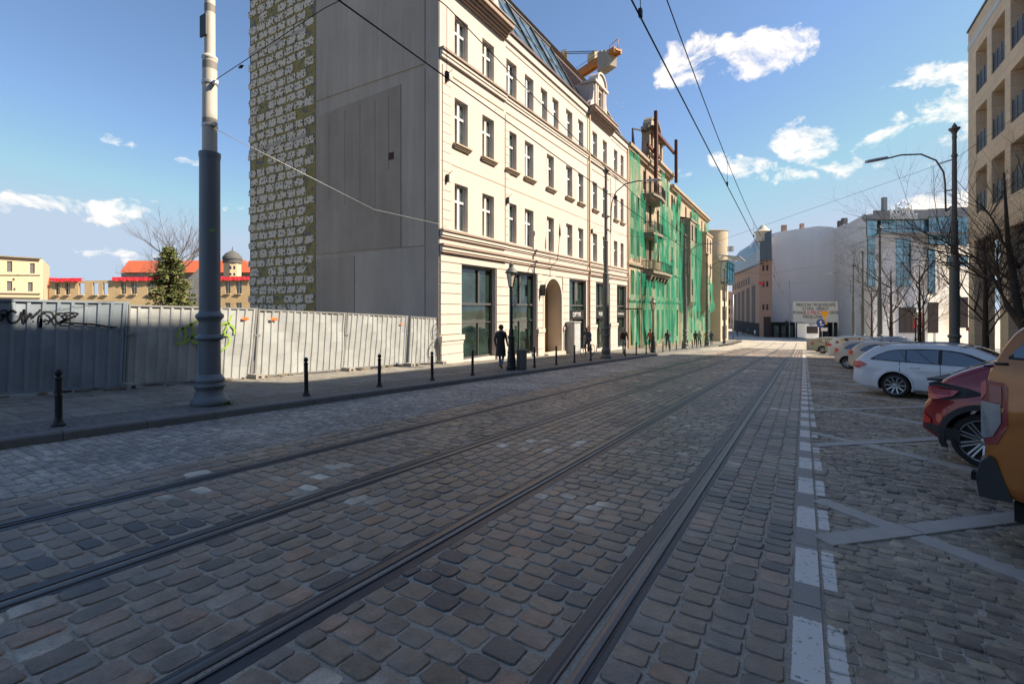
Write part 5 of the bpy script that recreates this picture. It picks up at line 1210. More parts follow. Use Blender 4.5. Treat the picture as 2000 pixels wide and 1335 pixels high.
O = empty('stone_office_building', (XR, 20, gz(20)), 'sandstone office building with recessed French windows and grey railings, right edge', 'building')
hol = []; ys_ = []
y = 42.15
while y > -40: ys_.append((y-2.2, y)); y -= 3.05
for (y0_, y1_) in ys_:
    for (z0_, z1_) in ((15.5, 18.25), (11.62, 14.45), (7.82, 10.5)): hol.append((y0_, y1_, z0_, z1_))
b = M(); wall_x(b, XR, -40, 43.85, 6.25, 20.3, hol, side=-1, depth=.95)
b.add([(XR,43.85,6.25),(XR,43.85,20.3),(13.5,43.85,20.3),(13.5,43.85,6.25)], [(0,1,2,3)])
b.add([(XR,-40,6.25),(XR,-40,20.3),(24,-40,20.3),(24,-40,6.25)], [(0,3,2,1)])
b.add([(XR,43.85,20.3),(XR,-40,20.3),(24,-40,20.3),(24,43.85,20.3)], [(0,1,2,3)]); b.add([(XR,43.85,6.25),(XR,-40,6.25),(13.5,-40,6.25),(13.5,43.85,6.25)], [(3,2,1,0)])
b.add([(24,-40,-3),(24,-40,20.3),(24,43.85,20.3),(24,43.85,-3)], [(0,1,2,3)])
b.build('upper_wall', m_ston, O)
for i, (y0_, y1_, z0_, z1_) in enumerate(hol):
    if y1_ < -5: continue
    X = XR+.9; f = M(); w = .07
    for yy in (y0_+.04, y0_+.75, y0_+1.45, y1_-.04): f.box(X-.06, X+.02, yy-w/2, yy+w/2, z0_, z1_)
    f.box(X-.06, X+.02, y0_+.1, y1_-.1, z1_-.1, z1_-.02)
    o = f.build('window', m_galv, O)
    p = M(); p.add([(X,y0_,z0_),(X,y1_,z0_),(X,y1_,z1_),(X,y0_,z1_)], [(3,2,1,0)]); p.build('pane', m_glass, o)
    r_ = M(); xr = XR+.08
    for zz in np.arange(z0_+.12, z0_+1.2, .125): r_.box(xr-.012, xr+.012, y0_+.02, y1_-.02, zz, zz+.045)
    for yy in (y0_+.06, y0_+.74, y0_+1.46, y1_-.06): r_.box(xr-.03, xr+.012, yy-.025, yy+.025, z0_+.02, z0_+1.25)
    r_.build('railing', m_rail, O)
b = M(); b.box(XR-.03, XR+.05, -40, 43.87, 19.05, 19.4); b.build('pale_band', m_wht, O)
b = M(); b.box(XR-.08, XR+.3, -40, 43.9, 20.3, 20.42); b.build('parapet_cap', m_dframe, O)
b = M(); b.box(XR-.06, XR+.2, -40, 43.88, 6.1, 6.3); b.build('soffit_edge', m_ston, O)
# colonnade and set-back shopfront
for yy in np.arange(43.2, -20, -6.1):
    b = M(); b.box(XR+.02, XR+1.0, yy-.65, yy+.62, gz(yy)-.2, 6.2); b.build('column', m_ston, O)
b = M(); b.add([(13.2,-40,-2.5),(13.2,43.85,-2.5),(13.2,43.85,6.2),(13.2,-40,6.2)], [(3,2,1,0)]); b.add([(13.2,43.85,-2.5),(24,43.85,-2.5),(24,43.85,6.2),(13.2,43.85,6.2)], [(3,2,1,0)]); b.build('shopfront_glazing', m_glass, O)
for yy in np.arange(43.6, -20, -3.05):
    b = M(); b.box(13.05, 13.19, yy-.06, yy+.06, gz(yy), 6.2); b.build('mullion', m_galv, O)
b = M(); b.box(XR+1.0, 23.9, -40, 19.6, 20.45, 24.9); b.build('added_shade_attic', m_ston, O)  # unseen upper block, added to shade the left fence and the big pole
b = M(); b.box(13.52, 30, 43.9, 49.2, -4, 20.0); b.build('added_shade_wing', m_ston, O)  # hidden block, added to carry the shadow edge farther down the street
fix(O)
# plain render, no block is built with it
m_plain = mat('plain_render', (.4, .35, .28), .9, noise=[(1, .1)], coord='World')
# ------------------------------------------------------------------ background beyond the waste ground
m_cream2 = mat('cream_plaster', (.62, .47, .31), .9, noise=[(.3, .05), (3, .05)], coord='World'); m_yb = mat('yellow_brick', (.50, .36, .20), .95, noise=[(.4, .15), (2.5, .2), (10, .12)], coord='World')
m_redroof = mat('red_roof_tile', (.50, .10, .035), .85, noise=[(.8, .12), (6, .12)], coord='World'); m_redsheet = mat('red_tarpaulin', (.62, .025, .04), .6, noise=[(2, .2)])
m_mansard = mat('grey_slate', (.11, .105, .1), .8)
def gfar(u, d): v_ = V(u, d); return v_
def fac(E_, nm, u0, u1, d0, d1, vt0, vt1, m_, holes=(), vb=625, th=.5, pane=None, frame=None):
    """a facade between two bearings; holes as pixel-like survey angles (u0,u1,v0,v1)"""
    p, q = V(u0, d0), V(u1, d1); b = M(); us = sorted({u0, u1, *[h[0] for h in holes], *[h[1] for h in holes]})
    n = (Vector(((q-p).y, -(q-p).x, 0))).normalized()
    def at(u, v, off=0):
        # intersection of the bearing with the facade line
        lo, hi = 0.0, 1.0
        r0, r1 = (u0-1000)/943, (u1-1000)/943; ru = (u-1000)/943
        # point p+t(q-p) has bearing ru: solve linear
        a_ = r0*d0; b_ = r1*d1; t = (ru*d0-a_)/((b_-a_)-ru*(d1-d0)); d = d0+t*(d1-d0); P_ = p.lerp(q, t)-n*off; return Vector((P_.x, P_.y, 1.7-(v-603)/943*d)), t
    for i in range(len(us)-1):
        um = (us[i]+us[i+1])/2; hs = sorted([h for h in holes if h[0] < um < h[1]], key=lambda h: h[2]); edges = [None]
        segs = []; t0 = (us[i]-u0)/(u1-u0); t1 = (us[i+1]-u0)/(u1-u0); ta, tb = vt0+(vt1-vt0)*t0, vt0+(vt1-vt0)*t1
        cur = (ta, tb)
        for h in hs: segs.append((cur, (h[2], h[2]))); cur = (h[3], h[3])
        segs.append((cur, (vb, vb)))
        for (a_, c_) in segs:
            f0, f1 = at(us[i], a_[0])[0], at(us[i+1], a_[1])[0]; g0, g1 = at(us[i], c_[0])[0], at(us[i+1], c_[1])[0]
            b.add([g0, g1, f1, f0], [(0, 1, 2, 3)])
    for h in holes:
        c = [at(h[0], h[3])[0], at(h[1], h[3])[0], at(h[1], h[2])[0], at(h[0], h[2])[0]]; k_ = [x-n*th for x in c]
        b.add(c+k_, [(0,4,5,1),(1,5,6,2),(2,6,7,3),(3,7,4,0)])
    o = b.build(nm, m_, E_)
    for h in holes:
        st = h[4] if len(h) > 4 else pane
        if st is None: continue
        c = [at(h[0], h[3])[0]-n*th*.8, at(h[1], h[3])[0]-n*th*.8, at(h[1], h[2])[0]-n*th*.8, at(h[0], h[2])[0]-n*th*.8]
        f = M(); x_ = (c[0]+c[1])/2; y_ = (c[3]+c[2])/2; w_ = .12
        if frame:
            f.bar(x_+n*.06, y_+n*.06, w_, .06, up=n); f.bar(c[0].lerp(c[3], .6)+n*.06, c[1].lerp(c[2], .6)+n*.06, w_, .06, up=n)
            f.bar(c[0]+n*.06, c[3]+n*.06, w_, .06, up=n); f.bar(c[1]+n*.06, c[2]+n*.06, w_, .06, up=n); wo_ = f.build('window', frame, E_)
            p_ = M(); p_.add(c, [(0,1,2,3)]); p_.build('pane', st, wo_)
        else:
            p_ = M(); p_.add(c, [(0,1,2,3)]); p_.build('window', st, E_)
    return o
m_shut = mat('grey_blind', (.11, .11, .12), .7)
H1 = empty('cream_house', V(40, 74, -1), 'cream two-row windowed house at the far left behind the fence', 'building')
fac(H1, 'wall', -160, 78, 66, 78, 491, 506, m_cream2, [(13.5,24,510,531,m_shut),(58.5,68,514,534,m_shut),(13.5,24,549,568,m_shut),(54.5,64,551,569,m_shut),(-60,-50,508,529,m_shut),(-60,-50,548,567,m_shut)], th=.25)
p, q = V(78, 78), V(92, 92); b = M(); b.prism([(p.x,p.y,-3),(q.x,q.y,-3),(q.x,q.y,zat(520,92)),(p.x,p.y,zat(506,78))], tuple(fw*.5)); b.build('side_wall', m_cream2, H1)
for (v0, v1, pr) in ((489, 492, .5), (535, 537, .1), (569, 571, .2), (577, 578.5, .2)):
    p, q = V(-160, 66), V(78.5, 78); n_ = Vector(((q-p).y, -(q-p).x, 0)).normalized(); k0, k1 = (14, 0) if v0 < 500 else (0, 0)
    v0b = v0+(15 if v0 < 500 else (3 if v0 > 560 else 1)); b = M(); vs = [(p.x,p.y,zat(v0,66)),(q.x,q.y,zat(v0b,78)),(q.x,q.y,zat(v0b+2,78)),(p.x,p.y,zat(v0+2,66))]; b.prism([Vector(x)+n_*pr for x in vs], tuple(-n_*(pr+.1))); b.build('moulding' if v0 > 500 else 'eaves', m_old2, H1)
for (u, v) in ((42.5, 538), (63.5, 539)): c = V(u, 75.5)-fw*.5; b = M(); b.lathe([(.14, 0), (.14, .5)], (0, 0, 0), 8); b.v = [(c.x+x, c.y+y, zat(v, 75)+z*.4) for x, y, z in b.v]; b.build('flood_lamp', m_old2, H1)
fix(H1)
RU = empty('ruined_wall_house', V(280, 80, -1), 'roofless yellow brick ruin with empty windows and red sheeting on its wall tops', 'building')
hs_ = [(108,117,553,575,None),(127,136.5,553,575,m_void),(153.5,165,552.5,575,None),(181,192,552,575,None),(201,211,552,575,None),(236,246,551.5,574,m_shop),(256,267,551.5,574,m_shop),(288,299,551.5,574,m_shop),(440,450,550,573,m_shop),(461,472,550,573,m_shop),(440,450,591,604,m_shop),(461,472,591,604,m_shop)]
hs_[0] = (108,117,553,575,m_void)
def dl(u):
    d0, d1, r0, r1, ru = 76, 86, (96-1000)/943, (500-1000)/943, (u-1000)/943
    t = (ru*d0-r0*d0)/((r1*d1-r0*d0)-ru*(d1-d0)); return d0+t*(d1-d0)
fac(RU, 'wall', 96, 500, 76, 86, 549, 543, m_yb, hs_, th=.6, frame=m_wframe)
for h in hs_[:10]:
    b = M(); p, q = V(h[0]-1, dl(h[0])-.05), V(h[1]+1, dl(h[1])-.05); z = zat(h[3], dl(h[0])); b.prism([(p.x,p.y,z-.12),(q.x,q.y,z-.12),(q.x,q.y,z),(p.x,p.y,z)], tuple(-fw*.25)); b.build('sill', m_cream2, RU)
def tarp(u0, u1, v0, v1):
    n_ = int((u1-u0)/3); b = M(); top_ = []; bot_ = []
    for i in range(n_+1):
        u = u0+(u1-u0)*i/n_; p = V(u, dl(u)-.3); r_ = random.uniform(-.06, .06); top_.append((p.x, p.y, zat(v0, dl(u)-.3)+random.uniform(-.05, .08))); bot_.append((p.x+r_-fw.x*.12, p.y-fw.y*.12, zat(v1, dl(u)-.3)+random.uniform(-.15, .12)))
    bk = [(Vector(p)+fw*.9) for p in top_]
    m_ = n_+1; b.add(bot_+top_+bk, [(i, i+1, m_+i+1, m_+i) for i in range(n_)]+[(m_+i, m_+i+1, 2*m_+i+1, 2*m_+i) for i in range(n_)]); b.build('red_sheeting', m_redsheet, RU)
tarp(97, 160, 543, 549.5); tarp(219, 318, 541.5, 548); tarp(425, 495, 540, 547)
b = M(); p, q = V(380, 79), V(392, 79); b.prism([(V(366,79).x,V(366,79).y,-4),(V(402,79).x,V(402,79).y,-4),(V(402,79).x,V(402,79).y,zat(535,79)),(V(390,79).x,V(390,79).y,zat(522,79)),(V(366,79).x,V(366,79).y,zat(545,79))], tuple(fw*.8)); b.build('broken_gable', m_glue, RU)
b = M(); c0, c1, c2 = V(86, 84), V(97, 80), V(103, 80)
b.prism([(V(98,79.8).x,V(98,79.8).y,-4),(V(104,79.8).x,V(104,79.8).y,-4),(V(104,79.8).x,V(104,79.8).y,zat(549,79.8)),(V(98,79.8).x,V(98,79.8).y,zat(552,79.8))], tuple(fw*.3)); b.build('broken_edge', m_glue, RU)
fix(RU)
RH = empty('red_roofed_hall', V(350, 112, -1), 'long hall with a bright red hipped tile roof behind the ruin', 'building')
p0, p1 = V(237, 110), V(490, 110)
def vp(u, d, v): w_ = V(u, d); return (w_.x, w_.y, zat(v, d))
b = M(); b.prism([vp(237,110,640), vp(490,110,640), vp(490,110,533), vp(237,110,533)], tuple(fw*22)); b.build('wall', m_old2, RH)
b = M(); f0 = [vp(234,109.5,532), vp(492,109.5,532), vp(478,120,508), vp(251,120,509)]; b.add(f0+[tuple(Vector(f0[0])+fw*24), tuple(Vector(f0[1])+fw*24)], [(0,1,2,3),(1,5,2),(4,0,3),(3,2,5,4)]); b.build('roof', m_redroof, RH)
fix(RH)
TW = empty('turret_house', V(453, 104, -1), 'cream stair turret with a grey dome rising from the red roof', 'building')
c = V(454, 105); b = M(); b.lathe([(1.75, -3), (1.75, zat(514,105))], (c.x, c.y, 0), 8, sm=False); b.build('turret', m_cream2, TW)
b = M(); z0_ = zat(514, 105); b.lathe([(1.9, z0_), (1.85, z0_+.8), (2.0, z0_+.85), (1.85, z0_+1.4), (1.3, z0_+2.1), (.5, z0_+2.6), (.12, z0_+2.8), (.05, z0_+3.6)], (c.x, c.y, 0), 16); b.build('dome', m_mansard, TW)
for (du, v0, v1) in ((-4, 519, 526), (3.5, 519, 526), (-4, 533, 538), (3.5, 533, 538)):
    b = M(); p_ = V(454+du, 103.1); b.obox((p_.x, p_.y, (zat(v0,103.1)+zat(v1,103.1))/2), rt*.2, fw*.04, (0,0,(v1-v0)*.11/2)); b.build('window', m_shut, TW)
fix(TW)
RB = empty('red_roofed_shed', V(88, 86, -1), 'low brick shed with red roof between cream house and ruin', 'building')
b = M(); b.prism([vp(76,88,640), vp(100,88,640), vp(100,88,556), vp(76,88,556)], tuple(fw*6)); b.build('wall', m_brick, RB)
b = M(); b.add([vp(74,87,557), vp(102,87,557), vp(98,92,540), vp(78,92,540)], [(0,1,2,3)]); b.build('roof', m_redroof, RB); fix(RB)
# ------------------------------------------------------------------ tower crane counter-jib
m_cr = mat('crane_orange', (.42, .15, .025), .6, noise=[(1, .2)], coord='World'); m_crb = mat('crane_beige', (.50, .40, .26), .7, noise=[(1, .15)], coord='World'); m_ballast = mat('ballast_concrete', (.33, .3, .26), .9, noise=[(1, .2)], coord='World')
CR = empty('tower_crane', V(1100, 62, -1), 'orange counter-jib of a tower crane rising behind the mansard roof', 'crane')
def vz(u, v, d): w_ = V(u, d); return Vector((w_.x, w_.y, zat(v, d)))
A0, A1 = vz(1100, 166, 69.3), vz(1207, 98, 60); dj = (A1-A0); nj = dj.cross(Vector((0,0,1))).normalized()
b = M()
for s_ in (-1, 1): b.bar(A0+nj*s_*.55, A1+nj*s_*.55, .25, .6)
b.obox((A0+A1)/2-Vector((0,0,.1)), dj/2, nj*.5, (0,0,.06))
for i in range(9): p = A0.lerp(A1, i/8); b.bar(p-nj*.5, p+nj*.5, .2)
b.build('counter_jib', m_cr, CR)
b = M(); c = A0.lerp(A1, .83)
for i in range(3): cc = A0.lerp(A1, .76+.06*i); b.obox(cc+Vector((0,0,-.4-.1*i)), dj.normalized()*.38, nj*.7, (0,0,1.25-.15*i))
b.build('ballast', m_ballast, CR)
b = M(); b.obox(A0.lerp(A1, .60)+Vector((0,0,1.0)), dj.normalized()*.7, nj*.55, (0,0,.5)); b.build('winch_house', m_crb, CR)
b = M()
for s_ in (-.5, .5): b.bar(vz(1102,150,66)+nj*s_, vz(1101,103,62)+nj*s_*.5, .35)
b.bar(vz(1108,150,66), vz(1106,104,62), .2); b.bar(vz(1097,104,62), vz(1106,102,62), .5)
b.build('tower_head', m_crb, CR)
b = M(); b.tube([vz(1102,102,62), vz(1165,100,55)], .05, 5); b.tube([vz(1104,105,62), vz(1160,104,55)], .05, 5); b.tube([vz(1118,138,62), vz(1168,105,55)], .03, 4); b.tube([vz(1085,122,62), vz(1100,104,62)], .04, 4); b.build('tie_rods', m_black, CR)
b = M(); p = A1; 
for (a_, c_) in (((0,0,0),(0,0,1.3)),): b.tube([p, p+Vector((0,0,1.4))], .05, 5); b.tube([p-dj.normalized()*1.5, p-dj.normalized()*1.5+Vector((0,0,1.2)), p+Vector((0,0,1.4))], .05, 5)
b.build('handrail', m_cr, CR)
b = M(); b.tube([vz(1101,103,62)*1.0, Vector((vz(1101,103,62).x, vz(1101,103,62).y, 0))], 1.0, 4); 
b = M(); q = vz(1097,160,66)
for (sx_, sy_) in ((-1,-1),(1,-1),(1,1),(-1,1)): b.bar((q.x+sx_, q.y+sy_, -2), (q.x+sx_, q.y+sy_, q.z), .25)
for i in range(16):
    z = -2+i*(q.z+2)/16; z2 = z+(q.z+2)/16
    for (a_, c_) in (((-1,-1),(1,-1)),((1,-1),(1,1)),((1,1),(-1,1)),((-1,1),(-1,-1))): b.bar((q.x+a_[0], q.y+a_[1], z), (q.x+c_[0], q.y+c_[1], z2), .12)
b.build('mast', m_crb, CR); fix(CR)
# ------------------------------------------------------------------ billboard, road signs and kiosk at the square
BB = empty('billboard', V(1592, 92, -4.4), 'large white billboard with black and red lettering before the grey wall', 'billboard')
m_bb = mat('billboard_face', (.55, .54, .48), .8, noise=[(.5, .06)], coord='World'); m_redl = mat('red_lettering', (.6, .01, .01), .6); m_blackl = mat('black_lettering', (.03, .03, .03), .7)
c = V(1592.5, 92, v=609); b = M(); b.obox(c, rt*4.25, fw*.12, (0,0,1.98)); b.build('panel', m_bb, BB)
for z, t, s_, mm, dx in ((1.35, 'MIEJSCE NA TWOJĄ REKLAMĘ', .82, m_blackl, 0), (.62, 'KTÓRĄ  OBEJRZY', .8, m_blackl, 0), (-.15, 'PONAD', .8, m_blackl, -3.2), (-.15, '2,5 MILIONA', 1.0, m_redl, 0), (-.15, 'OSÓB', .8, m_blackl, 3.4), (-.95, 'MIESIĘCZNIE', .8, m_blackl, -.6)):
    put_text('lettering', t, s_, mm, c+Vector((0,0,z))-fw*.14+rt*dx, rt, BB, .01, .68 if len(t) > 20 else .8)
for t in (-3.6, 3.6, 4.6): b = M(); p_ = c+rt*t+fw*.3; b.tube([(p_.x,p_.y,-5),(p_.x,p_.y,zat(590,92))], .1, 6); b.build('support', m_galv, BB)
fix(BB)
m_yel = mat('sign_yellow', (.75, .33, .0), .5); m_blue = mat('sign_blue', (.01, .09, .35), .5); m_red = mat('sign_red', (.6, .02, .02), .5)
SG = empty('road_sign', V(1606, 52, gz(58)), 'road sign post with yellow give-way triangle above a round blue arrow disc', 'road sign')
c = V(1606, 52, v=620); b = M(); b.tube([(c.x, c.y, gz(58)), (c.x, c.y, zat(610,52))], .035, 6); b.build('post', m_galv, SG)
def disc(nm, c, r_, m_, n=20, par=None, th=.02, pts=None):
    b = M(); ps = pts or [(r_*math.cos(2*math.pi*i/n), r_*math.sin(2*math.pi*i/n)) for i in range(n)]; b.prism([tuple(c+rt*x_+Vector((0,0,z_))) for x_, z_ in ps], tuple(fw*th)); return b.build(nm, m_, par)
disc('give_way_triangle', vz(1611,616,51.9), 0, m_yel, par=SG, pts=[(-.48,.42),(0,-.42),(.48,.42)]); disc('arrow_disc', vz(1603,631,51.8), .47, m_blue, par=SG)
disc('arrow', vz(1603,631,51.75), 0, m_letter, par=SG, pts=[(-.05,-.22),(.3,-.22),(.3,-.12),(.05,-.12),(.05,.1),(.18,.1),(0,.32),(-.2,.1),(-.05,.1)][::1]); disc('small_triangle', vz(1611,626,51.95), 0, m_yel, par=SG, pts=[(-.3,-.4),(.3,-.4),(0,.25)])
disc('plate', vz(1610,643,51.8), 0, m_letter, par=SG, pts=[(-.35,-.18),(.35,-.18),(.35,.18),(-.35,.18)]); fix(SG)
KI = empty('kiosk', V(1580, 84, -4.4), 'small white street kiosk under the billboard', 'kiosk')
c = V(1578, 84, v=645); b = M(); b.obox(c, rt*1.15, fw*1.2, (0,0,1.25)); b.build('body', m_letter, KI); b = M(); b.obox(c+Vector((0,0,.15))-fw*1.22, rt*.95, fw*.03, (0,0,.6)); b.build('window', m_dark, KI); b = M(); b.obox(c+Vector((0,0,1.35)), rt*1.3, fw*1.4, (0,0,.12)); b.build('roof', m_grey, KI)
put_text('lettering', 'INFO', .5, m_blue, c+Vector((0,0,1.0))-fw*1.25, rt, KI, .01); fix(KI)
# dark ground-floor band under the party wall, clutter of shops
SB = empty('shop_row', V(1600, 100, -4.5), 'dark row of shop fronts at the foot of the grey wall', 'shop row')
b = M(); b.prism([vp(1508,103.5,664), vp(1690,103.5,664), vp(1690,103.5,629), vp(1508,103.5,629)], tuple(fw*1)); b.build('front', m_void, SB)
for i in range(12):
    u = 1512+i*14; b = M(); b.prism([vp(u,103.3,662), vp(u+9,103.3,662), vp(u+9,103.3,636), vp(u,103.3,636)], tuple(fw*.15)); b.build('shop_window', m_shop if i % 3 else m_glass, SB)
fix(SB)
for (u, d, v, w_, h_, l) in ((1792, 58, 625, .95, 1.9, 'red advertising totem among the trees on the right'), (1893, 33, 642, .3, .25, 'small red and white sign above the pale roofs by the thick pole')):
    c = V(u, d, v=v); e = empty('totem_sign' if h_ > 1 else 'warning_sign', c, l, 'sign'); b = M(); b.obox((0,0,0), rt*w_/2, fw*.08, (0,0,h_/2)); b.build('panel', m_red, e)
    b = M(); b.obox(Vector((0,0,h_*.2))-fw*.09, rt*w_*.3, fw*.012, (0,0,h_*.05)); b.obox(Vector((0,0,0))-fw*.09, rt*w_*.3, fw*.012, (0,0,h_*.05)); b.obox(Vector((0,0,-h_*.2))-fw*.09, rt*w_*.3, fw*.012, (0,0,h_*.05)); b.build('lettering', m_letter, e)
    b = M(); b.tube([(0,0,-h_/2), (0,0,gz(c.y)+.1-c.z)], .05, 6); b.build('post', m_galv, e)
# ------------------------------------------------------------------ cars
def paintm(name, c, metal=.0, rough=.35): return mat(name, c, rough, metal, coat=1.0, noise=[(.7, .03)])
m_tyre = mat('tyre_rubber', (.018, .018, .018), .85, noise=[(20, .2)]); m_alloy = mat('alloy_wheel', (.42, .43, .45), .3, .8); m_plast = mat('black_plastic', (.022, .022, .024), .6, bump=(300, .2, .001))
m_cargl = glass_mat('car_glass', (.012, .013, .015), ior=1.9); m_tail = mat('tail_light_red', (.55, .012, .012), .25, coat=1, noise=[(30, .2)]); m_taild = mat('tail_light_dark', (.26, .008, .012), .25, coat=1); m_clear = mat('lamp_clear', (.30, .31, .32), .2, .4, coat=1, noise=[(12, .3)]); m_chrome = mat('chrome', (.6, .6, .6), .15, 1.0)
m_gapline = mat('panel_gap', (.01, .01, .01), .9); m_amber = mat('reflector', (.7, .03, .02), .3)
def interp(pts, x):
    if x <= pts[0][0]: return pts[0][1]
    for a, b_ in zip(pts, pts[1:]):
        if x <= b_[0]: return a[1]+(b_[1]-a[1])*(x-a[0])/max(b_[0]-a[0], 1e-9)
    return pts[-1][1]
def catmull(pts, n):
    out = []; P_ = [Vector((*p, 0)) for p in pts]
    for a in range(len(P_)-1):
        p0 = P_[max(a-1, 0)]; p1 = P_[a]; p2 = P_[a+1]; p3 = P_[min(a+2, len(P_)-1)]
        if a == 0: p0 = p1
        if a == len(P_)-2: p3 = p2
        for s_ in range(n):
            t = s_/n; q = .5*((2*p1)+(-p0+p2)*t+(2*p0-5*p1+4*p2-p3)*t*t+(-p0+3*p1-3*p2+p3)*t**3); out.append((q.x, q.y))
    out.append(tuple(P_[-1][:2]))
    xs = [out[0]]
    for q in out[1:]: xs.append((max(q[0], xs[-1][0]+.0015), q[1]))
    return xs
def car(label, kind, sp, paint, pos, heading, roofm=None, group='cars parked at an angle along the right side'):
    """sp: L, W half width, top profile, belt, wheels, r, windows, tail..."""
    x0_, y0_ = pos; e = empty(kind, (x0_, y0_, gz(y0_)+.0), label, 'car' if kind != 'pickup_truck' else 'pickup truck', group)
    L, W0 = sp['L'], sp['W']; belt = sp['belt']; st = catmull(sp['top'], 6); zbp = sp.get('zb', [(0, .38), (.25, .24), (.8, .19), (L-.8, .19), (L-.2, .24), (L, .34)])
    ra, rf = sp.get('ra', .55), sp.get('rf', .9); tum = sp.get('tum', .30)
    def Wp(x):
        w = W0
        if x < ra: w *= 1-sp.get('rk', .13)*(1-x/ra)**2.6
        if x > L-rf: w *= 1-.24*((x-(L-rf))/rf)**2.4
        return w
    def Wz(x, z):
        w = Wp(x); zb_ = interp(belt, x)
        if z < .5: w -= .075*((.5-z)/.35)**2*W0*.9
        elif z < zb_: w -= .02*((z-.5)/(zb_-.5))**2
        else: w -= .02+tum*(z-zb_)
        if z < zb_: w += .012*math.exp(-((z-sp.get('crease', .82))/.05)**2)
        for xw in sp['wheels']:
            d = math.hypot(x-xw, z-sp['r']); w += .022*math.exp(-((d-sp['r']-.09)/.08)**2)*(1 if z < zb_ else .3)
        return w
    NS, NR, NT = 16, 5, 6
    def section(x, zt):
        zb_ = interp(zbp, x); r_ = min(sp.get('rr', .09), max(.02, (zt-zb_)*.4)); pts = []
        for i in range(NS): z = zb_+(zt-r_-zb_)*i/(NS-1); pts.append((Wz(x, z), z))
        y1 = Wz(x, zt-r_)
        for i in range(1, NR+1): a = math.pi/2*i/NR; pts.append((y1-r_*1.5*(1-math.cos(a)), zt-r_+r_*math.sin(a)))
        yt = pts[-1][0]; cr = .05*min(1, yt)
        for i in range(1, NT+1): f = i/NT; pts.append((yt*(1-f), zt+cr*(1-(1-f)**2)))
        return pts
    b = M(); ring = None; nh = NS+NR+NT
    for (x, zt) in st:
        s_ = section(x, zt); full = [(y, z) for y, z in s_]+[(-y, z) for y, z in s_[:-1][::-1]]
        for (y, z) in full: b.v.append((x, y, z))
    n = len(full)
    for i in range(len(st)-1):
        for k in range(n-1): a = i*n+k; b.f.append([a, a+1, a+1+n, a+n][::-1]); b.mi.append(0); b.sm.append(True)
        b.f.append([i*n+n-1, i*n, (i+1)*n, (i+1)*n+n-1][::-1]); b.mi.append(1); b.sm.append(False)
    b.f.append(list(range(n))); b.mi.append(0); b.sm.append(False); b.f.append([(len(st)-1)*n+k for k in range(n)][::-1]); b.mi.append(0); b.sm.append(False)
    me = b.mesh('body', [paint, m_plast]); bmx = bmesh.new(); bmx.from_mesh(me); bmesh.ops.recalc_face_normals(bmx, faces=bmx.faces); bmx.to_mesh(me); bmx.free()
    bo = bpy.data.objects.new('body', me); COL.objects.link(bo)
    cu = M()
    for xw in sp['wheels']:
        c = M(); ax = Matrix.Rotation(R(90), 3, 'X'); c.lathe([(sp['r']+.055, -1.3), (sp['r']+.055, 1.3)], (xw, 0, sp['r']), 40, 1, True, ax)
        o = len(cu.v); cu.v += c.v; cu.f += [[i+o for i in f] for f in c.f]; cu.mi += c.mi; cu.sm += c.sm
    cm = cu.mesh('cut', [paint, m_plast]); bmx = bmesh.new(); bmx.from_mesh(cm); bmesh.ops.recalc_face_normals(bmx, faces=bmx.faces); bmx.to_mesh(cm); bmx.free()
    co = bpy.data.objects.new('cut', cm); COL.objects.link(co)
    md = bo.modifiers.new('b', 'BOOLEAN'); md.operation = 'DIFFERENCE'; md.object = co; md.solver = 'EXACT'
    bpy.context.view_layer.update(); nm = bpy.data.meshes.new_from_object(bo.evaluated_get(bpy.context.evaluated_depsgraph_get()))
    bo.modifiers.clear(); bo.data = nm; nm.name = 'body'; bpy.data.objects.remove(co); bo.parent = e
    sides = sp.get('sides', (-1, 1))
    def band(nm_, lo, hi, m_, off=.005, nx=14, nz_=5, sd=(-1, 1), par=None, th=None):
        for s_ in sd:
            b = M(); xa, xb = max(lo[0][0], hi[0][0]), min(lo[-1][0], hi[-1][0])
            for i in range(nx+1):
                x = xa+(xb-xa)*i/nx; za, zb_ = interp(lo, x), interp(hi, x)
                for j in range(nz_+1): z = za+(zb_-za)*j/nz_; b.v.append((x, s_*(Wz(x, z)+off), z))
            for i in range(nx):
                for j in range(nz_): a = i*(nz_+1)+j; f = [a, a+nz_+1, a+nz_+2, a+1]; b.f.append(f if s_ < 0 else f[::-1]); b.mi.append(0); b.sm.append(True)
            o = b.build(nm_, m_, par or e)
        return o
    def topglass(nm_, xa, xb, frac, m_, off=.006):
        b = M(); cols = 8; S_ = [q for q in st if xa <= q[0] <= xb]
        for (x, zt) in S_:
            s_ = section(x, zt); yt = s_[NS+NR-1][0]; 
            for k in range(cols+1): f = -1+2*k/cols; b.v.append((x, yt*frac*f, zt+.05*min(1, yt)*(1-(f*frac)**2)))
        for i in range(len(S_)-1):
            for k in range(cols): a = i*(cols+1)+k; b.f.append([a, a+1, a+cols+2, a+cols+1][::-1]); b.mi.append(0); b.sm.append(True)
        me = b.mesh(nm_, m_); me.update(); b2 = bmesh.new(); b2.from_mesh(me)
        bmesh.ops.recalc_face_normals(b2, faces=b2.faces)
        s0 = sum(f.normal.z for f in b2.faces)
        if s0 < 0: bmesh.ops.reverse_faces(b2, faces=b2.faces)
        b2.normal_update()
        for v_ in b2.verts: v_.co += v_.normal*off
        b2.to_mesh(me); b2.free(); o = bpy.data.objects.new(nm_, me); COL.objects.link(o); o.parent = e; return o
    if 'trim' in sp: band('window_trim', *sp['trim'], m_plast, .004)
    for w in sp['windows']: band('side_window', *w, m_cargl, .008)
    for w in sp.get('pillars', []): band('pillar_line', *w, m_gapline, .0095, nx=1)
    for w in sp.get('gaps', []): band('door_gap', *w, m_gapline, .003, nx=1, nz_=10)
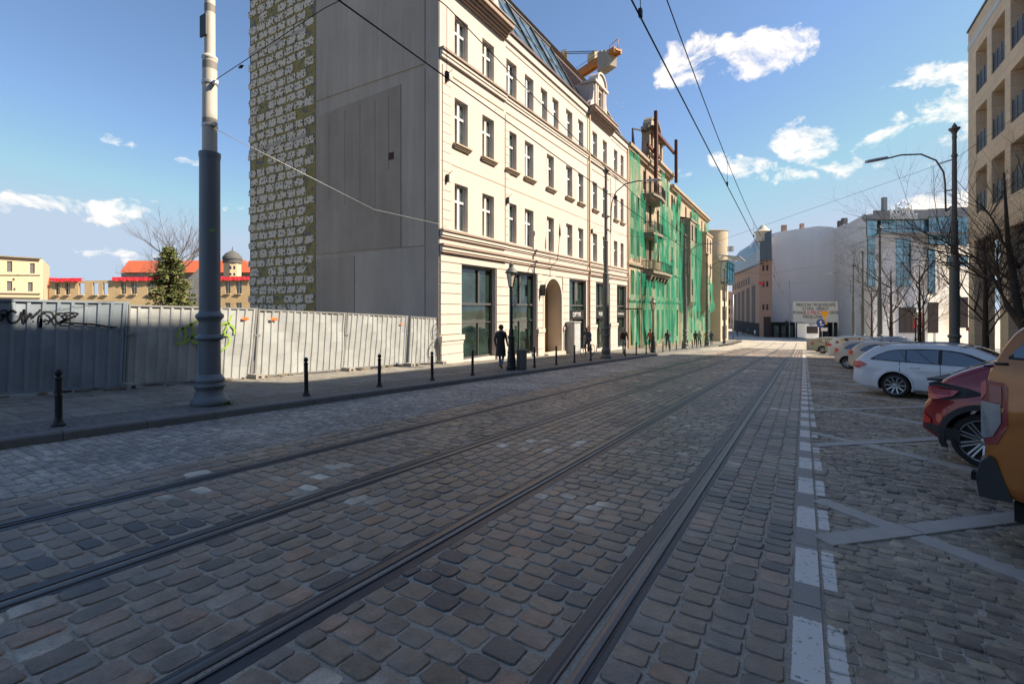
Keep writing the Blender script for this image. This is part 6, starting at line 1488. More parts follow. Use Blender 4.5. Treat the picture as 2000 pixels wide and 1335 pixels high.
    if 'rearglass' in sp: topglass('rear_window', *sp['rearglass'], .9, m_cargl)
    if 'screen' in sp: topglass('windscreen', *sp['screen'], .92, m_cargl)
    if roofm: topglass('roof', *sp['roof'], 1.0, roofm, .004)
    for w in sp.get('tails', []): band('tail_light', *w[:2], w[2], w[3] if len(w) > 3 else .014, nx=10)
    for w in sp.get('clad', []): band('cladding', *w, m_plast, .012)
    for w in sp.get('lines', []): band('trim_strip', *w, m_chrome, .012, nx=10, nz_=1)
    for w in sp.get('heads', []): band('headlight', *w, m_clear, .006)
    # arch lips
    am = m_plast if sp.get('archblack') else paint; aw = .065 if sp.get('archblack') else .022
    for xw in sp['wheels']:
        for s_ in (-1, 1):
            b = M(); nA = 20
            for i in range(nA+1):
                a = math.radians(-22+224*i/nA); r1, r2 = sp['r']+.05, sp['r']+.056+aw
                for (rr_, of) in ((r1, -.05), (r1, .018), (r2, .014), (r2+.004, -.01)):
                    x = xw+rr_*math.cos(a); z = max(sp['r']+rr_*math.sin(a), .2); b.v.append((x, s_*(Wz(x, z)+of), z))
            for i in range(nA):
                for k in range(3): a = i*4+k; f = [a, a+1, a+5, a+4]; b.f.append(f if s_ > 0 else f[::-1]); b.mi.append(0); b.sm.append(False)
            b.build('wheel_arch', am, e)
    # wheels
    rW = sp['r']; ax = Matrix.Rotation(R(90), 3, 'X'); rim = sp.get('rim', .70)*rW
    for xw in sp['wheels']:
        for s_ in (-1, 1):
            yc_ = s_*(W0-.125); w = empty('wheel', (xw, yc_, rW), None, None); w.parent = e
            A_ = Matrix.Rotation(R(-90*s_), 3, 'X')
            b = M(); b.lathe([(rim, -.10), (rW-.03, -.11), (rW-.008, -.085), (rW, -.05), (rW, .05), (rW-.008, .085), (rW-.03, .108), (rW-.07, .112), (rim+.012, .10), (rim, .09)], (0,0,0), 36, 0, True, A_, False); b.build('tyre', m_tyre, w)
            b = M(); b.lathe([(rim-.012, .02), (rim-.004, .085), (rim+.006, .10), (rim+.012, .10), (rim+.012, .0), (rim-.01, -.03)], (0,0,0), 36, 0, True, A_, False)
            ns = sp.get('spokes', 10)
            for k in range(ns):
                for q in ((-.11, .11) if sp.get('twin') else (0,)):
                    a0 = 2*math.pi*k/ns; a1 = a0+q*2.0; p0 = A_@Vector((.05*math.cos(a0), .05*math.sin(a0), .055)); p1 = A_@Vector(((rim-.005)*math.cos(a1), (rim-.005)*math.sin(a1), .088))
                    b.bar(p0, p1, .03 if not sp.get('twin') else .02, .02, up=A_@Vector((0,0,1)))
            b.lathe([(.055, .045), (.055, .07), (.03, .078)], (0,0,0), 14, 0, True, A_); b.build('rim', m_alloy, w)
            b = M(); b.lathe([(rim-.01, .0), (rim-.012, .012)], (0,0,0), 24, 0, False, A_); b.build('brake_shadow', m_plast, w)
    # mirrors, handles, rails
    if 'mirror' in sp:
        mx, mz = sp['mirror']
        for s_ in (-1, 1):
            b = M(); vs = []
            for i in range(7):
                t = i/6; rr_ = math.sin(math.pi*(.12+.76*t)); 
                for k in range(10): a = 2*math.pi*k/10; vs.append((mx+.06*rr_*math.cos(a)*1.1, s_*(Wz(mx, mz)+.03+.2*t), mz+.08*rr_*math.sin(a)))
            b.add(vs, [(10*i+k, 10*i+(k+1) % 10, 10*i+10+(k+1) % 10, 10*i+10+k) for i in range(6) for k in range(10)]+[tuple(range(10)), tuple(range(60, 70))], sm=True); b.build('wing_mirror', paint, e)
    for (hx, hz) in sp.get('handles', []):
        for s_ in (-1, 1):
            y = s_*(Wz(hx, hz)+.03); b = M(); b.tube([(hx-.11, y-s_*.03, hz), (hx-.09, y, hz), (hx+.09, y, hz), (hx+.11, y-s_*.03, hz)], .013, 6); b.build('door_handle', paint, e)
    if 'rails' in sp:
        xa, xb = sp['rails']
        for s_ in (-1, 1):
            b = M(); pts = []
            for i in range(13):
                x = xa+(xb-xa)*i/12; zt = interp(st, x); y = section(x, zt)[NS+1][0]-.02; lift = .055*min(1, 4*min(i, 12-i)/12*1.2+.0); pts.append((x, s_*y, zt-.01+lift))
            b.tube(pts, .014, 6); b.build('roof_rail', m_alloy if not sp.get('railblack') else m_plast, e)
    # number plate and tail lights on the back face
    b = M(); b.box(-.012, -.003, -.26, .26, .42, .53) ; b.build('number_plate', m_letter, e)
    for f in sp.get('extra', []): f(e, Wz, section, st)
    e.rotation_euler = (-SL*math.cos(heading)*0, 0, heading)
    e.rotation_euler[2] = heading
    # tilt with the street
    e.rotation_euler = (Matrix.Rotation(-SL, 4, 'X') @ Matrix.Rotation(heading, 4, 'Z')).to_euler()
    return e
HD = math.radians(-20)
def rear_origin(xw, wheel_pos, half, heading, side=-1):
    """origin (rear centre) such that the near rear wheel touches at wheel_pos"""
    c, s = math.cos(heading), math.sin(heading); lx, ly = xw, side*(half-.12)
    return (wheel_pos[0]-(lx*c-ly*s), wheel_pos[1]-(lx*s+ly*c))
WAG = dict(L=4.88, W=.93, belt=[(0, 1.0), (1.2, .99), (3.2, .93), (4.8, .8)], wheels=[1.02, 3.88], r=.335, spokes=10,
    top=[(0, .55), (.01, .70), (.03, .88), (.07, 1.00), (.20, 1.13), (.42, 1.33), (.62, 1.43), (1.0, 1.475), (1.7, 1.50), (2.3, 1.485), (2.7, 1.42), (3.2, 1.17), (3.5, 1.03), (3.8, .99), (4.3, .92), (4.65, .80), (4.83, .62), (4.88, .45)],
    trim=([(.45, 1.03), (1.0, 1.0), (2.9, .955), (3.17, .97)], [(.45, 1.05), (.75, 1.26), (1.0, 1.33), (1.5, 1.375), (2.1, 1.375), (2.5, 1.31), (2.9, 1.13), (3.17, .985)]),
    windows=[([(.55, 1.045), (1.25, 1.02)], [(.55, 1.09), (.8, 1.25), (1.0, 1.305), (1.25, 1.33)]), ([(1.28, 1.018), (1.95, .99)], [(1.28, 1.335), (1.95, 1.35)]), ([(2.03, .985), (2.85, .965)], [(2.03, 1.35), (2.4, 1.29), (2.7, 1.16), (2.85, 1.08)])],
    gaps=[([(1.99, .27), (2.002, .27)], [(1.99, .98), (2.002, .98)]), ([(1.13, .72), (1.142, .72)], [(1.13, 1.0), (1.142, 1.0)]), ([(2.95, .27), (2.962, .27)], [(2.95, .93), (2.962, .93)])],
    rearglass=(.12, .5), screen=(2.62, 3.3), roof=(.7, 2.5), tails=[([(.02, .80), (.14, .76), (.36, .86)], [(.02, .95), (.2, .97), (.36, .90)], m_tail)], lines=[([(1.45, .235), (3.4, .235)], [(1.45, .255), (3.4, .255)])], clad=[([(1.45, .20), (3.42, .20)], [(1.45, .225), (3.42, .225)])],
    mirror=(2.92, 1.02), handles=[(1.45, .86), (2.35, .84)], rails=(.65, 2.5))
white = paintm('white_paint', (.66, .68, .72))
car('white estate car with roof rails, largest white car, parked beyond the red crossover', 'parked_car', WAG, white, rear_origin(1.02, (2.22, 17.25), .93, HD), HD)
# red crossover
def chr_extra(e, Wz, section, st):
    # dark wedge round the lamp and the lip of the spoiler
    for s_ in (-1, 1):
        b = M(); p = [(.10, .86), (.08, 1.06), (.16, 1.09), (.50, 1.03), (.66, .97), (.48, .91), (.3, .86)]
        n = len(p); vs = [(x, s_*(Wz(max(x, .0), z)+.035), z) for x, z in p]+[(x+.01, s_*(Wz(max(x, .0), z)-.08), z) for x, z in p]
        b.add(vs, [tuple(range(n)), tuple(range(n, 2*n))[::-1]]+[(i, (i+1) % n, n+(i+1) % n, n+i) for i in range(n)]); b.build('lamp_surround', m_plast, e)
        b = M(); p = [(.085, .84), (.075, 1.01), (.14, 1.03), (.42, .99), (.36, .92), (.2, .86)]; n = len(p)
        vs = [(x, s_*(Wz(max(x, .0), z)+.055), z) for x, z in p]+[(x, s_*(Wz(max(x, .0), z)+.03), z) for x, z in p]
        b.add(vs, [tuple(range(n)), tuple(range(n, 2*n))[::-1]]+[(i, (i+1) % n, n+(i+1) % n, n+i) for i in range(n)]); b.build('tail_light', m_tail, e)
        for q in (.94, .97, 1.0):
            b = M(); b.bar((.09, s_*(Wz(.1, q)+.06), q-.01), (.33, s_*(Wz(.3, q)+.06), q+.0), .006, .012); b.build('light_bar', m_taild, e)
    b = M(); b.box(.05, .2, -.72, .72, 1.09, 1.12); b.build('boot_lip', m_plast, e)
CHR = dict(L=4.36, W=.90, belt=[(0, 1.02), (.8, 1.08), (1.4, 1.03), (3.0, .95), (4.3, .85)], wheels=[.66, 3.30], r=.355, rim=.74, spokes=10, twin=True, archblack=True, crease=.88, rr=.10, ra=.6, rk=.19,
    zb=[(0, .42), (.2, .30), (.6, .22), (3.6, .22), (4.2, .28), (4.36, .36)],
    top=[(0, .50), (.008, .66), (.02, .78), (.07, .86), (.11, .92), (.13, 1.02), (.20, 1.10), (.40, 1.24), (.8, 1.42), (1.2, 1.52), (1.7, 1.56), (2.2, 1.53), (2.6, 1.40), (3.0, 1.16), (3.25, 1.05), (3.7, .99), (4.1, .9), (4.3, .74), (4.36, .5)],
    trim=([(.95, 1.16), (1.4, 1.09), (2.7, 1.0), (2.95, 1.0)], [(.95, 1.19), (1.3, 1.36), (1.8, 1.44), (2.2, 1.42), (2.6, 1.24), (2.95, 1.03)]), windows=[([(1.1, 1.15), (1.75, 1.08)], [(1.1, 1.26), (1.4, 1.37), (1.75, 1.42)]), ([(1.8, 1.08), (2.75, 1.02)], [(1.8, 1.42), (2.2, 1.4), (2.75, 1.14)])],
    rearglass=(.14, .85), screen=(2.4, 3.05), roof=(.10, 2.4), gaps=[([(1.75, .34), (1.762, .34)], [(1.75, 1.05), (1.762, 1.05)])], clad=[([(.03, .43), (.42, .26)], [(.03, .50), (.42, .47)]), ([(1.25, .22), (3.0, .22)], [(1.25, .36), (3.0, .36)])],
    tails=[([(.012, .50), (.10, .50)], [(.012, .64), (.10, .56)], m_amber, .016)], mirror=(2.75, 1.08), extra=[chr_extra])
red = paintm('dark_red_metallic', (.26, .006, .012), .35, .3)
car('dark red crossover with black roof and arrow-shaped tail lamps', 'parked_car', CHR, red, rear_origin(.66, (2.06, 8.66), .90, HD), HD, roofm=m_plast)
# orange pickup with hard canopy
def pk_extra(e, Wz, section, st):
    for s_ in (-1, 1):
        def plate(p, m_, off, th, nm):
            b = M(); n = len(p); vs = [(x, s_*(Wz(max(x, 0), z)+off), z) for x, z in p]+[(x+.004, s_*(Wz(max(x, 0), z)+off-th), z) for x, z in p]
            b.add(vs, [tuple(range(n)), tuple(range(n, 2*n))[::-1]]+[(i, (i+1) % n, n+(i+1) % n, n+i) for i in range(n)]); return b.build(nm, m_, e)
        plate([(-.014, .90), (-.02, 1.34), (.0, 1.365), (.115, 1.35), (.135, 1.31), (.135, 1.02), (.07, .86), (.0, .84)], m_taild, .012, .06, 'tail_light')
        plate([(-.02, 1.20), (-.022, 1.345), (.012, 1.355), (.012, 1.26)], m_tail, .02, .03, 'tail_light_lens')
        plate([(.03, 1.19), (.03, 1.33), (.10, 1.32), (.10, 1.19)], m_taild, .018, .03, 'tail_light_lens')
        plate([(-.022, .91), (-.022, 1.19), (.008, 1.19), (.095, 1.175), (.095, 1.03), (.045, .915), (.0, .895)], m_clear, .02, .03, 'reversing_lamp')
        b = M(); y = s_*(Wz(.05, 1.5)); b.box(-.005, .5, min(y, y+s_*.006), max(y, y+s_*.006), 1.468, 1.484); b.build('canopy_joint', m_gapline, e)
        b = M(); b.tube([(.06, y+s_*.012, 1.50), (.14, y+s_*.02, 1.50)], .012, 6); b.build('latch', m_plast, e)
    b = M(); pl = [(-.06, .42), (-.08, .56), (-.05, .70), (.0, .76), (.03, .74), (.07, .62), (.11, .50), (.13, .42)]
    vs = []
    for s_ in (-1, 1): pass
    for y in np.linspace(-.93, .93, 9):
        k = 1-.25*max(0, (abs(y)-.6)/.33)**2
        for x, z in pl: vs.append((x*1.0+(1-k)*.10, y, z))
    n = len(pl); b.add(vs, [(i*n+k, i*n+(k+1) % n, (i+1)*n+(k+1) % n, (i+1)*n+k) for i in range(8) for k in range(n)]+[tuple(range(n))[::-1], tuple(range(8*n, 9*n))]); b.build('rear_bumper', m_plast, e)
    b = M(); b.box(-.2, .1, -.06, .06, .36, .44); b.build('tow_bar', m_gapline, e)
    b = M(); b.box(.15, .5, -.8, .8, .25, .40); b.build('exhaust_guard', m_gapline, e)
PK = dict(L=5.35, W=.93, belt=[(0, 1.44), (2.2, 1.40), (3.9, 1.10), (5.3, 1.0)], wheels=[1.15, 4.37], r=.40, archblack=True, crease=1.12, rr=.05, ra=.25, rk=.045, tum=.26,
    zb=[(0, .50), (.2, .44), (.8, .42), (4.4, .40), (5.2, .45), (5.35, .55)],
    top=[(0, 1.0), (.004, 1.2), (.008, 1.38), (.02, 1.44), (.05, 1.49), (.12, 1.66), (.22, 1.80), (.40, 1.87), (1.2, 1.9), (2.4, 1.86), (3.0, 1.75), (3.5, 1.48), (3.9, 1.22), (4.3, 1.16), (4.9, 1.08), (5.2, .95), (5.35, .7)],
    trim=([(.14, 1.54), (3.5, 1.30), (3.75, 1.25)], [(.14, 1.56), (.24, 1.72), (.4, 1.78), (2.6, 1.76), (3.1, 1.6), (3.75, 1.27)]), windows=[([(.17, 1.555), (1.5, 1.50)], [(.17, 1.60), (.25, 1.71), (.4, 1.765), (1.5, 1.78)]), ([(1.75, 1.42), (2.55, 1.38)], [(1.75, 1.76), (2.55, 1.74)]), ([(2.65, 1.37), (3.5, 1.3)], [(2.65, 1.72), (3.0, 1.6), (3.5, 1.36)])],
    screen=(3.05, 3.85), roof=(.5, 2.8), extra=[pk_extra], mirror=(3.5, 1.32))
orange = paintm('orange_metallic', (.42, .125, .018), .4, .32)
car('orange pickup truck corner with tall tail lamp at the right edge', 'pickup_truck', PK, orange, (1.25+.93*math.sin(HD)*-1*.0+.32, 5.26+.90), HD)
# smaller cars further down
HAT = dict(L=3.9, W=.83, belt=[(0, 1.0), (1.0, .98), (2.6, .93), (3.9, .8)], wheels=[.62, 3.1], r=.30, spokes=9, rk=.16,
    top=[(0, .5), (.012, .72), (.03, .92), (.1, 1.05), (.28, 1.25), (.5, 1.38), (.9, 1.44), (1.5, 1.45), (1.95, 1.40), (2.5, 1.12), (2.8, 1.0), (3.2, .94), (3.6, .84), (3.82, .68), (3.9, .48)],
    trim=([(.5, 1.02), (1.2, .99), (2.4, .96), (2.55, .97)], [(.5, 1.06), (.7, 1.24), (1.1, 1.34), (1.7, 1.34), (2.1, 1.2), (2.55, .99)]), windows=[([(.58, 1.04), (1.2, 1.01)], [(.58, 1.12), (.75, 1.24), (1.2, 1.32)]), ([(1.26, 1.0), (2.35, .975)], [(1.26, 1.32), (1.7, 1.32), (2.05, 1.2), (2.35, 1.06)])],
    gaps=[([(1.23, .3), (1.242, .3)], [(1.23, 1.0), (1.242, 1.0)])], rearglass=(.1, .42), screen=(2.0, 2.7), roof=(.5, 1.9), tails=[([(.02, .82), (.2, .84)], [(.02, 1.06), (.2, 1.02)], m_tail)], mirror=(2.3, 1.02), handles=[(1.5, .85)])
SUV = dict(L=4.5, W=.91, belt=[(0, 1.12), (1.0, 1.1), (3.1, 1.04), (4.5, .9)], wheels=[.85, 3.5], r=.35, spokes=5, twin=True, rk=.14,
    top=[(0, .6), (.012, .8), (.03, 1.0), (.08, 1.15), (.25, 1.38), (.45, 1.55), (.9, 1.64), (1.7, 1.68), (2.3, 1.64), (2.9, 1.32), (3.2, 1.16), (3.6, 1.1), (4.1, 1.0), (4.4, .82), (4.5, .55)],
    trim=([(.5, 1.16), (1.2, 1.13), (2.8, 1.08), (3.0, 1.1)], [(.5, 1.2), (.75, 1.42), (1.2, 1.54), (2.1, 1.55), (2.6, 1.32), (3.0, 1.12)]), windows=[([(.6, 1.17), (1.2, 1.15)], [(.6, 1.26), (.8, 1.42), (1.2, 1.52)]), ([(1.24, 1.15), (1.9, 1.12)], [(1.24, 1.52), (1.9, 1.53)]), ([(1.97, 1.12), (2.8, 1.1)], [(1.97, 1.53), (2.15, 1.5), (2.8, 1.2)])],
    gaps=[([(1.93, .3), (1.942, .3)], [(1.93, 1.1), (1.942, 1.1)])], rearglass=(.09, .42), screen=(2.35, 3.1), roof=(.5, 2.3), tails=[([(.02, .9), (.3, .98)], [(.02, 1.14), (.3, 1.06)], m_tail)], clad=[([(1.25, .2), (3.1, .2)], [(1.25, .34), (3.1, .34)])], mirror=(2.75, 1.15), handles=[(1.4, 1.0), (2.2, .98)], rails=(.6, 2.2))
for (lab, sp, col, wp, mm) in (
    ('black estate car just beyond the white one, only its roof visible', dict(WAG, railblack=True), (.012, .013, .016), (3.0, 20.9), 0),
    ('pale beige hatchback close behind the white estate car, mostly hidden', dict(HAT), (.50, .47, .41), (2.35, 27.2), 0),
    ('silver beige hatchback showing its rear wheel, at the head of the far cars', dict(HAT), (.47, .44, .40), (1.95, 30.4), 0),
    ('dark blue car in the row of far cars', dict(WAG), (.03, .05, .1), (3.2, 34.5), 0),
    ('white crossover in the row of far cars', dict(SUV), (.7, .7, .68), (2.25, 41.0), 0),
    ('pale blue roofed car deeper in the far row', dict(SUV), (.28, .36, .46), (4.6, 44.5), 0),
    ('small grey hatchback between white crossover and beige estate', dict(HAT), (.3, .3, .28), (2.1, 48.2), 0),
    ('olive beige estate car with green tinted windows', dict(WAG), (.36, .35, .27), (1.5, 52.8), 0),
    ('red hatchback at the far end of the parked row', dict(HAT), (.35, .03, .03), (1.2, 57.5), 0)):
    car(lab, 'parked_car', sp, paintm('car_paint', col), rear_origin(sp['wheels'][0], wp, sp['W'], HD), HD)
# ------------------------------------------------------------------ trees
m_bark = mat('dark_bark', (.055, .042, .032), .95, noise=[(4, .3), (20, .3)], bump=(30, .8, .01)); m_twig = mat('twig_bark', (.075, .052, .04), .9)
def bare_tree(name, x, y, h, label, seed, spread=.55, trunk=.12, clear=2.0, levels=4, lean=0, kids=(7, 5, 4, 4), group='bare street trees', tw=None, z0=None):
    r = random.Random(seed); zb_ = gz(y)+.12 if z0 is None else z0; e = empty(name, (x, y, zb_), label, 'tree', group); T_ = M(); Cc = M()
    def grow(p, d, L, rad, lvl, B_):
        n = 5 if lvl < 2 else 3; pts = [p]; rs = [rad]; q = Vector(p); dd = Vector(d)
        for i in range(n):
            dd = (dd+Vector((r.gauss(0, .10), r.gauss(0, .10), r.gauss(.05, .07)))).normalized(); q = q+dd*L/n; pts.append(q.copy()); rs.append(rad*(1-(.62 if lvl < levels else .8)*(i+1)/n))
        B_.tube(pts, rs, 6 if lvl < 2 else (4 if lvl < 3 else 3), caps=False)
        if lvl >= levels: return
        for k in range(kids[min(lvl, len(kids)-1)]):
            t = r.uniform(.2, 1.0); i = min(int(t*n), n-1); c = pts[i].lerp(pts[i+1], t*n-i); a = r.uniform(0, 6.28); perp = dd.orthogonal().normalized(); perp.rotate(Matrix.Rotation(a, 3, dd)); nd = (dd*(1-.55*spread*1.2)+perp*spread*1.15+Vector((0, 0, .25))).normalized()
            grow(c, nd, L*r.uniform(.48, .72), rs[i]*r.uniform(.45, .65), lvl+1, Cc)
    trunk_pts = [Vector((0, 0, 0)), Vector((lean*.3, r.gauss(0, .03), clear*.5)), Vector((lean*.7, r.gauss(0, .05), clear))]
    T_.tube(trunk_pts, [trunk*1.25, trunk, trunk*.9], 10, caps=False)
    nl = kids[0]
    top = trunk_pts[-1]
    T_.tube([top, top+Vector((lean*.4, 0, (h-clear)*.35)), top+Vector((lean*.5, .1, (h-clear)*.7))], [trunk*.88, trunk*.5, trunk*.18], 7, caps=False)
    for k in range(nl):
        a = 6.28*k/nl+r.uniform(-.4, .4); zz = r.uniform(-.15, .55)*(h-clear); st_ = top+Vector((lean*.3, 0, max(zz, -.3*clear))); st_.x, st_.y = top.x*1.0, top.y
        el = r.uniform(.45, 1.15); d = Vector((math.cos(a)*math.cos(el), math.sin(a)*math.cos(el), math.sin(el)))
        grow(st_, d, (h-clear)*r.uniform(.38, .6), trunk*r.uniform(.28, .42), 1, Cc)
    T_.build('trunk', m_bark, e); Cc.build('crown', tw or m_twig, e); return e
bare_tree('bare_tree', 7.0, 29.6, 7.6, 'bare tree in front of the stone building, beside the thick pole', 3, trunk=.12, clear=2.3, kids=(11, 7, 6, 4))
bare_tree('bare_tree', 6.9, 23.4, 9.6, 'nearest bare tree with a crooked trunk at the right edge', 8, trunk=.15, clear=2.5, lean=-.7, spread=.6, kids=(11, 7, 6, 4))
bare_tree('bare_tree', 6.5, 41.0, 8.0, 'bare tree with red sign behind it, right of the middle trees', 5, trunk=.11, clear=2.2, spread=.45)
bare_tree('bare_tree', 6.5, 53.0, 9.6, 'bushy bare tree left of the red totem', 11, trunk=.16, clear=2.2, kids=(9, 6, 5, 4))
bare_tree('bare_tree', 6.6, 68.0, 9.5, 'farther bare tree in front of the shopping centre corner', 14, trunk=.13, clear=2.2, kids=(8, 6, 4, 4))
bare_tree('bare_tree', 9.8, 60.0, 8.8, 'bare tree deeper in the right-hand row', 17, trunk=.13, clear=2.3, kids=(8, 5, 4, 4))
m_twf = mat('pale_twigs', (.16, .13, .115), .9)
c = V(343, 100); bare_tree('bare_tree', c.x, c.y, 20, 'tall bare tree behind the spruce on the left', 21, trunk=.35, clear=6, kids=(10, 6, 5, 4), group='bare background trees', tw=m_twf, z0=-1.5, spread=.5)
c = V(318, 104); bare_tree('bare_tree', c.x, c.y, 17, 'second bare tree behind the spruce, further left', 25, trunk=.3, clear=5, kids=(9, 6, 5, 4), group='bare background trees', tw=m_twf, z0=-1.5, spread=.75)
# spruce
def spruce(u, d, h, label, seed):
    c = V(u, d); z0 = -1.2; e = empty('spruce_tree', (c.x, c.y, z0), label, 'spruce tree'); r = random.Random(seed)
    b = M(); b.tube([(0,0,0), (0,0,h*.5), (.05,0,h*.97)], [.28, .17, .03], 8); b.build('trunk', m_bark, e)
    b = M(); lim = M()
    for k in range(190):
        t = (k/190)**.85; z = 1.0+t*(h-1.3); R0 = (1-t)**.85*h*.29*r.uniform(.6, 1.12)+.25; a = r.uniform(0, 6.28); el = .18+.5*t+r.uniform(-.12, .12); p0 = Vector((0, 0, z)); tip = Vector((math.cos(a)*R0, math.sin(a)*R0, z-R0*.25+R0*el*.7)); lim.tube([p0, p0.lerp(tip, .5)-Vector((0,0,R0*.06)), tip], [.04, .025, .01], 3, caps=False)
        n = int(12+R0*22)
        for i in range(n):
            f = r.uniform(.12, 1.03); q = p0.lerp(tip, f)+Vector((r.gauss(0, .10), r.gauss(0, .10), r.gauss(-.05, .09))); dr = Vector((r.gauss(0, 1)+math.cos(a)*1.2, r.gauss(0, 1)+math.sin(a)*1.2, r.gauss(-.3, .5))).normalized(); sd = dr.cross(Vector((r.gauss(0,1), r.gauss(0,1), r.gauss(0,1)))).normalized(); L_ = r.uniform(.22, .45); w_ = L_*.2
            b.add([q, q+dr*L_*.5+sd*w_, q+dr*L_, q+dr*L_*.5-sd*w_], [(0, 1, 2, 3)], mi=r.choice([0, 0, 1]))
    lim.build('branches', m_bark, e); b.build('crown', [mat('spruce_green', (.11, .13, .04), .8, noise=[(1, .35)]), mat('spruce_light', (.21, .215, .075), .8, noise=[(1, .3)])], e)
spruce(331, 48, 9.3, 'olive green spruce standing before the brick ruin', 4)
# bushes low down left of the spruce are the same tree's skirts
# ------------------------------------------------------------------ people
m_skin = mat('skin', (.42, .24, .17), .6); m_hair = mat('dark_hair', (.03, .018, .012), .7)
def person(x, y, label, hd, col_top, col_leg, col_shoe=(.02,.02,.02), h=1.74, pose='walk', hair=(.03,.018,.012), coat=None, pack=None, hood=False, dz=.12, on_bike=False, arms=None):
    z0 = gz(y)+dz; e = empty('person', (x, y, z0), label, 'person'); k = h/1.74
    mt, ml, ms = mat('jacket', tuple(min(1, q*1.8+.01) for q in col_top), .85, noise=[(12, .15)]), mat('trousers', tuple(min(1, q*1.6+.01) for q in col_leg), .85, noise=[(12, .15)]), mat('shoes', col_shoe, .6)
    J = {}
    if pose == 'walk': J = dict(pel=(0,0,.93), bel=(.01,0,1.1), che=(.03,0,1.32), nek=(.04,0,1.47), hed=(.06,0,1.6), top=(.05,0,1.70), hipL=(0,.09,.90), kneL=(.18,.10,.50), ankL=(.22,.10,.09), toeL=(.37,.11,.04), hipR=(0,-.09,.90), kneR=(.02,-.10,.48), ankR=(-.26,-.10,.14), toeR=(-.13,-.11,.04),
        shL=(.02,.17,1.40), elL=(-.08,.22,1.14), wrL=(.06,.22,.90), haL=(.10,.21,.82), shR=(.02,-.17,1.40), elR=(.06,-.22,1.13), wrR=(.22,-.2,.93), haR=(.28,-.2,.87))
    elif pose == 'stand': J = dict(pel=(0,0,.93), bel=(.0,0,1.1), che=(.01,0,1.32), nek=(.01,0,1.47), hed=(.03,0,1.6), top=(.02,0,1.70), hipL=(0,.09,.90), kneL=(.02,.10,.48), ankL=(-.01,.11,.09), toeL=(.14,.13,.04), hipR=(0,-.09,.90), kneR=(.03,-.10,.48), ankR=(0,-.11,.09), toeR=(.15,-.13,.04),
        shL=(0,.17,1.40), elL=(-.02,.23,1.13), wrL=(.08,.2,.92), haL=(.12,.19,.85), shR=(0,-.17,1.40), elR=(-.02,-.23,1.13), wrR=(.1,-.2,.95), haR=(.16,-.18,.9))
    elif pose == 'phone': J = dict(pel=(0,0,.93), bel=(.0,0,1.1), che=(.01,0,1.32), nek=(.03,0,1.47), hed=(.07,0,1.59), top=(.06,0,1.69), hipL=(0,.09,.90), kneL=(.14,.10,.50), ankL=(.16,.11,.09), toeL=(.3,.13,.04), hipR=(0,-.09,.90), kneR=(.0,-.10,.48), ankR=(-.22,-.11,.12), toeR=(-.1,-.13,.04),
        shL=(0,.17,1.40), elL=(.02,.24,1.14), wrL=(.22,.12,1.30), haL=(.27,.08,1.38), shR=(0,-.17,1.40), elR=(.0,-.24,1.14), wrR=(.14,-.2,.95), haR=(.2,-.18,.9))
    elif pose == 'ride': J = dict(pel=(-.18,0,.98), bel=(-.1,0,1.14), che=(.04,0,1.34), nek=(.12,0,1.47), hed=(.17,0,1.59), top=(.17,0,1.69), hipL=(-.16,.09,.95), kneL=(.22,.12,.80), ankL=(.12,.13,.42), toeL=(.26,.13,.38), hipR=(-.16,-.09,.95), kneR=(.14,-.12,.62), ankR=(-.0,-.13,.24), toeR=(.14,-.13,.20),
        shL=(.05,.18,1.40), elL=(.17,.30,1.18), wrL=(.36,.28,1.06), haL=(.44,.27,1.04), shR=(.05,-.18,1.40), elR=(.17,-.30,1.18), wrR=(.36,-.28,1.06), haR=(.44,-.27,1.04))
    rad = dict(pel=.15, bel=.13, che=.155, nek=.062, hed=.09, top=.06, hipL=.10, hipR=.10, kneL=.062, kneR=.062, ankL=.042, ankR=.042, toeL=.035, toeR=.035, shL=.07, shR=.07, elL=.048, elR=.048, wrL=.033, wrR=.033, haL=.035, haR=.035)
    ed = [('pel','bel'),('bel','che'),('che','nek'),('nek','hed'),('hed','top'),('pel','hipL'),('hipL','kneL'),('kneL','ankL'),('ankL','toeL'),('pel','hipR'),('hipR','kneR'),('kneR','ankR'),('ankR','toeR'),('che','shL'),('shL','elL'),('elL','wrL'),('wrL','haL'),('che','shR'),('shR','elR'),('elR','wrR'),('wrR','haR')]
    names = list(J); me = bpy.data.meshes.new('body'); me.from_pydata([Vector(J[n])*k for n in names], [(names.index(a), names.index(c)) for a, c in ed], []); o = bpy.data.objects.new('body', me); COL.objects.link(o)
    sk = o.modifiers.new('s', 'SKIN'); 
    for i, n in enumerate(names): me.skin_vertices[0].data[i].radius = (rad[n]*k*(.8 if n in ('che', 'bel', 'pel') else 1), rad[n]*k); me.skin_vertices[0].data[i].use_root = (n == 'pel')
    o.modifiers.new('u', 'SUBSURF').levels = 1; bpy.context.view_layer.update()
    nm = bpy.data.meshes.new_from_object(o.evaluated_get(bpy.context.evaluated_depsgraph_get())); o.modifiers.clear(); o.data = nm; nm.name = 'body'; nm.materials.clear()
    for m_ in (m_skin, mt, ml, ms): nm.materials.append(m_)
    hands = [Vector(J[n])*k for n in ('haL', 'haR')]; feet = [Vector(J[n])*k for n in ('ankL', 'ankR', 'toeL', 'toeR')]
    for p in nm.polygons:
        c = p.center; mi = 1
        if c.z > J['nek'][2]*k-.0: mi = 0
        elif min((c-q).length for q in hands) < .085: mi = 0
        elif min((c-q).length for q in feet) < .09: mi = 3
        elif c.z < J['pel'][2]*k+.0 and not (abs(c.y) > .155*k and pose != 'ride'): mi = 2
        if pose == 'ride' and mi == 1 and c.z < .93*k and abs(c.y) < .2: mi = 2
        p.material_index = mi; p.use_smooth = True
    o.parent = e
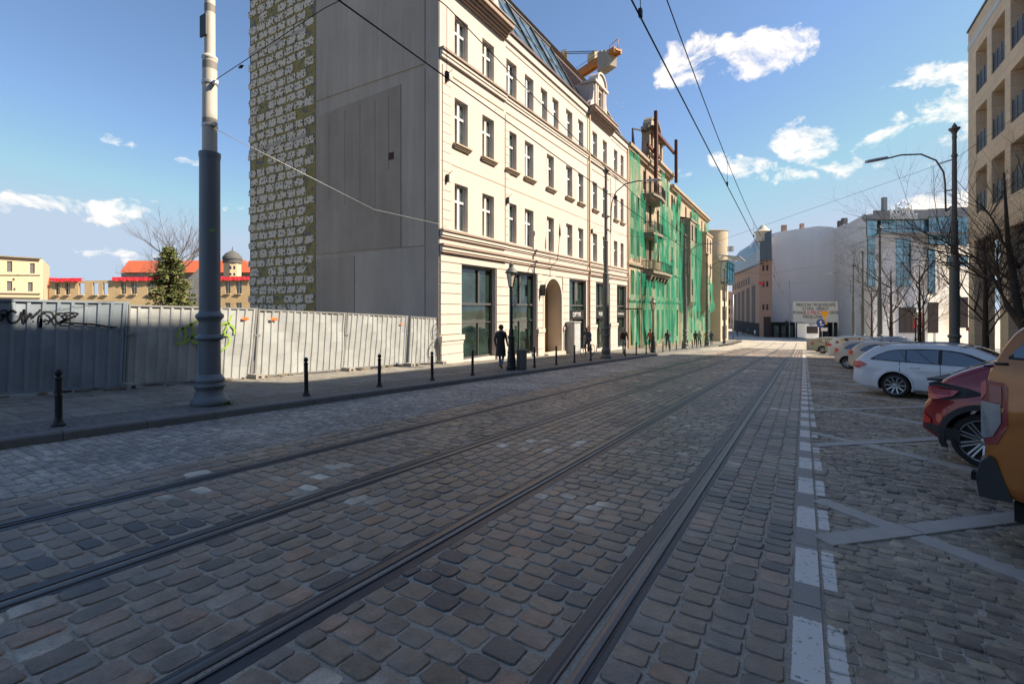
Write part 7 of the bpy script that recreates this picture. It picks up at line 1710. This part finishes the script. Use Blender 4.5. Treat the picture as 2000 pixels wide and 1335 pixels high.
    hd_ = Vector(J['hed'])*k; b = M(); 
    if hood: b.lathe([(.02, .125), (.075, .10), (.108, .03), (.112, -.04), (.095, -.12)], tuple(hd_+Vector((-.02, 0, .0))), 12); b.build('hood', mt, e)
    else:
        b.lathe([(.01, .125), (.06, .11), (.098, .05), (.102, 0), (.085, -.05)], tuple(hd_+Vector((-.025, 0, .005))), 12); b.build('hair', mat('hair', hair, .7), e)
    b = M(); b.obox(hd_+Vector((.095, 0, -.01)), (.014, 0, -.004), (0, .011, 0), (0, 0, .02)); b.build('nose', m_skin, e)
    for s_ in (-1, 1): b = M(); b.lathe([(.002, -.008), (.012, 0), (.002, .008)], tuple(hd_+Vector((.083, s_*.032, .018))), 6); b.build('eye', m_black, e)
    if coat:
        b = M(); mc = mat('coat', coat, .9, noise=[(8, .15)]); ra_ = [(.20, .50), (.185, .75), (.165, .95), (.15, 1.1), (.165, 1.3), (.13, 1.42), (.07, 1.48)]
        b.lathe([(r_*k, z*k) for r_, z in ra_], (0.01, 0, 0), 16); b.v = [(x_*.8, y_*1.05, z_) for x_, y_, z_ in b.v]; b.build('coat', mc, e)
    if pack:
        b = M(); b.lathe([(.05, 1.02), (.13, 1.06), (.15, 1.2), (.13, 1.38), (.05, 1.44)], (-.17, 0, 0), 12); b.v = [(-.17+(x_+.17)*.7, y_, z_) for x_, y_, z_ in b.v]; b.build('backpack', mat('backpack', pack, .8), e)
    e.rotation_euler[2] = hd; return e
DN = math.pi/2; UP = -math.pi/2      # down the street (+Y), towards the camera (-Y)
person(-9.9, 15.55, 'woman in a long dark coat and jeans behind the old lantern', DN+.25, (.03,.028,.03), (.07,.11,.19), (.2,.09,.04), 1.70, 'walk', (.05,.025,.015), coat=(.028,.026,.028))
cy = person(-10.95, 26.8, 'cyclist in dark clothes and reddish scarf riding towards the camera on the pavement', UP-.1, (.035,.04,.06), (.04,.05,.075), (.02,.02,.02), 1.74, 'ride', (.12,.03,.015))
person(-10.05, 30.7, 'man in brown jacket and grey-blue jeans with a dark backpack walking away', DN, (.16,.085,.06), (.2,.27,.33), (.03,.03,.03), 1.8, 'walk', (.35,.35,.36), pack=(.01,.012,.014))
person(-9.9, 36.6, 'person in a rust-brown jacket partly behind the far lantern', UP, (.2,.05,.03), (.02,.02,.025), h=1.75, pose='walk')
person(-10.2, 43.2, 'person in dark clothes before the green netting holding a phone', UP+.3, (.02,.02,.026), (.03,.04,.06), h=1.72, pose='phone')
person(-10.4, 57.0, 'person in black near the far end of the netting', DN, (.012,.012,.014), (.02,.02,.02), pose='stand')
person(-10.1, 62.0, 'person in a mustard yellow jacket beyond the netting', UP, (.45,.24,.02), (.02,.03,.05), h=1.78)
person(-9.8, 64.0, 'person in dark navy coat next to the yellow jacket', DN, (.02,.03,.06), (.03,.03,.03))
person(-10.6, 60.5, 'person in grey green coat at the end of the pavement', DN, (.12,.16,.11), (.03,.03,.03), pose='stand')
c = V(1474, 104); person(c.x, c.y, 'person in white top and blue trousers crossing the square', .3, (.6,.6,.6), (.02,.06,.12), dz=.02)
for (u, d, cl, l) in ((1481, 112, (.3,.03,.03), 'person in a dark red coat by the salmon department store'), (1486, 113, (.35,.1,.08), 'person in a brick red jacket by the salmon department store'), (1440, 108, (.02,.02,.03), 'distant person in black left of the white pole'), (1452, 116, (.1,.03,.03), 'distant person in maroon under the dark shop band'), (1404, 82, (.04,.04,.06), 'distant person in dark blue at the corner house'), (1462, 118, (.15,.15,.17), 'distant person in grey under the dark shop band'), (1412, 90, (.3,.18,.1), 'distant person in a tan coat at the corner house')):
    c = V(u, d); person(c.x, c.y, l, random.uniform(-3, 3), cl, (.02,.02,.03), dz=.02, pose=random.choice(['walk', 'stand']))
# bicycle under the cyclist
Bk = empty('bicycle', (-10.95, 26.8, gz(26.8)+.12), 'dark city bicycle ridden on the pavement', 'bicycle')
ax = Matrix.Rotation(R(90), 3, 'X')
for xw in (-.53, .55):
    w = empty('wheel', (xw, 0, .345), None, None); w.parent = Bk; ring = [(.335*math.cos(2*math.pi*i/24), 0, .335*math.sin(2*math.pi*i/24)) for i in range(25)]
    b = M(); b.tube(ring, .018, 6, caps=False); b.build('tyre', m_tyre, w); b = M()
    for i in range(14): a = 2*math.pi*i/14; b.tube([(0, .02*(-1)**i, 0), (.325*math.cos(a), 0, .325*math.sin(a))], .003, 3, caps=False)
    b.lathe([(.025, -.04), (.025, .04)], (0,0,0), 8, 0, True, ax); b.build('spokes', m_galv, w)
b = M()
for p, q in (((-.53,0,.345),(-.05,0,.30)), ((-.53,0,.345),(-.22,0,.82)), ((-.05,0,.30),(-.24,0,.88)), ((-.05,0,.30),(.36,0,.80)), ((-.2,0,.74),(.34,0,.86)), ((.36,0,.76),(.55,0,.345)), ((.36,0,.76),(.30,0,1.02))): b.tube([p, q], .016, 6)
b.build('frame', m_black, Bk); b = M(); b.tube([(.44,-.28,1.03), (.33,-.2,1.05), (.30,0,1.02), (.33,.2,1.05), (.44,.28,1.03)], .013, 6); b.build('handlebar', m_black, Bk)
b = M(); b.box(-.36, -.1, -.08, .08, .87, .92); b.build('saddle', m_black, Bk)
b = M(); b.box(-.09, -.01, -.16, -.06, .19, .21); b.box(.03, .12, .06, .16, .38, .40); b.tube([(-.05,-.06,.3),(-.05,-.1,.2)], .01, 5); b.tube([(-.05,.06,.3),(.07,.08,.39)], .01, 5); b.build('pedals', m_black, Bk); Bk.rotation_euler[2] = UP-.1
# odds and ends at the far side of the parking row
for (x, y, l) in ((.9, 62.5, 'pale grey utility box with a jagged red mark at the end of the parked cars'),):
    e = empty('utility_box', (x, y, gz(y)), l, 'utility box'); b = M(); b.box(-.65, .65, -.3, .3, 0, 1.25); b.build('body', m_cab, e); b = M(); b.box(-.69, .69, -.34, .34, 1.25, 1.31); b.build('lid', m_cab, e)
    b = M(); b.prism([(.15,-.31,.1),(.35,-.31,.5),(.1,-.31,.65),(.4,-.31,.9),(.62,-.31,1.2),(.64,-.31,.7),(.5,-.31,.55),(.62,-.31,.2)], (0,-.01,0)); b.build('red_mark', m_red, e)
# slender signal posts at the square
for (u, d, v, l) in ((1542, 98, 548, 'slim pale mast with traffic lights left of the billboard'), (1432, 88, 575, 'thin post at the end of the left pavement')):
    c = V(u, d); e = empty('signal_mast', (c.x, c.y, gz(c.y)), l, 'mast'); zt = zat(v, d)-gz(c.y); b = M(); b.tube([(0,0,0), (0,0,zt)], [.11, .08], 8); b.build('post', m_galv, e)
    if d > 90:
        b = M(); b.obox((-.55, -.1, 3.1), (.2, 0, 0), (0, .15, 0), (0, 0, .5)); b.build('traffic_light', m_black, e)
# discarded stub on the cobbles
b = M(); b.bar((1.85, 3.83, gz(3.83)+.012), (1.87, 3.87, gz(3.87)+.012), .008); b.build('cigarette_stub', m_letter, None, label='tiny white cigarette stub on the cobbles', cat='litter')
